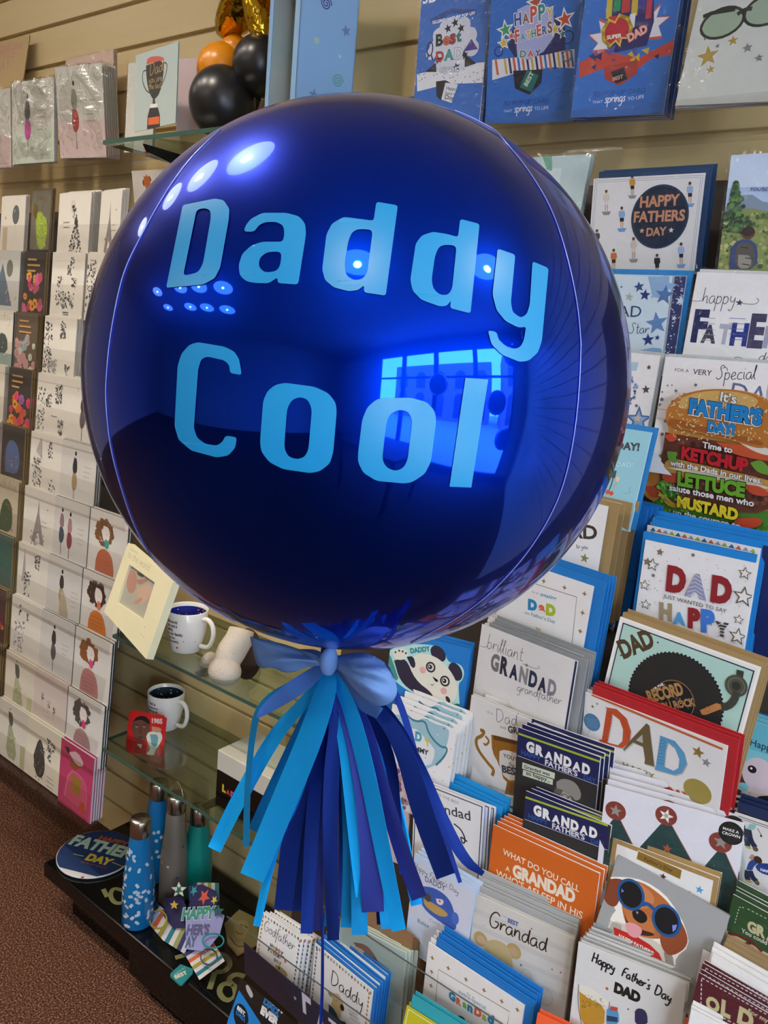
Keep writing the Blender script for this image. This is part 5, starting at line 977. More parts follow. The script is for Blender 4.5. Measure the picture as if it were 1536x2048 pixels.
def a_fday(A):
    A.border(.0, .0055, '#a48450'); A.star((735, 330), .003, '#5c9cc4'); A.star((995, 395), .0045, '#5c2c2c'); A.star((1183, 463), .005, '#4c9ccc'); A.star((1130, 480), .003, '#3c3c44')
    A.poly([(865, 258), (1095, 360), (1085, 412), (855, 305)], '#e0d8b8'); A.poly([(868, 263), (1091, 362), (1082, 407), (860, 304)], '#8c6c30:s'); A.text("Father's Day", (898, 312), (1042, 372), '#2c2418', bold=.0)
pcard("white card with a gold border and a gold 'Father's Day' tab, above the dog card", 'CH', (738, 195), (1285, 402), (712, 400), art=a_fday, env='#a48450', envo=(.0, .005), n=1, step=(.002, .004, -.006), cello=True, h=.15)
def a_dog(A):
    A.quad(0, 0, 1, 1, '#97999a')
    A.poly([(665, 412), (690, 398), (800, 395), (900, 415), (1000, 480), (1060, 560), (1110, 650), (1132, 755), (1060, 810), (1058, 865), (900, 800), (700, 700), (725, 600), (760, 560), (690, 520)], '#e6e2da', 1)
    A.poly([(715, 665), (740, 620), (800, 640), (980, 740), (1050, 800), (1055, 870), (900, 830)], '#c8c0b4', 1)
    for i in range(9): A.line([(722+i*7, 620+i*3), (712+i*8, 680+i*4)], .0006, '#555'); A.line([(1040-i*5, 800-i*2), (1050-i*5, 860-i*3)], .0006, '#555')
    A.poly([(740, 655), (900, 720), (1000, 815), (960, 860), (745, 720)], '#b8201c', 1); A.text("HAPPY FATHER'S", (765, 705), (945, 800), '#ece4dc', bold=.03, h=1.1)
    A.poly([(770, 410), (880, 415), (1000, 500), (1060, 580), (1040, 700), (960, 720), (860, 700), (800, 640), (780, 540)], '#ad6330', 2)
    A.poly([(672, 412), (800, 400), (780, 480), (760, 545), (730, 552), (690, 520)], '#7c3a20', 2); A.poly([(1050, 570), (1110, 660), (1128, 750), (1050, 805), (1000, 790), (970, 700), (1030, 640)], '#8a4424', 2)
    A.poly([(880, 430), (960, 500), (930, 560), (860, 560), (850, 500)], '#c0794a', 2); A.poly([(790, 560), (840, 540), (930, 600), (960, 700), (900, 715), (820, 650)], '#b8703c', 2)
    A.poly([(798, 585), (810, 630), (870, 665), (960, 690), (930, 705), (850, 690), (805, 640)], '#3a1c14', 2); A.poly([(800, 635), (830, 628), (890, 660), (880, 700), (850, 715), (810, 690)], '#d8949c', 2)
    A.poly([(835, 575), (870, 558), (912, 590), (915, 625), (880, 640), (840, 610)], '#14100f', 2); A.disc((862, 580), .0022, '#8c8c90')
    for c in ((828, 487), (1012, 622)): A.disc(c, .0262, '#16508a', ry=.0285, n=36, rot=.2); A.disc(c, .0212, '#0b0c10', ry=.0235, n=36, rot=.2)
    A.line([(885, 540), (915, 532), (955, 570)], .0045, '#16508a', 1); A.poly([(780, 455), (795, 470), (780, 478)], '#5c70c8'); A.poly([(1042, 645), (1068, 642), (1060, 668), (1045, 680)], '#7484dc')
DOG = [(762, 278), (1340, 596), (1290, 805), (1100, 1050), (540, 780), (680, 620), (690, 520), (665, 412), (730, 395)]
pcard("grey card with a brown dog in blue sunglasses and red neckerchief", 'CH', (765, 280), (1340, 597), (640, 640), die=None, art=a_dog, paper='#97999a', n=2, step=(.001, -.002, -.004), h=.125, dy=.002, lean=0, rs=.63)
def a_green(A):
    A.quad(0, 0, 1, 1, '#c8c098'); A.poly([(1060, 170), (1700, 520), (1700, 1050), (1000, 660)], '#2c5430')
    def dash(p, q_, n, c='#d8dcd0'):
        for i in range(n): a = i/n; b = (i+.55)/n; A.line([(p[0]+(q_[0]-p[0])*a, p[1]+(q_[1]-p[1])*a), (p[0]+(q_[0]-p[0])*b, p[1]+(q_[1]-p[1])*b)], .0009, c)
    dash((1160, 355), (1240, 360), 2); dash((1270, 375), (1700, 600), 8); dash((1155, 380), (1098, 580), 5)
    A.text('GR', (1262, 650), (1500, 760), '#cfc8a0', bold=.06, h=1.4); A.text('ANDAD', (1510, 770), (2000, 1000), '#cfc8a0', bold=.06, h=1.4); A.text('You could have', (1185, 675), (1700, 940), '#e8e8dc', bold=.015, h=1.2)
    A.line([(1015, 690), (1150, 720), (1310, 790), (1460, 935)], .003, '#6c2018', 2); A.poly([(1195, 820), (1320, 795), (1320, 850), (1240, 840), (1215, 865)], '#4c2418', 1); A.poly([(1220, 860), (1300, 830), (1370, 880), (1340, 960), (1240, 930)], '#c49c6c', 2); A.line([(1220, 975), (1280, 975), (1350, 1025)], .002, '#1c1c20', 2)
pcard("green card starting 'GR' with a dashed white line, right edge", 'CK', (1082, 185), (1900, 640), (960, 830), art=a_green, paper='#d8d8dc', n=3, step=(.0, .0035, -.004), cello=True, h=.16)
pcard('bundle of brown paper envelope edges under the green card', 'CK', (948, 858), (1800, 1330), (900, 1150), y=.862, paper='#9c8460', n=4, step=(.0, .003, -.002), h=.08)
# --- eleventh row
def a_sofa(A):
    A.quad(0, 0, 1, 1, '#c3d2ea'); A.poly([(1060, 330), (1390, 520), (1350, 800), (1030, 620)], '#ccd0e0')
    A.script("Happy Father's Day", (1062, 370), (1308, 520), '#44464c', .0007); A.text('DADDY', (1125, 445), (1235, 500), '#3c4c6c', bold=.01, h=1.3)
    A.poly([(1090, 470), (1180, 480), (1260, 540), (1290, 630), (1300, 720), (1250, 700), (1100, 590)], '#3a5cb0', 2); A.disc((1290, 650), .006, '#4a6cc0', ry=.009); A.poly([(1115, 540), (1160, 560), (1240, 610), (1255, 640), (1200, 640), (1120, 580)], '#b89858', 2); A.disc((1140, 535), .006, '#4c4848')
    A.poly([(1185, 540), (1230, 548), (1220, 580), (1190, 570)], '#e0d4d4', 1); A.disc((1205, 555), .0018, '#c8505c'); A.script('Cool', (1150, 665), (1200, 690), '#8c8c94', .0007) if False else A.text('Come', (1150, 665), (1205, 692), '#8c8c94'); A.text('Relax', (1085, 672), (1148, 705), '#5c5e64')
pcard("pale blue card 'Happy Father's Day Daddy' with an animal asleep on a blue sofa", 'CG', (1070, 290), (1402, 485), (1035, 620), art=a_sofa, paper='#b9d2ea', n=2, step=(.002, .003, -.004), h=.15)
def a_bear(A):
    A.quad(0, 0, 1, 1, '#d0cdc8')
    for i in range(4): A.poly([(600, 110+i*120), (1400, 470+i*120), (1400, 510+i*120), (600, 150+i*120)], '#c6c4c2')
    A.text('TO THE', (805, 180), (895, 220), '#9c9cb0'); A.text('BEST', (903, 245), (985, 282), '#5c60a4', bold=.05, h=1.3); A.script('Grandad', (750, 275), (1200, 480), '#33281c', .0019, 1.2)
    A.disc((695, 375), .010, '#b49c68'); A.disc((700, 385), .006, '#c4a884'); A.disc((950, 470), .0105, '#b49c68'); A.disc((950, 475), .006, '#c0a07c')
    A.poly([(725, 400), (800, 375), (900, 420), (940, 520), (945, 640), (900, 700), (760, 640), (725, 520)], '#bdaa7c', 2); A.poly([(730, 560), (860, 600), (940, 640), (940, 720), (720, 640)], '#b4a074', 1); A.disc((893, 592), .0012, '#33281c')
    for p in ((1087, 297), (1245, 610), (1310, 633)): A.star(p, .0018, '#a4503c')
    A.star((1006, 577), .0022, '#3c4c8c'); A.star((718, 272), .0012, '#6c7cb0')
    A.poly([(1010, 700), (1040, 655), (1110, 700), (1160, 800), (1100, 850)], '#aec2d8', 1); A.ring((1047, 660), .007, .0005, '#8ca0b8', ry=.009); A.ring((1185, 815), .011, .0005, '#8ca0b8', ry=.012)
pcard("pale grey card with a brown bear reading 'To the best Grandad'", 'CI', (655, 28), (1416, 378), (612, 450), art=a_bear, paper='#dedcd4', n=4, step=(.0, .0035, -.003), cello=True, env='#a4a6a6', envo=(.001, .012), h=.16)
def a_beer(A):
    A.quad(0, 0, 1, 1, '#d6d4d2'); A.script('Happy', (625, 832), (745, 885), '#18181a', .0019, 1.25); A.script("Father's", (778, 905), (925, 980), '#18181a', .0019, 1.25); A.script('Day.', (945, 1000), (1045, 1050), '#18181a', .0019, 1.25)
    A.text('DAD', (740, 985), (875, 1045), '#141416', bold=.08, h=1.35); A.disc((706, 972), .0018, '#c0503c'); A.disc((815, 1078), .0010, '#444')
    A.poly([(562, 985), (580, 1000), (698, 1058), (690, 1180), (570, 1170)], '#b98a2c', 1); A.poly([(560, 950), (620, 965), (720, 1040), (705, 1068), (575, 1005)], '#e2ddd0', 2)
    for _ in range(40): A.disc((rnd(575, 690), rnd(1005, 1070)), .0006, '#5c4418', n=6)
    A.line([(560, 950), (555, 1040), (575, 1160)], .0006, '#333', 1); A.line([(720, 1040), (705, 1160)], .0006, '#333')
    A.poly([(705, 1080), (735, 1060), (765, 1085), (770, 1160), (700, 1160)], '#4c94c4', 1); A.poly([(725, 1062), (762, 1070), (760, 1090), (722, 1085)], '#b84c3c'); A.poly([(850, 1090), (865, 1072), (900, 1080), (915, 1110), (915, 1160), (850, 1160)], '#2c2c54', 1)
    A.poly([(705, 1110), (760, 1120), (760, 1145), (705, 1140)], '#2c3c5c')
pcard("pale grey card reading 'Happy Father's Day DAD' with a beer glass and two bottles", 'CH', (560, 730), (1118, 948), (525, 1060), art=a_beer, paper='#e4e2de', n=5, step=(.002, .0028, -.003), cello=True, env='#8c8e90', envo=(.003, .004), h=.165, dy=-.012)
def a_old(A):
    A.quad(0, 0, 1, 1, '#bcb890'); A.poly([(600, 1150), (1800, 1830), (1700, 2100), (1200, 2000), (540, 1590)], '#561c28')
    def dash(p, q_, n):
        for i in range(n): a = i/n; b = (i+.6)/n; A.line([(p[0]+(q_[0]-p[0])*a, p[1]+(q_[1]-p[1])*a), (p[0]+(q_[0]-p[0])*b, p[1]+(q_[1]-p[1])*b)], .0011, '#e4dcdc')
    dash((675, 1275), (1536, 1760), 15); dash((672, 1290), (662, 1640), 6); dash((662, 1640), (1150, 1900), 7)
    for t, p, q_ in (('O', (728, 1665), (905, 1735)), ('L', (918, 1740), (1045, 1800)), ('D', (1130, 1840), (1330, 1950))): A.text(t, p, q_, '#c8c090', bold=.06, h=1.3)
    A.text('For my', (1275, 1725), (1536, 1865), '#d0c8a0', bold=.02, h=1.1); A.disc((750, 1760), .006, '#4c5c50')
pcard("dark red card reading OLD in cream letters, bottom right corner", 'CK', (640, 1205), (1640, 1800), (560, 1560), y=.832, art=a_old, paper='#dcdce4', n=3, step=(.0, .0035, -.004), cello=True, h=.16)
pcard('white blank card standing behind the dark red OLD card', 'CK', (820, 955), (1750, 1500), (740, 1250), y=.849, n=2, step=(-.002, .004, -.004), h=.13)
pcard('white blank card with its bare corner up left behind the dark red OLD card', 'CK', (690, 905), (1300, 1250), (640, 1180), y=.858, paper='#d0d0d2', n=0, h=.12)
pcard('white blank card edges in the bottom right corner before the OLD card', 'CK', (540, 1680), (1300, 2080), (520, 1850), y=.818, n=2, step=(.0, .003, -.003), h=.10)
pcard('orange card edge at the bottom between the beer card and the OLD card', 'CK', (465, 1790), (1000, 2050), (440, 1900), dy=-.018, paper='#d85428', n=0, h=.08)
# --- twelfth row
def diamonds(A):
    w, h = A.w, A.h; cols = ['#1c5070', '#c8703c', '#8c94a0', '#9aa83c']; k = 0
    def dm(x, y): nonlocal k; A.raw([(x-.002, y), (x, y-.003), (x+.002, y), (x, y+.003)], cols[k % 4]); k += 1
    for i in range(int(w/.0062)): dm(.004+i*.0062, -.005)
    for j in range(int(h/.0068)): dm(w-.005, -.008-j*.0068); dm(.005, -.008-j*.0068)
def a_god(A):
    diamonds(A); A.script('Godfather', (440, 200), (755, 425), '#44464c', .0009, 1.3)
    for i, (t, p, q_) in enumerate((('Happy', (512, 372), (650, 462)), ("Father's", (490, 415), (680, 545)), ('Day', (552, 520), (630, 565)))):
        n_ = len(t)
        for j, ch in enumerate(t): a = j/n_; b = (j+.85)/n_; A.text(ch, (p[0]+(q_[0]-p[0])*a, p[1]+(q_[1]-p[1])*a), (p[0]+(q_[0]-p[0])*b, p[1]+(q_[1]-p[1])*b), ['#1c5070', '#c8a03c', '#6c7480', '#c8703c'][j % 4] if ch != "'" else '#1c5070', bold=.05, h=1.2 if ch != "'" else .5)
    A.poly([(560, 570), (600, 560), (690, 640), (690, 700), (600, 640)], '#b89c6c', 2); A.disc((605, 595), .002, '#3c2c20')
pcard("white Godfather card with a diamond border, behind the navy label strip", 'CL', (425, 8), (850, 290), (372, 420), art=a_god, n=4, step=(.0055, .001, -.004), cello=False, h=.095)
def a_daddy(A):
    diamonds(A); A.script('Daddy', (1125, 755), (1465, 1020), '#3c3430', .0014, 1.1)
    A.poly([(1110, 860), (1130, 835), (1160, 855), (1200, 850), (1230, 880), (1270, 980), (1260, 1020), (1230, 1030), (1240, 1100), (1180, 1100), (1130, 980), (1160, 900)], '#bfa878', 2); A.poly([(1105, 840), (1150, 850), (1140, 900), (1115, 870)], '#a48454', 2); A.disc((1250, 1000), .0042, '#2c1c18', ry=.0052); A.disc((1190, 930), .0008, '#201814')
    A.poly([(1115, 960), (1180, 1030), (1220, 1130), (1300, 1150), (1290, 1250), (1110, 1100)], '#23485c', 1)
    for i, t in enumerate(('i may be', 'the coolest', 'dad but i', 'love you so')): A.text(t, (1300+i*12, 985+i*42), (1400+i*10, 1040+i*44), '#6c6e74')
pcard("white Daddy card with a brown dog and diamond border, above the label strip", 'CL', (975, 338), (1560, 830), (925, 870), art=a_daddy, n=5, step=(.0015, .0035, -.004), env='#1874c4', envo=(.004, .004), h=.11)
def a_grey(A):
    A.quad(0, 0, 1, 1, '#a9bcb4'); A.poly([(730, 780), (800, 790), (850, 850), (885, 925), (860, 930), (780, 850)], '#7c604c', 2); A.poly([(740, 800), (800, 830), (860, 930), (740, 900)], '#c8a890', 2); A.text('so special', (820, 760), (925, 835), '#8ca098'); confetti(A, 20, ['#8ca098'], (.0004, .0008), star=0)
pcard('sage green card with a curl of brown hair, below the tassel', 'CG', (660, 650), (1020, 838), (650, 860), art=a_grey, paper='#d8dccc', n=3, step=(.0035, .0, -.004), h=.15)
pcard('brown paper envelope beside the sage green card', 'CG', (880, 640), (1128, 800), (840, 960), dy=.03, paper='#8c6a48', n=5, step=(-.002, .004, .004), h=.14)
def a_grand(A):
    A.line([(350, 860), (372, 610), (920, 935), (900, 1040)], .0012, '#8c8478')
    for p in ((325, 522), (320, 628), (315, 735), (303, 850), (447, 600), (583, 687), (722, 770), (858, 855), (978, 920)): A.star(p, .0038, '#8c7440', n=4)
    A.text('for an', (590, 800), (650, 840), '#6c7480'); A.text('extra-special', (528, 790), (735, 920), '#3c84a8')
    for t, p, q_, c, h in (('G', (450, 830), (502, 862), '#2c7ca4', 1.2), ('R', (508, 870), (548, 892), '#d85c34', 1.2), ('a', (555, 890), (588, 912), '#6ca43c', 1.1), ('n', (592, 918), (634, 945), '#2c7ca4', 1.1), ('D', (645, 948), (700, 985), '#d85c34', 1.2), ('a', (705, 985), (740, 1008), '#9aac30', 1.1), ('d', (745, 1005), (795, 1040), '#2c7ca4', 1.1)): A.text(t, p, q_, c, bold=.07, h=h)
    A.poly([(500, 975), (540, 960), (580, 990), (570, 1040), (490, 1040)], '#1c6478', 2)
pcard("white card reading 'extra-special GRanDad' in coloured letters, blue envelope behind", 'CI', (298, 398), (1030, 892), (255, 800), art=a_grand, n=3, step=(.001, .004, -.004), env='#1874c4', envo=(.012, .012), h=.16)
pcard('yellow card in the bottom centre, with a turquoise envelope behind', 'CI', (130, 885), (720, 1260), (95, 1029), art=lambda A: A.border(.003, .0012, '#d8d8a0'), dy=-.016, paper='#b8b01c', env='#2c96a4', envo=(.006, .016), n=1, step=(.0, .004, -.005), h=.10)
pcard('orange card edge at the bottom below the bear card', 'CI', (1135, 940), (1536, 1130), (1110, 1080), dy=-.016, paper='#e0582c', n=1, step=(.001, .003, -.005), h=.08)
# label strip at the front of the bottom tray
def a_strip(A):
    A.quad(0, 0, 1, 1, '#23243a'); A.star((768, 903), .0042, '#c8c8d0')
    for t, p, q_ in (('F', (848, 1030), (938, 1102)), ('A', (995, 1165), (1072, 1228)), ('T', (1115, 1262), (1198, 1330)), ("HER'S DAY", (1220, 1350), (1900, 1900))): A.text(t, p, q_, '#c8c8d4', bold=.035, h=1.75 if t != 'F' else 2.0); A.text(t, p, q_, '#33344c', bold=-.01, h=1.75 if t != 'F' else 2.0) if False else None
pcard("navy label strip with a star and letters FAT across the bottom tray", 'CL', (243, 330), (1500, 1400), (262, 672), y=.775, art=a_strip, paper='#23243a', h=.060, name='label_strip', cat='sign', n=0)

# ------------------------------------------------------------------ small square cards on the left-hand rack
def Xat(p, y): return atY(p, y)[0]
def kx(fr_, a): return a
def ink(A, cx, cy, w, h, n, c=('#3a3a3c', '#565656', '#77777a'), r=(.0009, .0034), tri=False):
    for _ in range(n):
        t = random.random(); x = cx+rnd(-1, 1)*w*(t if tri else 1); y = cy+(h*(1-t) if tri else rnd(-1, 1)*h)
        A.disc((x, y), rnd(*r), random.choice(c), n=6)
def fig(A, x, y, s, top='#2c2c30', skirt='#2c2c30', hair='#1c1c1e'):
    """slim fashion sketch, y = hem"""
    A.disc((x, y+s*.92), .004, hair, ry=.0055); X = x
    o_ = A.poly
    def P_(pts, c, sm=0): return o_([(X+(a-X)*1.3, b) for a, b in pts], c, sm)
    A = type('A', (), {'poly': staticmethod(P_), 'line': A.line})
    A.poly([(x-.03, y+s*.84), (x+.03, y+s*.84), (x+.055, y+s*.62), (x+.02, y+s*.55), (x-.03, y+s*.55), (x-.06, y+s*.66)], top, 1)
    A.poly([(x-.04, y+s*.56), (x+.04, y+s*.56), (x+.07, y+s*.38), (x+.03, y+s*.24), (x-.03, y+s*.24), (x-.06, y+s*.38)], skirt, 1)
    A.line([(x-.01, y+s*.26), (x+.005, y)], .0012, '#3c3438'); A.line([(x+.015, y+s*.26), (x+.01, y)], .0012, '#4c4448')
def words(A, x, y, n=3, c='#a8a49c'):
    for i in range(n): A.quad(x, y-i*.075, x+rnd(.12, .24), y-i*.075+.012, c)
def girl(hair, dress, lip='#c8487c'):
    def f(A):
        A.quad(0, 0, 1, 1, '#d2d0cb'); c2 = hair
        for _ in range(150):
            a = rnd(0, 6.28); q_ = rnd(.35, 1); A.disc((.40+.24*q_*math.cos(a), .70+.19*q_*math.sin(a)), rnd(.003, .0065), c2, n=8)
        A.poly([(.38, .80), (.52, .80), (.58, .68), (.52, .57), (.42, .56), (.35, .66)], '#dcd4cf', 2)
        A.disc((.47, .585), .0045, lip); A.disc((.49, .54), .0075, lip, ry=.010); A.line([(.45, .68), (.50, .685)], .0006, '#443c3c'); A.line([(.53, .67), (.57, .665)], .0006, '#443c3c')
        A.poly([(.22, .0), (.24, .35), (.40, .47), (.62, .42), (.72, .2), (.72, 0)], dress, 1)
        for i in range(5): A.quad(.3, .34-i*.06, .62, .35-i*.06, '#8c6468')
    return f
def flowers(cols, bgc='#30302e', n=26, words_=None):
    def f(A):
        A.quad(0, 0, 1, 1, bgc)
        for _ in range(n):
            p = (rnd(.05, .95), rnd(.03, .62)); c = random.choice(cols); s_ = rnd(.005, .011)
            for k in range(7): a = k*.9; A.disc((p[0]+s_*.9*math.cos(a)/A.w, p[1]+s_*.9*math.sin(a)/A.h), s_*.5, c, n=7)
            A.disc(p, s_*.4, '#4c2c20' if c in ('#d89a20',) else c, n=7)
        for i in range(3): A.quad(.18, .86-i*.09, rnd(.5, .8), .89-i*.09, words_ or '#b48c54')
    return f
def greyballoon(A):
    A.quad(0, 0, 1, 1, '#cfccc2'); A.disc((.62, .7), .017, '#5c6062', ry=.024, n=24); A.disc((.57, .76), .004, '#8c9092'); A.line([(.62, .55), (.6, .1)], .0005, '#8c8c8c'); A.quad(.1, .1, .3, .5, '#b8a890'); A.star((.2, .65), .006, '#c88c4c')
def yellowtree(A):
    A.quad(0, 0, 1, 1, '#6c675c'); A.border(.0, .0016, '#c8b070:m')
    A.poly([(.25, .62), (.5, .68), (.85, .5), (.9, .3), (.75, .08), (.5, .05), (.3, .3)], '#9ab040', 2); ink(A, .6, .35, .22, .25, 60, ('#b4c850', '#7c9430', '#c8d870')); A.poly([(.1, .6), (.3, .55), (.35, .75), (.15, .8)], '#e0c050:m'); A.script('Happy', (.25, .84), (.8, .84), '#e8c860:m', .0009)
def balloonpeople(A): A.quad(0, 0, 1, 1, '#b9bcb8'); A.poly([(.0, .1), (.35, .8), (.75, .1)], '#5c6c7c'); A.disc((.62, .72), .016, '#6c6c60', ry=.022, n=24); ink(A, .7, .3, .2, .15, 20, ('#b88c94', '#c8a4a8'))
def bday(A): A.quad(0, 0, 1, 1, '#d2cfc4'); A.script('Birthday', (.1, .84), (.9, .84), '#5c5448', .0007); A.poly([(.4, .3), (.5, .65), (.8, .6), (.85, .3)], '#44504c', 1); A.quad(0, 0, 1, .3, '#8ca09c'); ink(A, .4, .3, .4, .2, 25, ('#6c8c5c', '#c8785c', '#b8c8c0'))
def candles(A):
    A.quad(0, 0, 1, 1, '#cfc9bc')
    for i in range(7): A.quad(.08+i*.12, .05, .13+i*.12, .45, random.choice(['#b8a07c', '#b8607c', '#9c9c84']))
    A.disc((.4, .6), .006, '#d8608c')
def treeart(A): ink(A, .58, .05, .24, .62, 170, tri=True); A.ring((.47, .8), .008, .0006, '#6c6c6c', ry=.013); ink(A, .5, .72, .05, .09, 20); words(A, .18, .56, 2)
def eiffel(A):
    A.poly([(.3, .12), (.46, .62), (.49, .85), (.52, .62), (.72, .12), (.60, .12), (.5, .35), (.42, .12)], '#8c8684'); ink(A, .5, .2, .22, .12, 40, ('#8c8490', '#6c6870')); A.disc((.78, .72), .002, '#6c6c6c'); words(A, .6, .5, 2)
def teaparty(A):
    for a, b in ((.55, .72), (.62, .85), (.25, .55), (.7, .55)): ink(A, a, b, .06, .08, 22)
    ink(A, .45, .28, .28, .13, 90); A.line([(.25, .6), (.4, .6), (.35, .42)], .0006, '#666'); A.line([(.65, .62), (.85, .6), (.75, .45)], .0006, '#666'); A.quad(.42, .08, .6, .095, '#666'); A.quad(.42, .05, .6, .06, '#666')
def stroll(A): ink(A, .15, .5, .13, .4, 110); ink(A, .6, .8, .07, .13, 40); ink(A, .3, .2, .15, .15, 50, ('#8c8c8c', '#9a9a98')); ink(A, .8, .2, .08, .1, 20)
def park(A): ink(A, .15, .4, .12, .4, 80); ink(A, .7, .72, .1, .14, 70); ink(A, .4, .6, .08, .1, 25); ink(A, .8, .18, .08, .14, 40); words(A, .5, .36, 1)
def park2(A): ink(A, .65, .78, .07, .13, 40); ink(A, .25, .35, .15, .25, 90, ('#5c5c5c', '#8c8c8a')); ink(A, .75, .15, .1, .15, 25); A.poly([(.2, .7), (.35, .95), (.4, .6)], '#a8a49e')
def towers(A): A.poly([(.15, .35), (.22, .95), (.3, .4)], '#a29ea0'); ink(A, .65, .78, .08, .12, 40); ink(A, .35, .35, .1, .2, 50)
def lavender(A): ink(A, .3, .35, .16, .3, 90, ('#8c8490', '#77707c', '#a49cac')); ink(A, .55, .75, .03, .05, 12); ink(A, .3, .8, .03, .1, 14)
def gown(A): A.poly([(.35, .62), (.5, .62), (.72, .05), (.28, .05)], '#a4a888', 1); A.poly([(.32, .85), (.48, .85), (.5, .62), (.36, .62)], '#5c5c50', 1); A.disc((.38, .9), .0025, '#3c3430'); A.poly([(.78, .4), (.95, .42), (.95, .0), (.8, .0)], '#b4b890'); ink(A, .5, .3, .12, .2, 40, ('#8c9470', '#b8bc98'))
def hats(A):
    for x, y in ((.28, .62), (.48, .55), (.66, .5)): A.ring((x, y), .006, .0008, '#3c3438', ry=.003); A.line([(x-.02, y), (x-.01, y-.2)], .0006, '#3c3438'); ink(A, x, y-.05, .03, .04, 8)
    words(A, .3, .35, 2)
def cats(A): A.poly([(.22, .4), (.35, .75), (.48, .7), (.6, .3), (.5, .08), (.3, .1)], '#44403e', 2); ink(A, .4, .35, .14, .3, 60); ink(A, .72, .72, .12, .1, 50); ink(A, .7, .55, .05, .1, 20); words(A, .65, .2, 3)
def lady1(A): fig(A, .42, .05, .85, '#2c2c2e', '#9a8460'); words(A, .66, .66, 3)
def lady2(A): fig(A, .24, .1, .78, '#8c7478', '#3c4c5c'); fig(A, .48, .05, .8, '#a07c80', '#7c3448'); words(A, .7, .6, 4)
def lady3(A): fig(A, .44, .12, .75, '#3c3836', '#9a8c74'); A.poly([(.42, .5), (.55, .5), (.72, .05), (.38, .05)], '#b0a48c', 1); words(A, .72, .55, 4)
def lady4(A): fig(A, .42, .08, .8, '#3c3836', '#5c5458'); A.ring((.26, .85), .003, .0007, '#6c6870', ry=.005); words(A, .66, .6, 3)
def pink_bottle(A):
    A.quad(0, 0, 1, 1, '#b83c68'); A.poly([(.15, .15), (.28, .62), (.62, .62), (.82, .5), (.85, .1)], '#c0506c', 1); A.line([(.2, .15), (.3, .6), (.66, .62), (.86, .48), (.84, .1)], .001, '#d8a8b4', 1); A.quad(.38, .3, .66, .55, '#94702c')
    A.poly([(.3, .65), (.55, .65), (.6, .8), (.35, .85)], '#8c4c30', 1); A.poly([(.25, .85), (.5, .95), (.75, .8), (.5, .72)], '#d8b8c0', 1); A.poly([(.1, .9), (.28, .92), (.25, .8)], '#3c2c2c', 1); A.poly([(.62, .1), (.75, .3), (.9, .08)], '#b4482c', 1)
def vase(A): A.quad(0, 0, 1, 1, '#38332e'); A.poly([(.2, .2), (.15, .55), (.35, .78), (.7, .72), (.85, .45), (.75, .2)], '#4c5a80', 2); ink(A, .5, .4, .22, .14, 30, ('#a85c74', '#7c88b0', '#5c6ca0'), (.001, .003))
def arch(A): A.quad(0, 0, 1, 1, '#b4aa94'); A.poly([(.2, .1), (.25, .55), (.5, .7), (.78, .55), (.8, .1)], '#3c5438', 2); ink(A, .5, .35, .3, .25, 30, ('#5c7c4c', '#b84c4c', '#8c4c5c'), (.001, .003)); A.script('With Love'.replace('W', 'w').replace('L', 'l'), (.1, .84), (.9, .84), '#4c4030', .0007)
def teal(A): A.quad(0, 0, 1, 1, '#3c5c54'); ink(A, .45, .6, .25, .35, 25, ('#a8bcb4',), (.0004, .0009)); A.disc((.45, .12), .009, '#c86c3c')
def redfl(A): flowers(['#a8284c', '#c83c5c', '#d88c2c'], '#4c3434', 14)(A)
def rack_card(label, u0, u1, row, art, paper='#d6d3ca', edge=None, n=6, px0=None, dz=0.0, step=(.0, .002, -.0045), env=None, h=.155, dyy=0.0, gap=.0042, cello=False, yaw=0):
    y = LY[row]+dyy; z = LZ[row]+dz
    ex, ey, ez = axes(math.radians(yaw), math.radians(3.5), 0)
    def f2(A): A.fr = None; A.rs = 1.0; art(A)
    step = (step[0], step[1]*1.4, step[2]*1.35); n = (n+1)//2
    make_card(label, frame((u0, y, z), ex, ey, ez), u1-u0, h, paper=paper, art=f2, n=n, step=step, env=env, envo=(.0015, .001), gap=.0012, t=.0016, cello=cello, clabel='spare card in the stack directly behind the '+label)
XA, XB, XC, XD, XE, XF = -2.16, -2.035, -1.905, -1.765, -1.615, -1.47   # column edges: grey | narrow | sketch | ladies | girls
fw = ['#b83c68', '#c85c88', '#d89a20', '#a84c5c']
rack_card('white card with a grey balloon, top left of the small-card rack', XA-.02, XA+.10, 0, greyballoon, n=2)
rack_card('narrow gold-foil card with a yellow-green tree, in a shiny wrap', XB+.005, XC-.035, 0, yellowtree, '#8c7c5c', n=2, dz=.012, cello=True)
rack_card('white card with an ink drawing of a dark leafy tower, top row left of balloon', XC, XD-.005, 0, treeart, n=8)
rack_card('white card with a faint grey tower drawing, touching the left rim of the balloon', XD+.035, XE-.02, 0, eiffel, n=3, yaw=-6)
rack_card('grey card with a blue dress and a dark balloon, second row at the left edge', XA-.03, XB-.02, 1, balloonpeople, '#8c9090', n=4)
rack_card('narrow dark card with pink flowers and a yellow sunflower, second row', XB, XC-.03, 1, flowers(fw, '#33302e'), '#a08c64', n=2, cello=True)
rack_card('white card with an ink sketch of ladies at a tea table', XC, XD, 1, teaparty, n=5)
rack_card('white card mostly hidden by the balloon, beside the tea table card', XD+.01, XE, 1, stroll, n=2)
rack_card("white Birthday card with a green hill, third row at the left edge", XA-.03, XB-.02, 2, bday, '#5c605c', n=3)
rack_card('narrow brown card with a pale mixed bouquet, third row', XB-.005, XC-.035, 2, flowers(['#b8c0a8', '#b88c8c', '#8ca0a4'], '#5c5044'), '#8c7850', n=4)
rack_card('white card with a faint ink street scene and a walking lady, third row', XC, XD, 2, stroll, n=4)
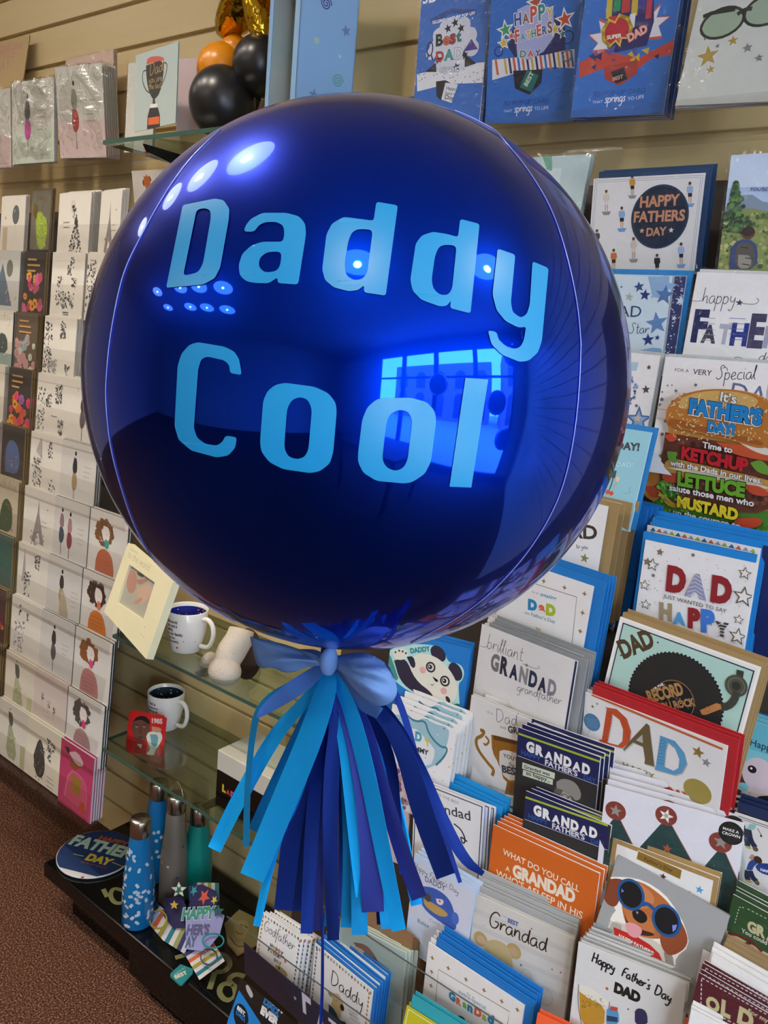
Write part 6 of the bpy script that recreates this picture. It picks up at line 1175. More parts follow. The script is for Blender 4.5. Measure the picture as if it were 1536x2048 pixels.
rack_card('cream card with coloured candles, fourth row at the left edge', XA-.03, XB-.03, 3, candles, '#c8c4b4', n=3)
rack_card('narrow dark card with orange sunflower and bright pink blooms, fourth row', XB-.01, XC-.03, 3, flowers(['#d89a20', '#c83c68', '#c8602c', '#8c5c94'], '#3a3430'), '#9a8458', n=5)
rack_card('white card with dark ink bushes around a strolling couple, fourth row', XC, XD, 3, park, n=6)
rack_card('white card close to the balloon beside the ink bushes card', XD, XE, 3, lady4, n=3)
rack_card('pale pink card at the left edge, fifth row', XA-.03, XB-.03, 4, candles, '#d8c4bc', n=2)
rack_card('narrow dark card with a blue flower jar, fifth row', XB-.01, XC-.03, 4, vase, '#a08858', n=4)
rack_card('white card with ink bushes at its foot, fifth row', XC, XD, 4, park2, n=7)
rack_card('white card with one lady in a black top and tan skirt', XD, XE-.005, 4, lady1, '#c9c8c4', env='#4c5458', n=4)
rack_card('narrow cream card with a green garden arch, sixth row', XB-.01, XC-.03, 5, arch, '#a08858', n=5)
rack_card('white card with a lilac grey Paris tower, sixth row', XC, XD, 5, eiffel, n=5)
rack_card('white card with two ladies in blue and wine red skirts', XD, XE-.005, 5, lady2, '#c9c8c4', env='#4c5458', n=5)
rack_card('white card with a brown-haired girl in an orange top and teal scarf', XE, XF, 5, girl('#7c5434', '#b8603c', '#2c9c94'), '#d0cec8', env='#3c4044', n=1)
rack_card('narrow teal green card with an orange ball, seventh row at left edge', XB-.01, XC-.03, 6, teal, '#a08858', n=5)
rack_card('white card with a grey spire and small ink figures, seventh row', XC, XD, 6, towers, n=6)
rack_card('white card with a lady in a long sand coloured skirt, arm raised', XD, XE-.005, 6, lady3, '#c9c8c4', env='#4c5458', n=6)
rack_card('white card with a long dark-haired girl dressed in orange', XE, XF, 6, girl('#44302a', '#c87424', '#c86c4c'), '#d0cec8', env='#3c4044', n=2)
rack_card('narrow wine red flower card, eighth row at left edge', XB-.01, XC-.03, 7, redfl, '#a08858', n=5)
rack_card('white card with lavender grey ink sprays, eighth row', XC, XD, 7, lavender, n=8)
rack_card('white card with a lady in black beside a small lantern', XD, XE-.005, 7, lady4, '#c9c8c4', env='#4c5458', n=5)
rack_card('white card with a curly brown-haired girl and bright pink lips, under the photo frame', XE, XF, 7, girl('#84542c', '#b47c78', '#d0408c'), '#d0cec8', env='#2c3034', n=2)
rack_card('narrow purple card at the left edge, ninth row', XB-.01, XC-.03, 8, vase, '#a08858', n=4)
rack_card('white card with a sage green ball gown at the left, ninth row', XC, XD, 8, gown, '#cfc8b8', n=6)
rack_card('pale pinkish card with three thin ink hats', XD, XE-.005, 8, hats, '#c8bcb4', n=7)
rack_card('white card with a grey-haired girl and pink lips', XE, XF, 8, girl('#4c4844', '#a88484', '#c83c74'), '#d0cec8', env='#24282a', n=3)
rack_card('white card with a sage green ball gown, lowest row at the left', XC, XD, 9, gown, '#d6d3c8', n=7)
rack_card('cream card with a black ink cat couple, lowest row', XD, XE, 9, cats, '#dedac8', n=8)
rack_card('bright pink card with a perfume bottle and bow, lowest row end of the rack', XE, XF-.008, 9, pink_bottle, '#c8c4cc', n=8, h=.165, step=(.0, .001, -.005))
# top shelf, left: lady cards in crinkled wraps, trophy card, board with red writing
def a_tl(top, sk, cy=0):
    def f(A): A.quad(0, 0, 1, 1, '#c9c8be'); A.quad(0, 0, 1, .42, '#c4cec0' if cy == 0 else '#d0bcb8'); A.fr = None; fig(A, .38, .1, .78, top, sk); words(A, .6, .62, 4, '#a49c98')
    return f
def up(A, art): A.fr = None; art(A)
pcard('greyish card with a lady in black and a hot pink skirt, in crinkled wrap', 'CM', (85, 610), (395, 560), (95, 1280), y=1.125, h=.19, art=lambda A: up(A, a_tl('#44464c', '#c84c9c')), cello=2, n=2, fit_up=0)
pcard('greyish card with a lady in a red skirt holding bags, in crinkled wrap', 'CM', (400, 495), (745, 462), (450, 1230), y=1.118, h=.195, art=lambda A: up(A, a_tl('#8c8c84', '#a03c34', 1)), cello=2, n=6, step=(.0, .0, -.006), paper='#cfc8b4')
pcard('pinkish card at the far left of the top shelf, in crinkled wrap', 'CM', (-300, 690), (75, 645), (-280, 1330), y=1.13, h=.19, art=lambda A: up(A, a_tl('#6c6c70', '#8c8c90', 1)), cello=2, n=1)
pcard('pale orange topped card peeping out behind the red-skirt lady card', 'CM', (480, 440), (830, 360), (490, 900), y=1.19, h=.2, n=2, paper='#d0b4a0', cello=True)
pcard('kraft board with faded red writing at the top left edge', 'CM', (-200, 350), (218, 255), (-250, 700), y=1.22, h=.16, paper='#b89c68', n=0, name='board_sign', cat='sign', art=lambda A: [A.text(t, p, q_, '#b88474', bold=.0) for t, p, q_ in (('TREAT SOMEONE', (-160, 410), (165, 355)), ('TO A SMILE', (-180, 460), (105, 420)), ('TODAY', (-120, 540), (70, 505)))][0])
def a_tro(A):
    A.quad(0, 0, 1, 1, '#a6b4b0'); k = '#2e2c2a'
    A.poly([(1070, 470), (1080, 420), (1150, 408), (1200, 420), (1200, 450)], '#b8584a', 1); A.poly([(1068, 480), (1200, 430), (1195, 560), (1170, 680), (1135, 725), (1115, 725), (1085, 660), (1070, 560)], k, 1)
    A.line([(1070, 515), (1045, 520), (1040, 590), (1065, 660), (1095, 680)], .0022, k, 2); A.line([(1195, 455), (1225, 465), (1215, 540), (1190, 610), (1165, 650)], .0022, k, 2)
    A.quad(0, 0, 0, 0, k) if False else None; A.poly([(1118, 720), (1132, 720), (1136, 758), (1116, 760)], k); A.poly([(1100, 762), (1150, 757), (1150, 785), (1098, 790)], '#d8d4cc'); A.poly([(1095, 790), (1155, 785), (1170, 845), (1170, 935), (1075, 945), (1080, 850)], k, 0); A.poly([(1085, 862), (1165, 850), (1165, 905), (1083, 915)], '#d0602c')
    A.script('Dad', (1092, 560), (1190, 520), '#c8a860', .0012); A.script('you are', (1085, 610), (1185, 590), '#c8a860', .0007); A.script('the best', (1090, 655), (1178, 640), '#c8a860', .0007)
    for _ in range(70): A.disc((x:=rnd(985, 1285), rnd(985, 1010)-(x-985)*.14), rnd(.0004, .0012), '#4c5452', n=6)
pcard('pale green card with a black trophy cup reading Dad, standing on the glass shelf', 'CM', (995, 405), (1305, 300), (980, 1010), y=1.06, art=a_tro, n=0, h=.145, paper='#a6b4b0')
pcard('plain pinkish card behind the trophy card, beside the black balloons', 'CM', (1290, 430), (1520, 425), (1290, 1000), y=1.13, paper='#c8b4b4', n=0, h=.14)
pcard('pale wrapped card left of the trophy card', 'CM', (940, 465), (1150, 440), (905, 1190), y=1.125, paper='#c8c8c0', n=1, cello=True, h=.18)
pcard('white card with an orange splash, partly behind the upper left of the balloon', 'CM', (962, 1250), (1290, 1235), (1000, 1600), y=1.14, paper='#d0ccc4', n=1, cello=True, h=.15, art=lambda A: A.star((1075, 1330), .016, '#b4602c', n=9, inner=.7))

# ------------------------------------------------------------------ glass shelves and what stands on them
def shelf(label, x0, x1, y0, z, brx):
    e = empty('glass_shelf', ((x0+x1)/2, 1.12, z), label, 'shelf'); M_ = Matrix.Translation((-(x0+x1)/2, -1.12, -z))
    MB().box((x0, y0+0.0012, z-0.008), (x1, YW, z), 'shelf_glass', M_).build('glass_plate', e)
    MB().box((x0, y0, z-0.0078), (x1, y0+0.001, z-0.0002), 'glass_edge', M_).box((x0-0.001, y0, z-0.0078), (x0, YW, z-0.0002), 'glass_edge', M_).build('glass_edge', e)
    for x in brx:
        V = [(x, y0+.02, z-.0085), (x, YW, z-.0085), (x, YW, z-.055), (x, y0+.03, z-.022)]
        q = MB(); q.mesh(V+[(v[0]+.006, v[1], v[2]) for v in V], [(0, 1, 2, 3), (7, 6, 5, 4), (0, 4, 5, 1), (1, 5, 6, 2), (2, 6, 7, 3), (3, 7, 4, 0)], 'black_gloss'); bmesh.ops.transform(q.bm, matrix=M_, verts=q.bm.verts); q.build('bracket', e)
shelf('upper glass shelf with the trophy card and black balloons on it', -1.50, -0.78, .985, 1.829, (-1.40, -.86))
shelf('glass shelf carrying the photo frame, upper mug and plush toy', -1.455, -0.815, 1.0, .80, (-1.2,))
shelf('lower glass shelf carrying the mug and red coaster', -1.50, -0.80, .99, .52, (-1.15,))
def wrap(A, mb, r0, r1, zc, M, a0):
    """wrap a flat print round a tapered wall"""
def mug(loc, label, inner, lines, turn):
    e = empty('mug', loc, label, 'mug', rz=turn)
    MB().lathe([(0.0001, 0), (.030, 0), (.034, .004), (.043, .05), (.0445, .092), (.0435, .094), (.0415, .092), (.040, .05), (.031, .008), (.0001, .006)], 'ceramic', 48).build('body', e)
    q = MB().lathe([(.0408, .085), (.0395, .05), (.031, .010), (.0001, .0075)], inner[0], 40)
    for _ in range(90): a = rnd(0, 6.28); z_ = rnd(.03, .085); r_ = .0385+(z_-.05)*.028; c = Vector((r_*math.cos(a), r_*math.sin(a), z_)); q.sphere(c, rnd(.0012, .0028), random.choice(inner[1:]), (1, 1, 1), None, 6)
    q.build('printed_inside', e)
    pts = smooth([(.040, 0, .078), (.058, 0, .082), (.072, 0, .070), (.074, 0, .045), (.062, 0, .022), (.037, 0, .018)], 0)
    P = [Vector(p) for p in pts]; S = []
    for i in range(len(P)-1):
        for t in (0, .25, .5, .75): 
            a, b, c, d = P[max(i-1, 0)], P[i], P[i+1], P[min(i+2, len(P)-1)]
            S.append(0.5*((2*b)+(-a+c)*t+(2*a-5*b+4*c-d)*t*t+(-a+3*b-3*c+d)*t**3))
    S.append(P[-1]); MB().tube(S, .0052, 'ceramic', 10).build('handle', e)
    mb = MB(); mb.keepn = 1; A = Art(mb, Matrix.Identity(4), .06, .07)
    for i, t in enumerate(lines): A.text(t, (.02, .86-i*.13), (.02+.052*len(t), .86-i*.13), '#34363c', bold=.03, h=1.4)
    A.star((.45, .06), .0042, '#b82c28')
    A.finish(); a0 = -math.pi/2-turn+.42
    for v in mb.bm.verts: x, y = v.co.x, v.co.y+.082; r_ = .0342+(y-.004)*.0205/.1+.0022+.0006; r_ = (.034+(.043-.034)*min((y-.004)/.046, 1)+(.0015*max(y-.05, 0)/.042))+.0005; a = a0-.03/.043+x/.043; v.co = Vector((r_*math.cos(a), r_*math.sin(a), y))
    mb.build('printed_text', e); return e
mug(atZ((372, 1298), .80), 'white mug with a dark blue inside, on the upper of the two lower glass shelves', ('#14208c', '#14208c', '#c8503c', '#3c8c5c', '#d8d8e8'), ['the world', 'you are a', 'daddy.', 'to our family', 'you are', 'the world.'], math.radians(8))
mug(atZ((330, 1452), .52), 'white mug with a blue checked inside, standing behind the red coaster', ('#1c2c3c', '#3c7ca8', '#8cb4c0', '#284c6c', '#d8dccc'), ['a dad is', 'someone to', 'look up to'], math.radians(4))
# photo frame
def quadM(fr_, TL, TR, BL, y, lean): return fit(px(fr_, TL), px(fr_, TR), px(fr_, BL), y, lean)
P, ex, ey, ez, w_, h_, x_ = quadM('CQ', (335, 125), (648, 400), (168, 606), 1.03, 12)
print('frame', w_, h_, x_)
FM = frame(P, ex, ey, ez); fo = empty('photo_frame', (0, 0, 0), 'cream wooden photo frame with a photograph of tiny baby feet, on the glass shelf', 'photo frame'); fo.matrix_world = FM @ Matrix.Translation((w_/2, -h_, 0)); TI = Matrix.Translation((-w_/2, h_, 0))
mb = MB(); mb.keepn = 1; A = Art(mb, FM, w_, h_, 0.0); A.fr = 'CQ'
win = [A.L(p) for p in ((345, 275), (522, 402), (440, 662), (258, 540))]
o_ = [(0, 0), (w_, 0), (w_, -h_), (0, -h_)]
# window order matches the outer corners
V = [Vector((x, y, z)) for z in (0, -.016) for x, y in o_]+[Vector((x, y, z)) for z in (0, -.006) for x, y in win]
F = [(i, (i+1) % 4, 8+(i+1) % 4, 8+i) for i in range(4)]+[(8+i, 8+(i+1) % 4, 12+(i+1) % 4, 12+i) for i in range(4)]+[(4+i, 4+(i+1) % 4, (i+1) % 4, i) for i in range(4)]+[(7, 6, 5, 4)]
mb.mesh(V, F, 'cream_wood')
for t, p, q_ in (('welcome', (350, 175), (400, 205)), ('to the world', (330, 222), (480, 325))): A.text(t, p, q_, '#c4bc94')
for p in ((305, 205), (315, 235), (452, 712), (425, 762), (445, 780)): A.star(p, .0022, '#8c8c60')
A.finish(False); bmesh.ops.transform(mb.bm, matrix=TI, verts=mb.bm.verts); mb.build('frame', fo)
mb = MB(); mb.keepn = 1; A = Art(mb, FM, w_, h_, -.006); A.fr = 'CQ'
A.poly([(345, 275), (522, 402), (440, 662), (258, 540)], '#a8a698')
for P_s, c in (([(330, 330), (370, 310), (400, 350), (395, 430), (370, 480), (335, 470), (322, 400)], '#b08474'), ([(400, 440), (450, 420), (500, 420), (505, 470), (470, 520), (430, 560), (400, 520)], '#c4a490'), ([(395, 385), (470, 370), (480, 390), (410, 425)], '#a87c70'), ([(370, 540), (430, 500), (440, 525), (390, 560)], '#b88c7c'), ([(400, 330), (450, 350), (440, 370), (400, 350)], '#5c5044')): A.poly(P_s, c, 2)
A.finish(False); bmesh.ops.transform(mb.bm, matrix=TI, verts=mb.bm.verts); mb.build('photograph', fo)
# plush toy: two cream feet, leg and brown body
pl = empty('plush_toy', tuple(atZ((470, 1350), .80)), 'cream and brown plush toy with big round feet, sitting by the upper mug', 'toy'); PT = pl.location.copy()
def pp(x, y, yy): return Vector(atY(px('CQ', (x, y)), yy))-PT
q = MB(); q.tube([pp(1130, 730, 1.10), pp(1110, 800, 1.09), pp(1060, 880, 1.075), pp(1020, 960, 1.06), pp(1010, 1020, 1.05)], [.026, .029, .030, .028, .022], 'plush_cream', 16); q.sphere(pp(1010, 1020, 1.05), .036, 'plush_cream', (1, .9, .85)); q.build('leg', pl)
MB().sphere(pp(905, 980, 1.07), .024, 'plush_cream', (.8, .9, 1.25)).build('foot', pl)
MB().sphere(pp(1165, 900, 1.13), .036, 'plush_brown', (1, .8, 1.6)).build('body', pl)
# red coaster with a portrait and a cup
RC = [(945, 640), (965, 622), (1195, 660), (1222, 685), (1192, 945), (1175, 967), (935, 930), (917, 905)]
def a_coast(A):
    A.poly(RC, '#cc1c1c', 0); sk = '#6a4034'
    A.poly([(975, 930), (985, 890), (1020, 870), (1050, 880), (1080, 945)], '#b82020'); A.poly([(1000, 870), (1040, 872), (1030, 905)], '#dcdcd8')
    A.poly([(962, 740), (975, 690), (1020, 662), (1075, 672), (1100, 720), (1098, 780), (1070, 840), (1030, 862), (990, 840), (970, 800)], sk, 2); A.poly([(975, 710), (1000, 668), (1060, 662), (1098, 700), (1095, 735), (1040, 690), (990, 700)], '#1c1412', 2)
    for x in (1000, 1055): A.disc((x, 745), .003, '#e0d8d0', ry=.0015); A.disc((x, 745), .0015, '#140e0c'); A.line([(x-14, 733), (x+14, 731)], .0012, '#1c1412')
    A.poly([(1022, 750), (1035, 750), (1040, 795), (1015, 795)], '#59342a', 1); A.poly([(1008, 818), (1050, 815), (1040, 830), (1018, 830)], '#4a2422', 1)
    A.poly([(1070, 815), (1085, 780), (1170, 775), (1192, 820), (1170, 870), (1130, 925), (1130, 955), (1060, 945), (1105, 910), (1080, 860)], '#d4d8cc', 1); A.poly([(1098, 800), (1160, 800), (1150, 890), (1110, 890)], '#6c9ca8', 1); A.poly([(1110, 740), (1185, 755), (1175, 790), (1112, 780)], '#c88c6c', 1)
    A.text('1985', (1110, 715), (1188, 722), '#dcc8c0', bold=.05)
pcard('red coaster with a man’s portrait beside a silver trophy cup'.replace('’', "'"), 'CP', (945, 625), (1222, 668), (918, 925), y=1.075, die=RC, art=a_coast, paper='#cc1c1c', name='coaster', cat='coaster', h=.09)
# boxes on the lower shelf
bx = atZ((430, 1608), .52); 
def gbox(name, label, z0, z1, m, dx=0): 
    e = MB(); e.box((0, 0, 0), (.16, .11, z1-z0), m, None, .0015); o = e.build(name, None, Matrix.Translation((bx[0]+dx, bx[1], z0))); return tag(o, label, 'box')
b1 = gbox('game_box', "black box with small coloured letters on its front, beside the tassel", .52, .60, 'black_gloss')
mb = MB(); mb.keepn = 1; A = Art(mb, frame((bx[0], bx[1]-.0004, .60), (1, 0, 0), (0, 0, 1), (0, -1, 0)), .16, .08); 
for i, (ch, c) in enumerate(zip('LADS', ['#c8b430', '#c8402c', '#c85c9c', '#e08030'])): A.text(ch, (.12+i*.08, .5), (.19+i*.08, .5), c, bold=.08, h=1.2)
A.finish(); bmesh.ops.transform(mb.bm, matrix=Matrix.Translation((0, -.0004, .08)) @ frame((0, 0, 0), (1, 0, 0), (0, 0, 1), (0, -1, 0)), verts=mb.bm.verts); mb.build('front_print', b1)
gbox('gift_box', 'white box lying on top of the black box, beside the tassel', .601, .645, '#cfccc0', .0)
# display plinth on the floor
pb = empty('plinth', (-1.3, 1.1, 0), 'low black display plinth with big olive letters, on the carpet', 'plinth'); M_ = Matrix.Translation((1.3, -1.1, 0))
MB().box((-1.66, .955, .10), (-.78, 1.24, .139), 'black_gloss', M_, .004).box((-1.60, 1.0, .0), (-1.05, 1.2, .10), 'black_gloss', M_).build('upper_board', pb)
MB().box((-1.31, .960, .03), (-.78, .998, .099), 'black_gloss', M_, .004).box((-1.25, .975, .0), (-.79, .995, .03), 'black_gloss', M_).build('lower_board', pb)
mb = MB(); mb.keepn = 1; A = Art(mb, frame((-1.66, 1.24, .1393), (1, 0, 0), (0, 1, 0), (0, 0, 1)), .66, .285); A.fr = 'CR'; ol = '#6c6c44'
A.line([(1240, 600), (1195, 770)], .014, ol); A.line([(1240, 605), (1310, 635), (1318, 700), (1270, 735), (1215, 715)], .014, ol, 1)
A.line([(865, 1330), (1000, 1290), (1180, 1300), (1225, 1370), (1180, 1420), (1120, 1420)], .012, ol, 2); A.line([(1120, 1420), (1085, 1530)], .012, ol); A.line([(1310, 1450), (1250, 1430), (1200, 1470), (1240, 1510)], .012, ol, 2); A.line([(1240, 1500), (1170, 1490), (1140, 1550), (1190, 1610), (1260, 1580), (1240, 1500)], .012, ol, 2)
A.line([(405, 890), (430, 940)], .011, ol); A.line([(530, 900), (470, 880), (445, 930), (480, 985), (540, 975)], .011, ol, 2); A.line([(1262, 440), (1258, 495)], .006, ol); A.line([(1262, 445), (1285, 460), (1262, 470), (1288, 485), (1258, 495)], .005, ol, 1)
A.finish(); bmesh.ops.transform(mb.bm, matrix=M_ @ frame((-1.66, 1.24, .1393), (1, 0, 0), (0, 1, 0), (0, 0, 1)), verts=mb.bm.verts); mb.build('printed_letters', pb)
# bottles
def bottle(loc, label, h, coat, loop=False, marks=None, rb=.0355):
    e = empty('bottle', loc, label, 'bottle', 'insulated drinks bottles'); k = h/.27; hn = h-.042
    prof = [(0.0001, 0), (rb-.004, 0), (rb, .006), (rb, .09*k), (rb-.002, .13*k), (rb-.008, .18*k), (.0235, hn-.012), (.0215, hn)]
    MB().lathe(prof, coat, 40).build('body', e)
    MB().lathe([(.0215, hn), (.0225, hn+.002), (.0225, h-.003), (.0205, h), (.0001, h)], 'steel', 32).build('lid', e)
    if loop:
        MB().tube([(.024*math.cos(a), 0, h-.012+.044*math.sin(a)) for a in np.linspace(0, math.pi, 15)], .0026, 'steel', 8).build('carry_loop', e)
    if marks:
        mb = MB(); mb.keepn = 1; A = Art(mb, Matrix.Identity(4), .22, h); 
        for _ in range(marks[1]):
            x, y = rnd(0, .22), rnd(-h*.76, -.012) if marks[2] else rnd(-h*.6, -.06)
            a = rnd(0, 3.1); ln, wd = marks[3], marks[3]*.6; ca, sa = math.cos(a), math.sin(a)
            if marks[2]: A.raw([(x+(u*ln*ca-v*wd*sa), -h-y-.0+(u*ln*sa+v*wd*ca)) for u, v in ((-1, -.7), (-.7, -1), (.7, -1), (1, -.7), (1, .7), (.7, 1), (-.7, 1), (-1, .7))], random.choice(marks[0]))
            else: A.disc((x/.22, 1+(-h-y)/h), ln, random.choice(marks[0]))
        bm = A.bm
        bmesh.ops.triangulate(bm, faces=bm.faces[:])
        A.finish(False)
        pr = prof
        for v in mb.bm.verts:
            z_ = v.co.y+h; r_ = rb
            for (r0, z0), (r1, z1) in zip(pr, pr[1:]):
                if z0 <= z_ <= z1 and z1 > z0: r_ = r0+(r1-r0)*(z_-z0)/(z1-z0)
            a = v.co.x/.035; v.co = Vector(((r_+.0004)*math.cos(a), (r_+.0004)*math.sin(a), z_))
        mb.build('printed_marks', e)
    return e
wm = ['#b8c4d4', '#a8bcc8']
bottle(atZ((275, 1843), .14), 'blue bottle covered with small white tags, in front of the other bottles', .268, 'blue_coat', marks=(wm, 110, True, .0056))
bottle(atZ((312, 1752), .14), 'blue bottle with white spots, half hidden behind the other blue bottle', .262, 'blue_coat', marks=(wm, 70, False, .0045))
bottle(atZ((345, 1800), .14), 'grey metal bottle with a steel carrying loop on its lid', .282, 'gunmetal', True, (['#2c4c8c', '#b8b8a8', '#3c5c3c'], 16, False, .0032), .033)
bottle(atZ((392, 1785), .14), 'plain teal green bottle with a steel lid, beside the tassel', .235, 'teal_coat')
# round father's day sign lying on the plinth
cN = atZ((192, 1706), .147); rN = float(np.linalg.norm(atZ((112, 1718), .147)-cN)); rN = min(rN, .13)
mb = MB(); mb.keepn = 1; mb.lathe([(0.0001, -.004), (rN, -.004), (rN, 0), (.0001, 0)], '#d2d2d4', 56, Matrix.Translation((rN, -rN, -.0002)))
A = Art(mb, frame(cN+np.array([-rN, rN, 0]), (1, 0, 0), (0, 1, 0), (0, 0, 1)), 2*rN, 2*rN); 
f_, A.fr = A.fr, None; A.disc((.5, .5), rN*.985, '#16305e', n=56); A.fr = 'CR'
l0, l1 = A.L((60, 725)), A.L((620, 875)); cxx, cyy = rN, -rN; Pz = []
for i in range(80):
    a = 2*math.pi*i/80; x, y = cxx+rN*.99*math.cos(a), cyy+rN*.99*math.sin(a)
    if (l1[0]-l0[0])*(y-l0[1])-(l1[1]-l0[1])*(x-l0[0]) < 0: Pz.append((x, y))
ang0 = math.atan2(sum(p[1]-cyy for p in Pz), sum(p[0]-cxx for p in Pz)) if Pz else 0
Pz.sort(key=lambda p: (math.atan2(p[1]-cyy, p[0]-cxx)-ang0+math.pi) % (2*math.pi))
if len(Pz) > 2: A.raw(Pz, '#c4c4c6')
A.text('HAPPY', (370, 570), (560, 615), '#a8502c', bold=.06, h=.9); A.text("FATHER'S", (180, 598), (640, 715), '#a8c4b0', bold=.05, h=1.3); A.text('DAY', (285, 700), (445, 740), '#c8b438', bold=.06, h=1.2); A.line([(215, 665), (280, 680)], .003, '#a09c50'); A.line([(460, 718), (530, 745)], .003, '#a09c50'); A.text('we have it covered', (258, 718), (425, 760), '#b84c40'); A.disc((272, 815), .004, '#b03c3c')
A.finish(False); tag(mb.build('round_sign', None, frame(cN+np.array([-rN, rN, 0]), (1, 0, 0), (0, 1, 0), (0, 0, 1))), "round navy and white Father's Day sign lying on the black plinth", 'sign')
# open pop-up card in front of the bottles
pc = atZ(px('CR', (1020, 1476)), .1405); ex, ey, ez = axes(math.radians(-8), math.radians(38), 0)
PM = frame(pc, ex, ey, ez); pu = empty('pop_up_card', tuple(pc), "open striped pop-up Father's Day card with stars and glasses, in front of the bottles", 'card')
def layer(name, pts, dz, paper, art=None, t=.0008):
    mb = MB(); mb.keepn = 1; Mz = PM @ Matrix.Translation((0, 0, dz)); A = Art(mb, Mz, 1, 1); A.fr = 'CR'; P = [A.L(p) for p in pts]; leaf_body(mb, 1, 1, t, paper, 0, P)
    if art: art(A)
    A.finish(False); bmesh.ops.transform(mb.bm, matrix=Matrix.Translation(-Vector(pc)) @ Mz, verts=mb.bm.verts); mb.build(name, pu)
def stripes(p, q_, r_, s_, n=9):
    cols = ['#2c3060', '#b8b8c8', '#c05c3c', '#c8c4c0', '#9c8c38', '#c0c0cc', '#23707c', '#c8c4c0', '#8c9058']
    def f(A):
        L_ = lambda a, b, t: (a[0]+(b[0]-a[0])*t, a[1]+(b[1]-a[1])*t)
        for i in range(n): t0, t1 = i/n, (i+1)/n; A.poly([L_(p, q_, t0), L_(p, q_, t1), L_(s_, r_, t1), L_(s_, r_, t0)], cols[i % 9])
    return f
c1 = [(745, 980), (985, 1160), (925, 1305), (642, 1128)]; layer('striped_panel', c1, 0, '#c8c8d4', stripes((642, 1128), (925, 1305), (985, 1160), (745, 980), 11))
c2 = [(1090, 1200), (1182, 1350), (1020, 1472), (922, 1300)]; layer('striped_panel', c2, .004, '#c8c8d4', stripes((1090, 1200), (1182, 1350), (1020, 1472), (922, 1300), 8))
c3 = [(985, 848), (1142, 850), (1148, 1000), (950, 1000)]; layer('striped_panel', c3, -.012, '#c8c8d4', stripes((985, 848), (1142, 850), (1148, 1000), (950, 1000), 7))
layer('shirt_cutout', [(800, 950), (905, 935), (935, 1000), (925, 1140), (850, 1140), (790, 1060)], .006, '#23204c')
layer('star_cluster', [(950, 870), (1040, 860), (1120, 900), (1150, 960), (1100, 1020), (960, 1010)], .010, '#1f2050', lambda A: [A.star(p, r_, c) for p, r_, c in (((1050, 940), .018, '#c8523c'), ((985, 900), .012, '#2c8c94'), ((1115, 960), .010, '#c8b43c'))])
layer('lettered_plaque', [(930, 1025), (1120, 1015), (1180, 1060), (1150, 1180), (1060, 1290), (935, 1275)], .014, '#8c90c4', lambda A: (A.text('HAPPY', (905, 1085), (1115, 1075), '#3c8c7c', bold=.06, out='#d0d0dc', ow=.03, h=1.2), A.text("HER'S", (935, 1182), (1080, 1180), '#54547c', bold=.06, h=1.2), A.text('AY', (925, 1262), (1000, 1255), '#4c5c74', bold=.06, h=1.4)))
sp = lambda c, r_, n=5: [(c[0]+(r_ if i % 2 == 0 else r_*.45)*math.cos(math.pi*i/n-1.57), c[1]+(r_ if i % 2 == 0 else r_*.45)*math.sin(math.pi*i/n-1.57)) for i in range(2*n)]
layer('star_cutout', sp((888, 895), 52), .02, '#c8ccc4', lambda A: A.star((888, 898), .013, '#2c6c5c')); layer('star_cutout', sp((858, 992), 30), .02, '#c8a838'); layer('star_cutout', sp((1140, 1030), 42), .02, '#23505c')
def ringp(c, rx, ry, mt_, dz):
    A = Art(MB(), PM @ Matrix.Translation((0, 0, dz)), 1, 1); A.fr = 'CR'; pts = [A.L((c[0]+rx*math.cos(a), c[1]+ry*math.sin(a))) for a in np.linspace(0, 2*math.pi, 28, endpoint=False)]
    MB().tube([(Matrix.Translation(-Vector(pc)) @ PM @ Vector((x, y, dz+.002))) for x, y in pts], .0018, mt_, 6, True).build('spectacle_ring', pu); A.bm.free()
ringp((760, 1085), 55, 58, '#8c8c30:g', .012); ringp((1112, 1222), 68, 46, '#1c8c94:g', .02); ringp((1085, 1325), 52, 50, '#4c4c50:g', .012)
# small flat things on the plinth
def flat(name, label, cat, pts, z, m, art=None, fr_='CR'):
    o0 = atZ(px(fr_, pts[0]), z); mb = MB(); mb.keepn = 1; Mz = frame(o0, (1, 0, 0), (0, 1, 0), (0, 0, 1)); A = Art(mb, Mz, 1, 1); A.fr = fr_; leaf_body(mb, 1, 1, .004, m, 0, [A.L(p) for p in pts])
    if art: art(A)
    A.finish(False); tag(mb.build(name, None, Mz), label, cat)
flat('wooden_coaster', 'tan wooden coaster with a printed smiling face, lying on the plinth', 'coaster', [(1180, 1110), (1275, 1020), (1395, 1080), (1395, 1240), (1265, 1310), (1200, 1235)], .146, '#8c7c50', lambda A: (A.poly([(1240, 1100), (1330, 1080), (1340, 1160), (1290, 1220), (1240, 1190)], '#a08c5c', 2), A.line([(1280, 1115), (1300, 1125)], .003, '#5c4c30'), A.line([(1310, 1125), (1330, 1140)], .003, '#5c4c30'), A.line([(1250, 1160), (1280, 1180), (1300, 1175)], .003, '#7c3c30', 1), A.line([(1215, 1195), (1260, 1260), (1310, 1255)], .003, '#3c3428', 1)))
flat('gift_tag', "small teal square tag reading 'you're the best', lying on the plinth", 'tag', [(835, 1430), (900, 1370), (978, 1400), (978, 1425), (910, 1500), (895, 1500), (835, 1445)], .146, '#1c7c80', lambda A: (A.text("you're the", (862, 1440), (930, 1395), '#c8c8b0'), A.text('BEST', (868, 1465), (945, 1430), '#c8c8b0', bold=.05, h=1.2)))
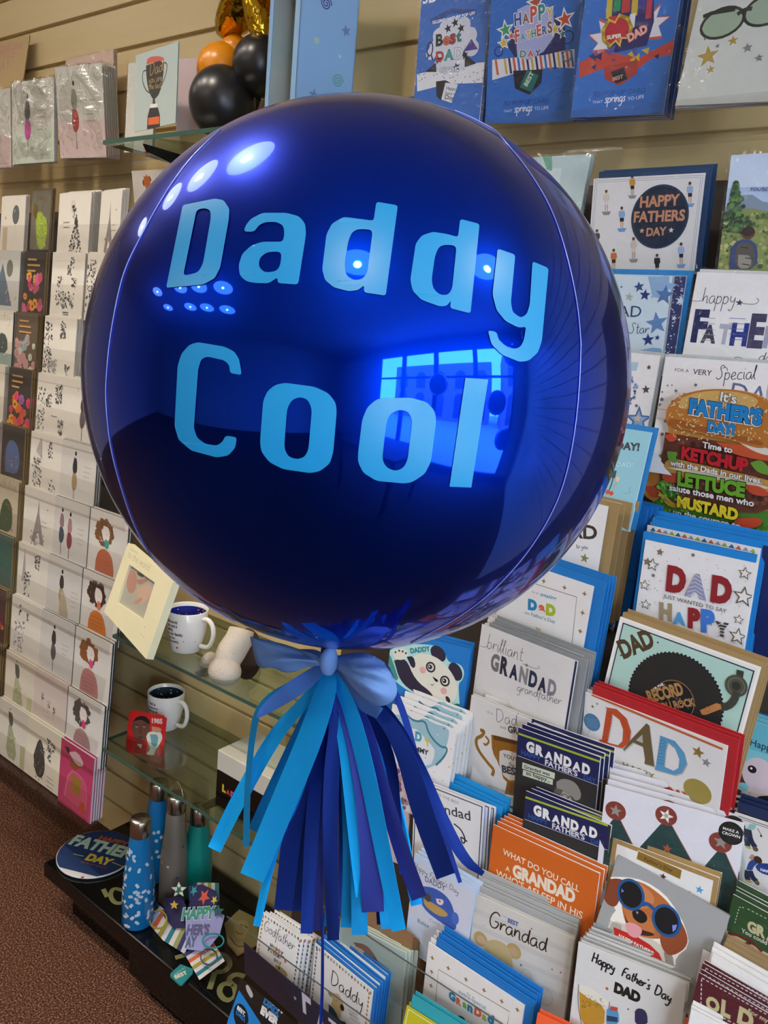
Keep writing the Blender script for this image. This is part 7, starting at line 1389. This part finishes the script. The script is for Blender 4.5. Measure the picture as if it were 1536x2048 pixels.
# black box reading best dad ever
def a_bde(A):
    A.quad(0, 0, 1, 1, '#0e0e10'); A.poly([(195, 820), (430, 1180), (60, 1180)], '#1478c4'); A.poly([(165, 1180), (135, 1080), (150, 980), (200, 950), (255, 990), (290, 1080), (290, 1180)], '#0c0c0e', 1)
    A.text('BEST.', (172, 1010), (255, 1090), '#d0d8e0', bold=.05); A.text('DAD.', (160, 1060), (255, 1150), '#1c6cb0', bold=.05); A.poly([(265, 770), (290, 765), (340, 860), (335, 895), (310, 900), (265, 810)], '#b8b8bc', 1)
    A.text('BEST.', (470, 900), (640, 1060), '#e4e4e4', bold=.08, h=1.1); A.text('DAD.', (440, 950), (600, 1100), '#1c78c0', bold=.08, h=1.1); A.text('EVER.', (412, 1050), (600, 1200), '#e4e4e4', bold=.08, h=1.1)
pcard("black box with a blue triangle reading 'Best Dad Ever', under the label strip", 'CL', (205, 690), (900, 1260), (60, 1190), y=.81, art=a_bde, paper='#0e0e10', h=.1, name='gift_box', cat='box')
# things on the upper glass shelf
def ball_(label, p, rp, yy, m, cat='balloon'):
    c = atY(p, yy); r_ = rp/FPX*float(np.linalg.norm(c-CAM)); q = MB(); q.sphere((0, 0, 0), r_, m, (1, 1, 1.04), None, 40)
    e = empty('round_balloon', c, label, cat); q.build('balloon_skin', e); MB().lathe([(.0001, .004), (.004, 0), (.006, -.006)], m, 10, Matrix.Translation((0, 0, -r_*1.03))).build('knot', e)
nodemat('latex_black', f_plain('#1c1c1d', 0.32)); nodemat('latex_orange', f_plain('#d8860e', 0.3))
ball_('larger black balloon at the bottom of the cluster on the glass shelf', (445, 206), 58, 1.10, 'latex_black')
ball_('black balloon tucked beside the pale blue box', (520, 132), 48, 1.13, 'latex_black')
ball_('orange balloon resting above the larger black balloon', (443, 140), 42, 1.13, 'latex_orange')
ball_('small orange balloon under the gold foil balloon', (470, 104), 26, 1.15, 'latex_orange')
ball_('black balloon at the back of the cluster, behind the orange ones', (475, 190), 40, 1.19, 'latex_black')
gc = Vector(atY((520, -30), 1.14)); q = MB(); V = []; n_, k_ = 60, 12
for j in range(k_+1):
    ph = math.pi*j/k_
    for i in range(n_):
        a = 2*math.pi*i/n_; rs_ = .085+.045*math.cos(5*(a-math.radians(215))); V.append(Vector((rs_*math.sin(ph)*math.cos(a), .05*math.cos(ph), rs_*math.sin(ph)*math.sin(a))))
q.mesh(V, [(j*n_+i, j*n_+(i+1) % n_, (j+1)*n_+(i+1) % n_, (j+1)*n_+i) for j in range(k_) for i in range(n_)], 'gold_foil', True); tag(q.build('foil_balloon', None, Matrix.Translation(gc)), 'gold foil balloon at the top of the frame, above the black and orange balloons', 'balloon')
# pale blue window box
P0 = atY((596, 100), 1.04); th = math.radians(73); sd = .112
be = empty('gift_box', (P0[0], P0[1], 1.8245), 'tall pale blue gift box with spirals, stars and a cut-out window', 'box', rz=th); H_ = .30
nodemat('box_blue', f_plain('#86aed6', 0.35, 0, 20, 0.97))
q = MB(); t_ = .0015
q.box((0, 0, 0), (sd, t_, H_), 'box_blue').box((0, sd-t_, 0), (sd, sd, H_), '#cdd0c8').box((sd-t_, 0, 0), (sd, sd, H_), 'box_blue').box((0, 0, H_-t_), (sd, sd, H_), 'box_blue').box((0, 0, 0), (sd, sd, t_), 'box_blue')
for a, b, c, d in ((0, .018, 0, H_), (sd-.014, sd, 0, H_), (.018, sd-.014, H_-.045, H_), (.018, sd-.014, 0, .02)): q.box((0, a, c), (t_, b, d), 'box_blue')
q.build('carton', be)
mb = MB(); mb.keepn = 1; A = Art(mb, Matrix.Identity(4), sd, H_)
def spiral(A, c, r_, col): A.line([(c[0]+r_*(1-i/40)*math.cos(i*.42)/A.w, c[1]+r_*(1-i/40)*math.sin(i*.42)/A.h) for i in range(36)], .0018, col)
spiral(A, (.42, .70), .011, '#3c3c7c'); spiral(A, (.72, .33), .011, '#5ca08c'); A.star((.80, .60), .010, '#6c7cac', rot=.3); A.star((.32, .22), .011, '#6c7ca4'); A.star((.3, .50), .006, '#a8c8b8', n=6, inner=.8); A.disc((.72, .46), .003, '#a8cce0')
A.finish(); bmesh.ops.transform(mb.bm, matrix=frame((0, -.0004, H_), (1, 0, 0), (0, 0, 1), (0, -1, 0)), verts=mb.bm.verts); mb.build('printed_side', be)
q = MB().lathe([(.0001, .02), (.02, .02), (.03, .12), (.032, .13), (.0315, .19), (.022, .2), (.0001, .2)], '#cfc8b4', 20, Matrix.Translation((sd/2, sd/2, 0))).lathe([(.0325, .135), (.0325, .186)], '#2c9c9c:g', 20, Matrix.Translation((sd/2, sd/2, 0))); tag(q.build('wrapped_candle', None, Matrix.Translation((P0[0], P0[1], 1.826)) @ Matrix.Rotation(th, 4, 'Z')), 'cream and turquoise wrapped item inside the window of the pale blue box', 'candle')
# balloons floating near the shop window behind the camera, mirrored in the blue balloon
for lab, c, r_, m_ in (('dark red balloon floating near the shop window', (1.75, .15, 1.0), .16, '#8c1430:g'), ('blue balloon beside the shop window posts', (1.95, .50, 1.50), .16, '#1020a0:g'), ('blue balloon low beside the shop window', (2.3, .76, .95), .17, '#1020a0:g'), ('deep blue balloon high beside the shop window', (1.6, .74, 2.05), .16, '#1020a0:g'), ('round dark balloon in front of the shop window', (2.1, -.55, 1.75), .17, '#1c1450:g')):
    e = empty('round_balloon', c, lab, 'balloon'); MB().sphere((0, 0, 0), r_, m_, (1, 1, 1.05), None, 32).build('balloon_skin', e); MB().lathe([(.0001, .004), (.006, 0), (.009, -.01)], m_, 10, Matrix.Translation((0, 0, -r_*1.04))).build('knot', e)
    q = MB().tube([(0, 0, -r_*1.05), (.01, 0, -c[2]/2), (0, 0, -c[2]+.01)], .001, '#c8c8c8', 5); q.build('string', e)
# display table in the shop, seen only as a reflection
e = empty('display_table', (1.2, -.9, 0), 'dark display table by the shop window', 'table'); MB().box((-.35, -.5, .82), (.35, .5, .86), 'dark_rack').build('tabletop', e)
for sx in (-.32, .32):
    for sy in (-.46, .46): MB().box((sx-.02, sy-.02, 0), (sx+.02, sy+.02, .82), 'dark_rack').build('leg', e)
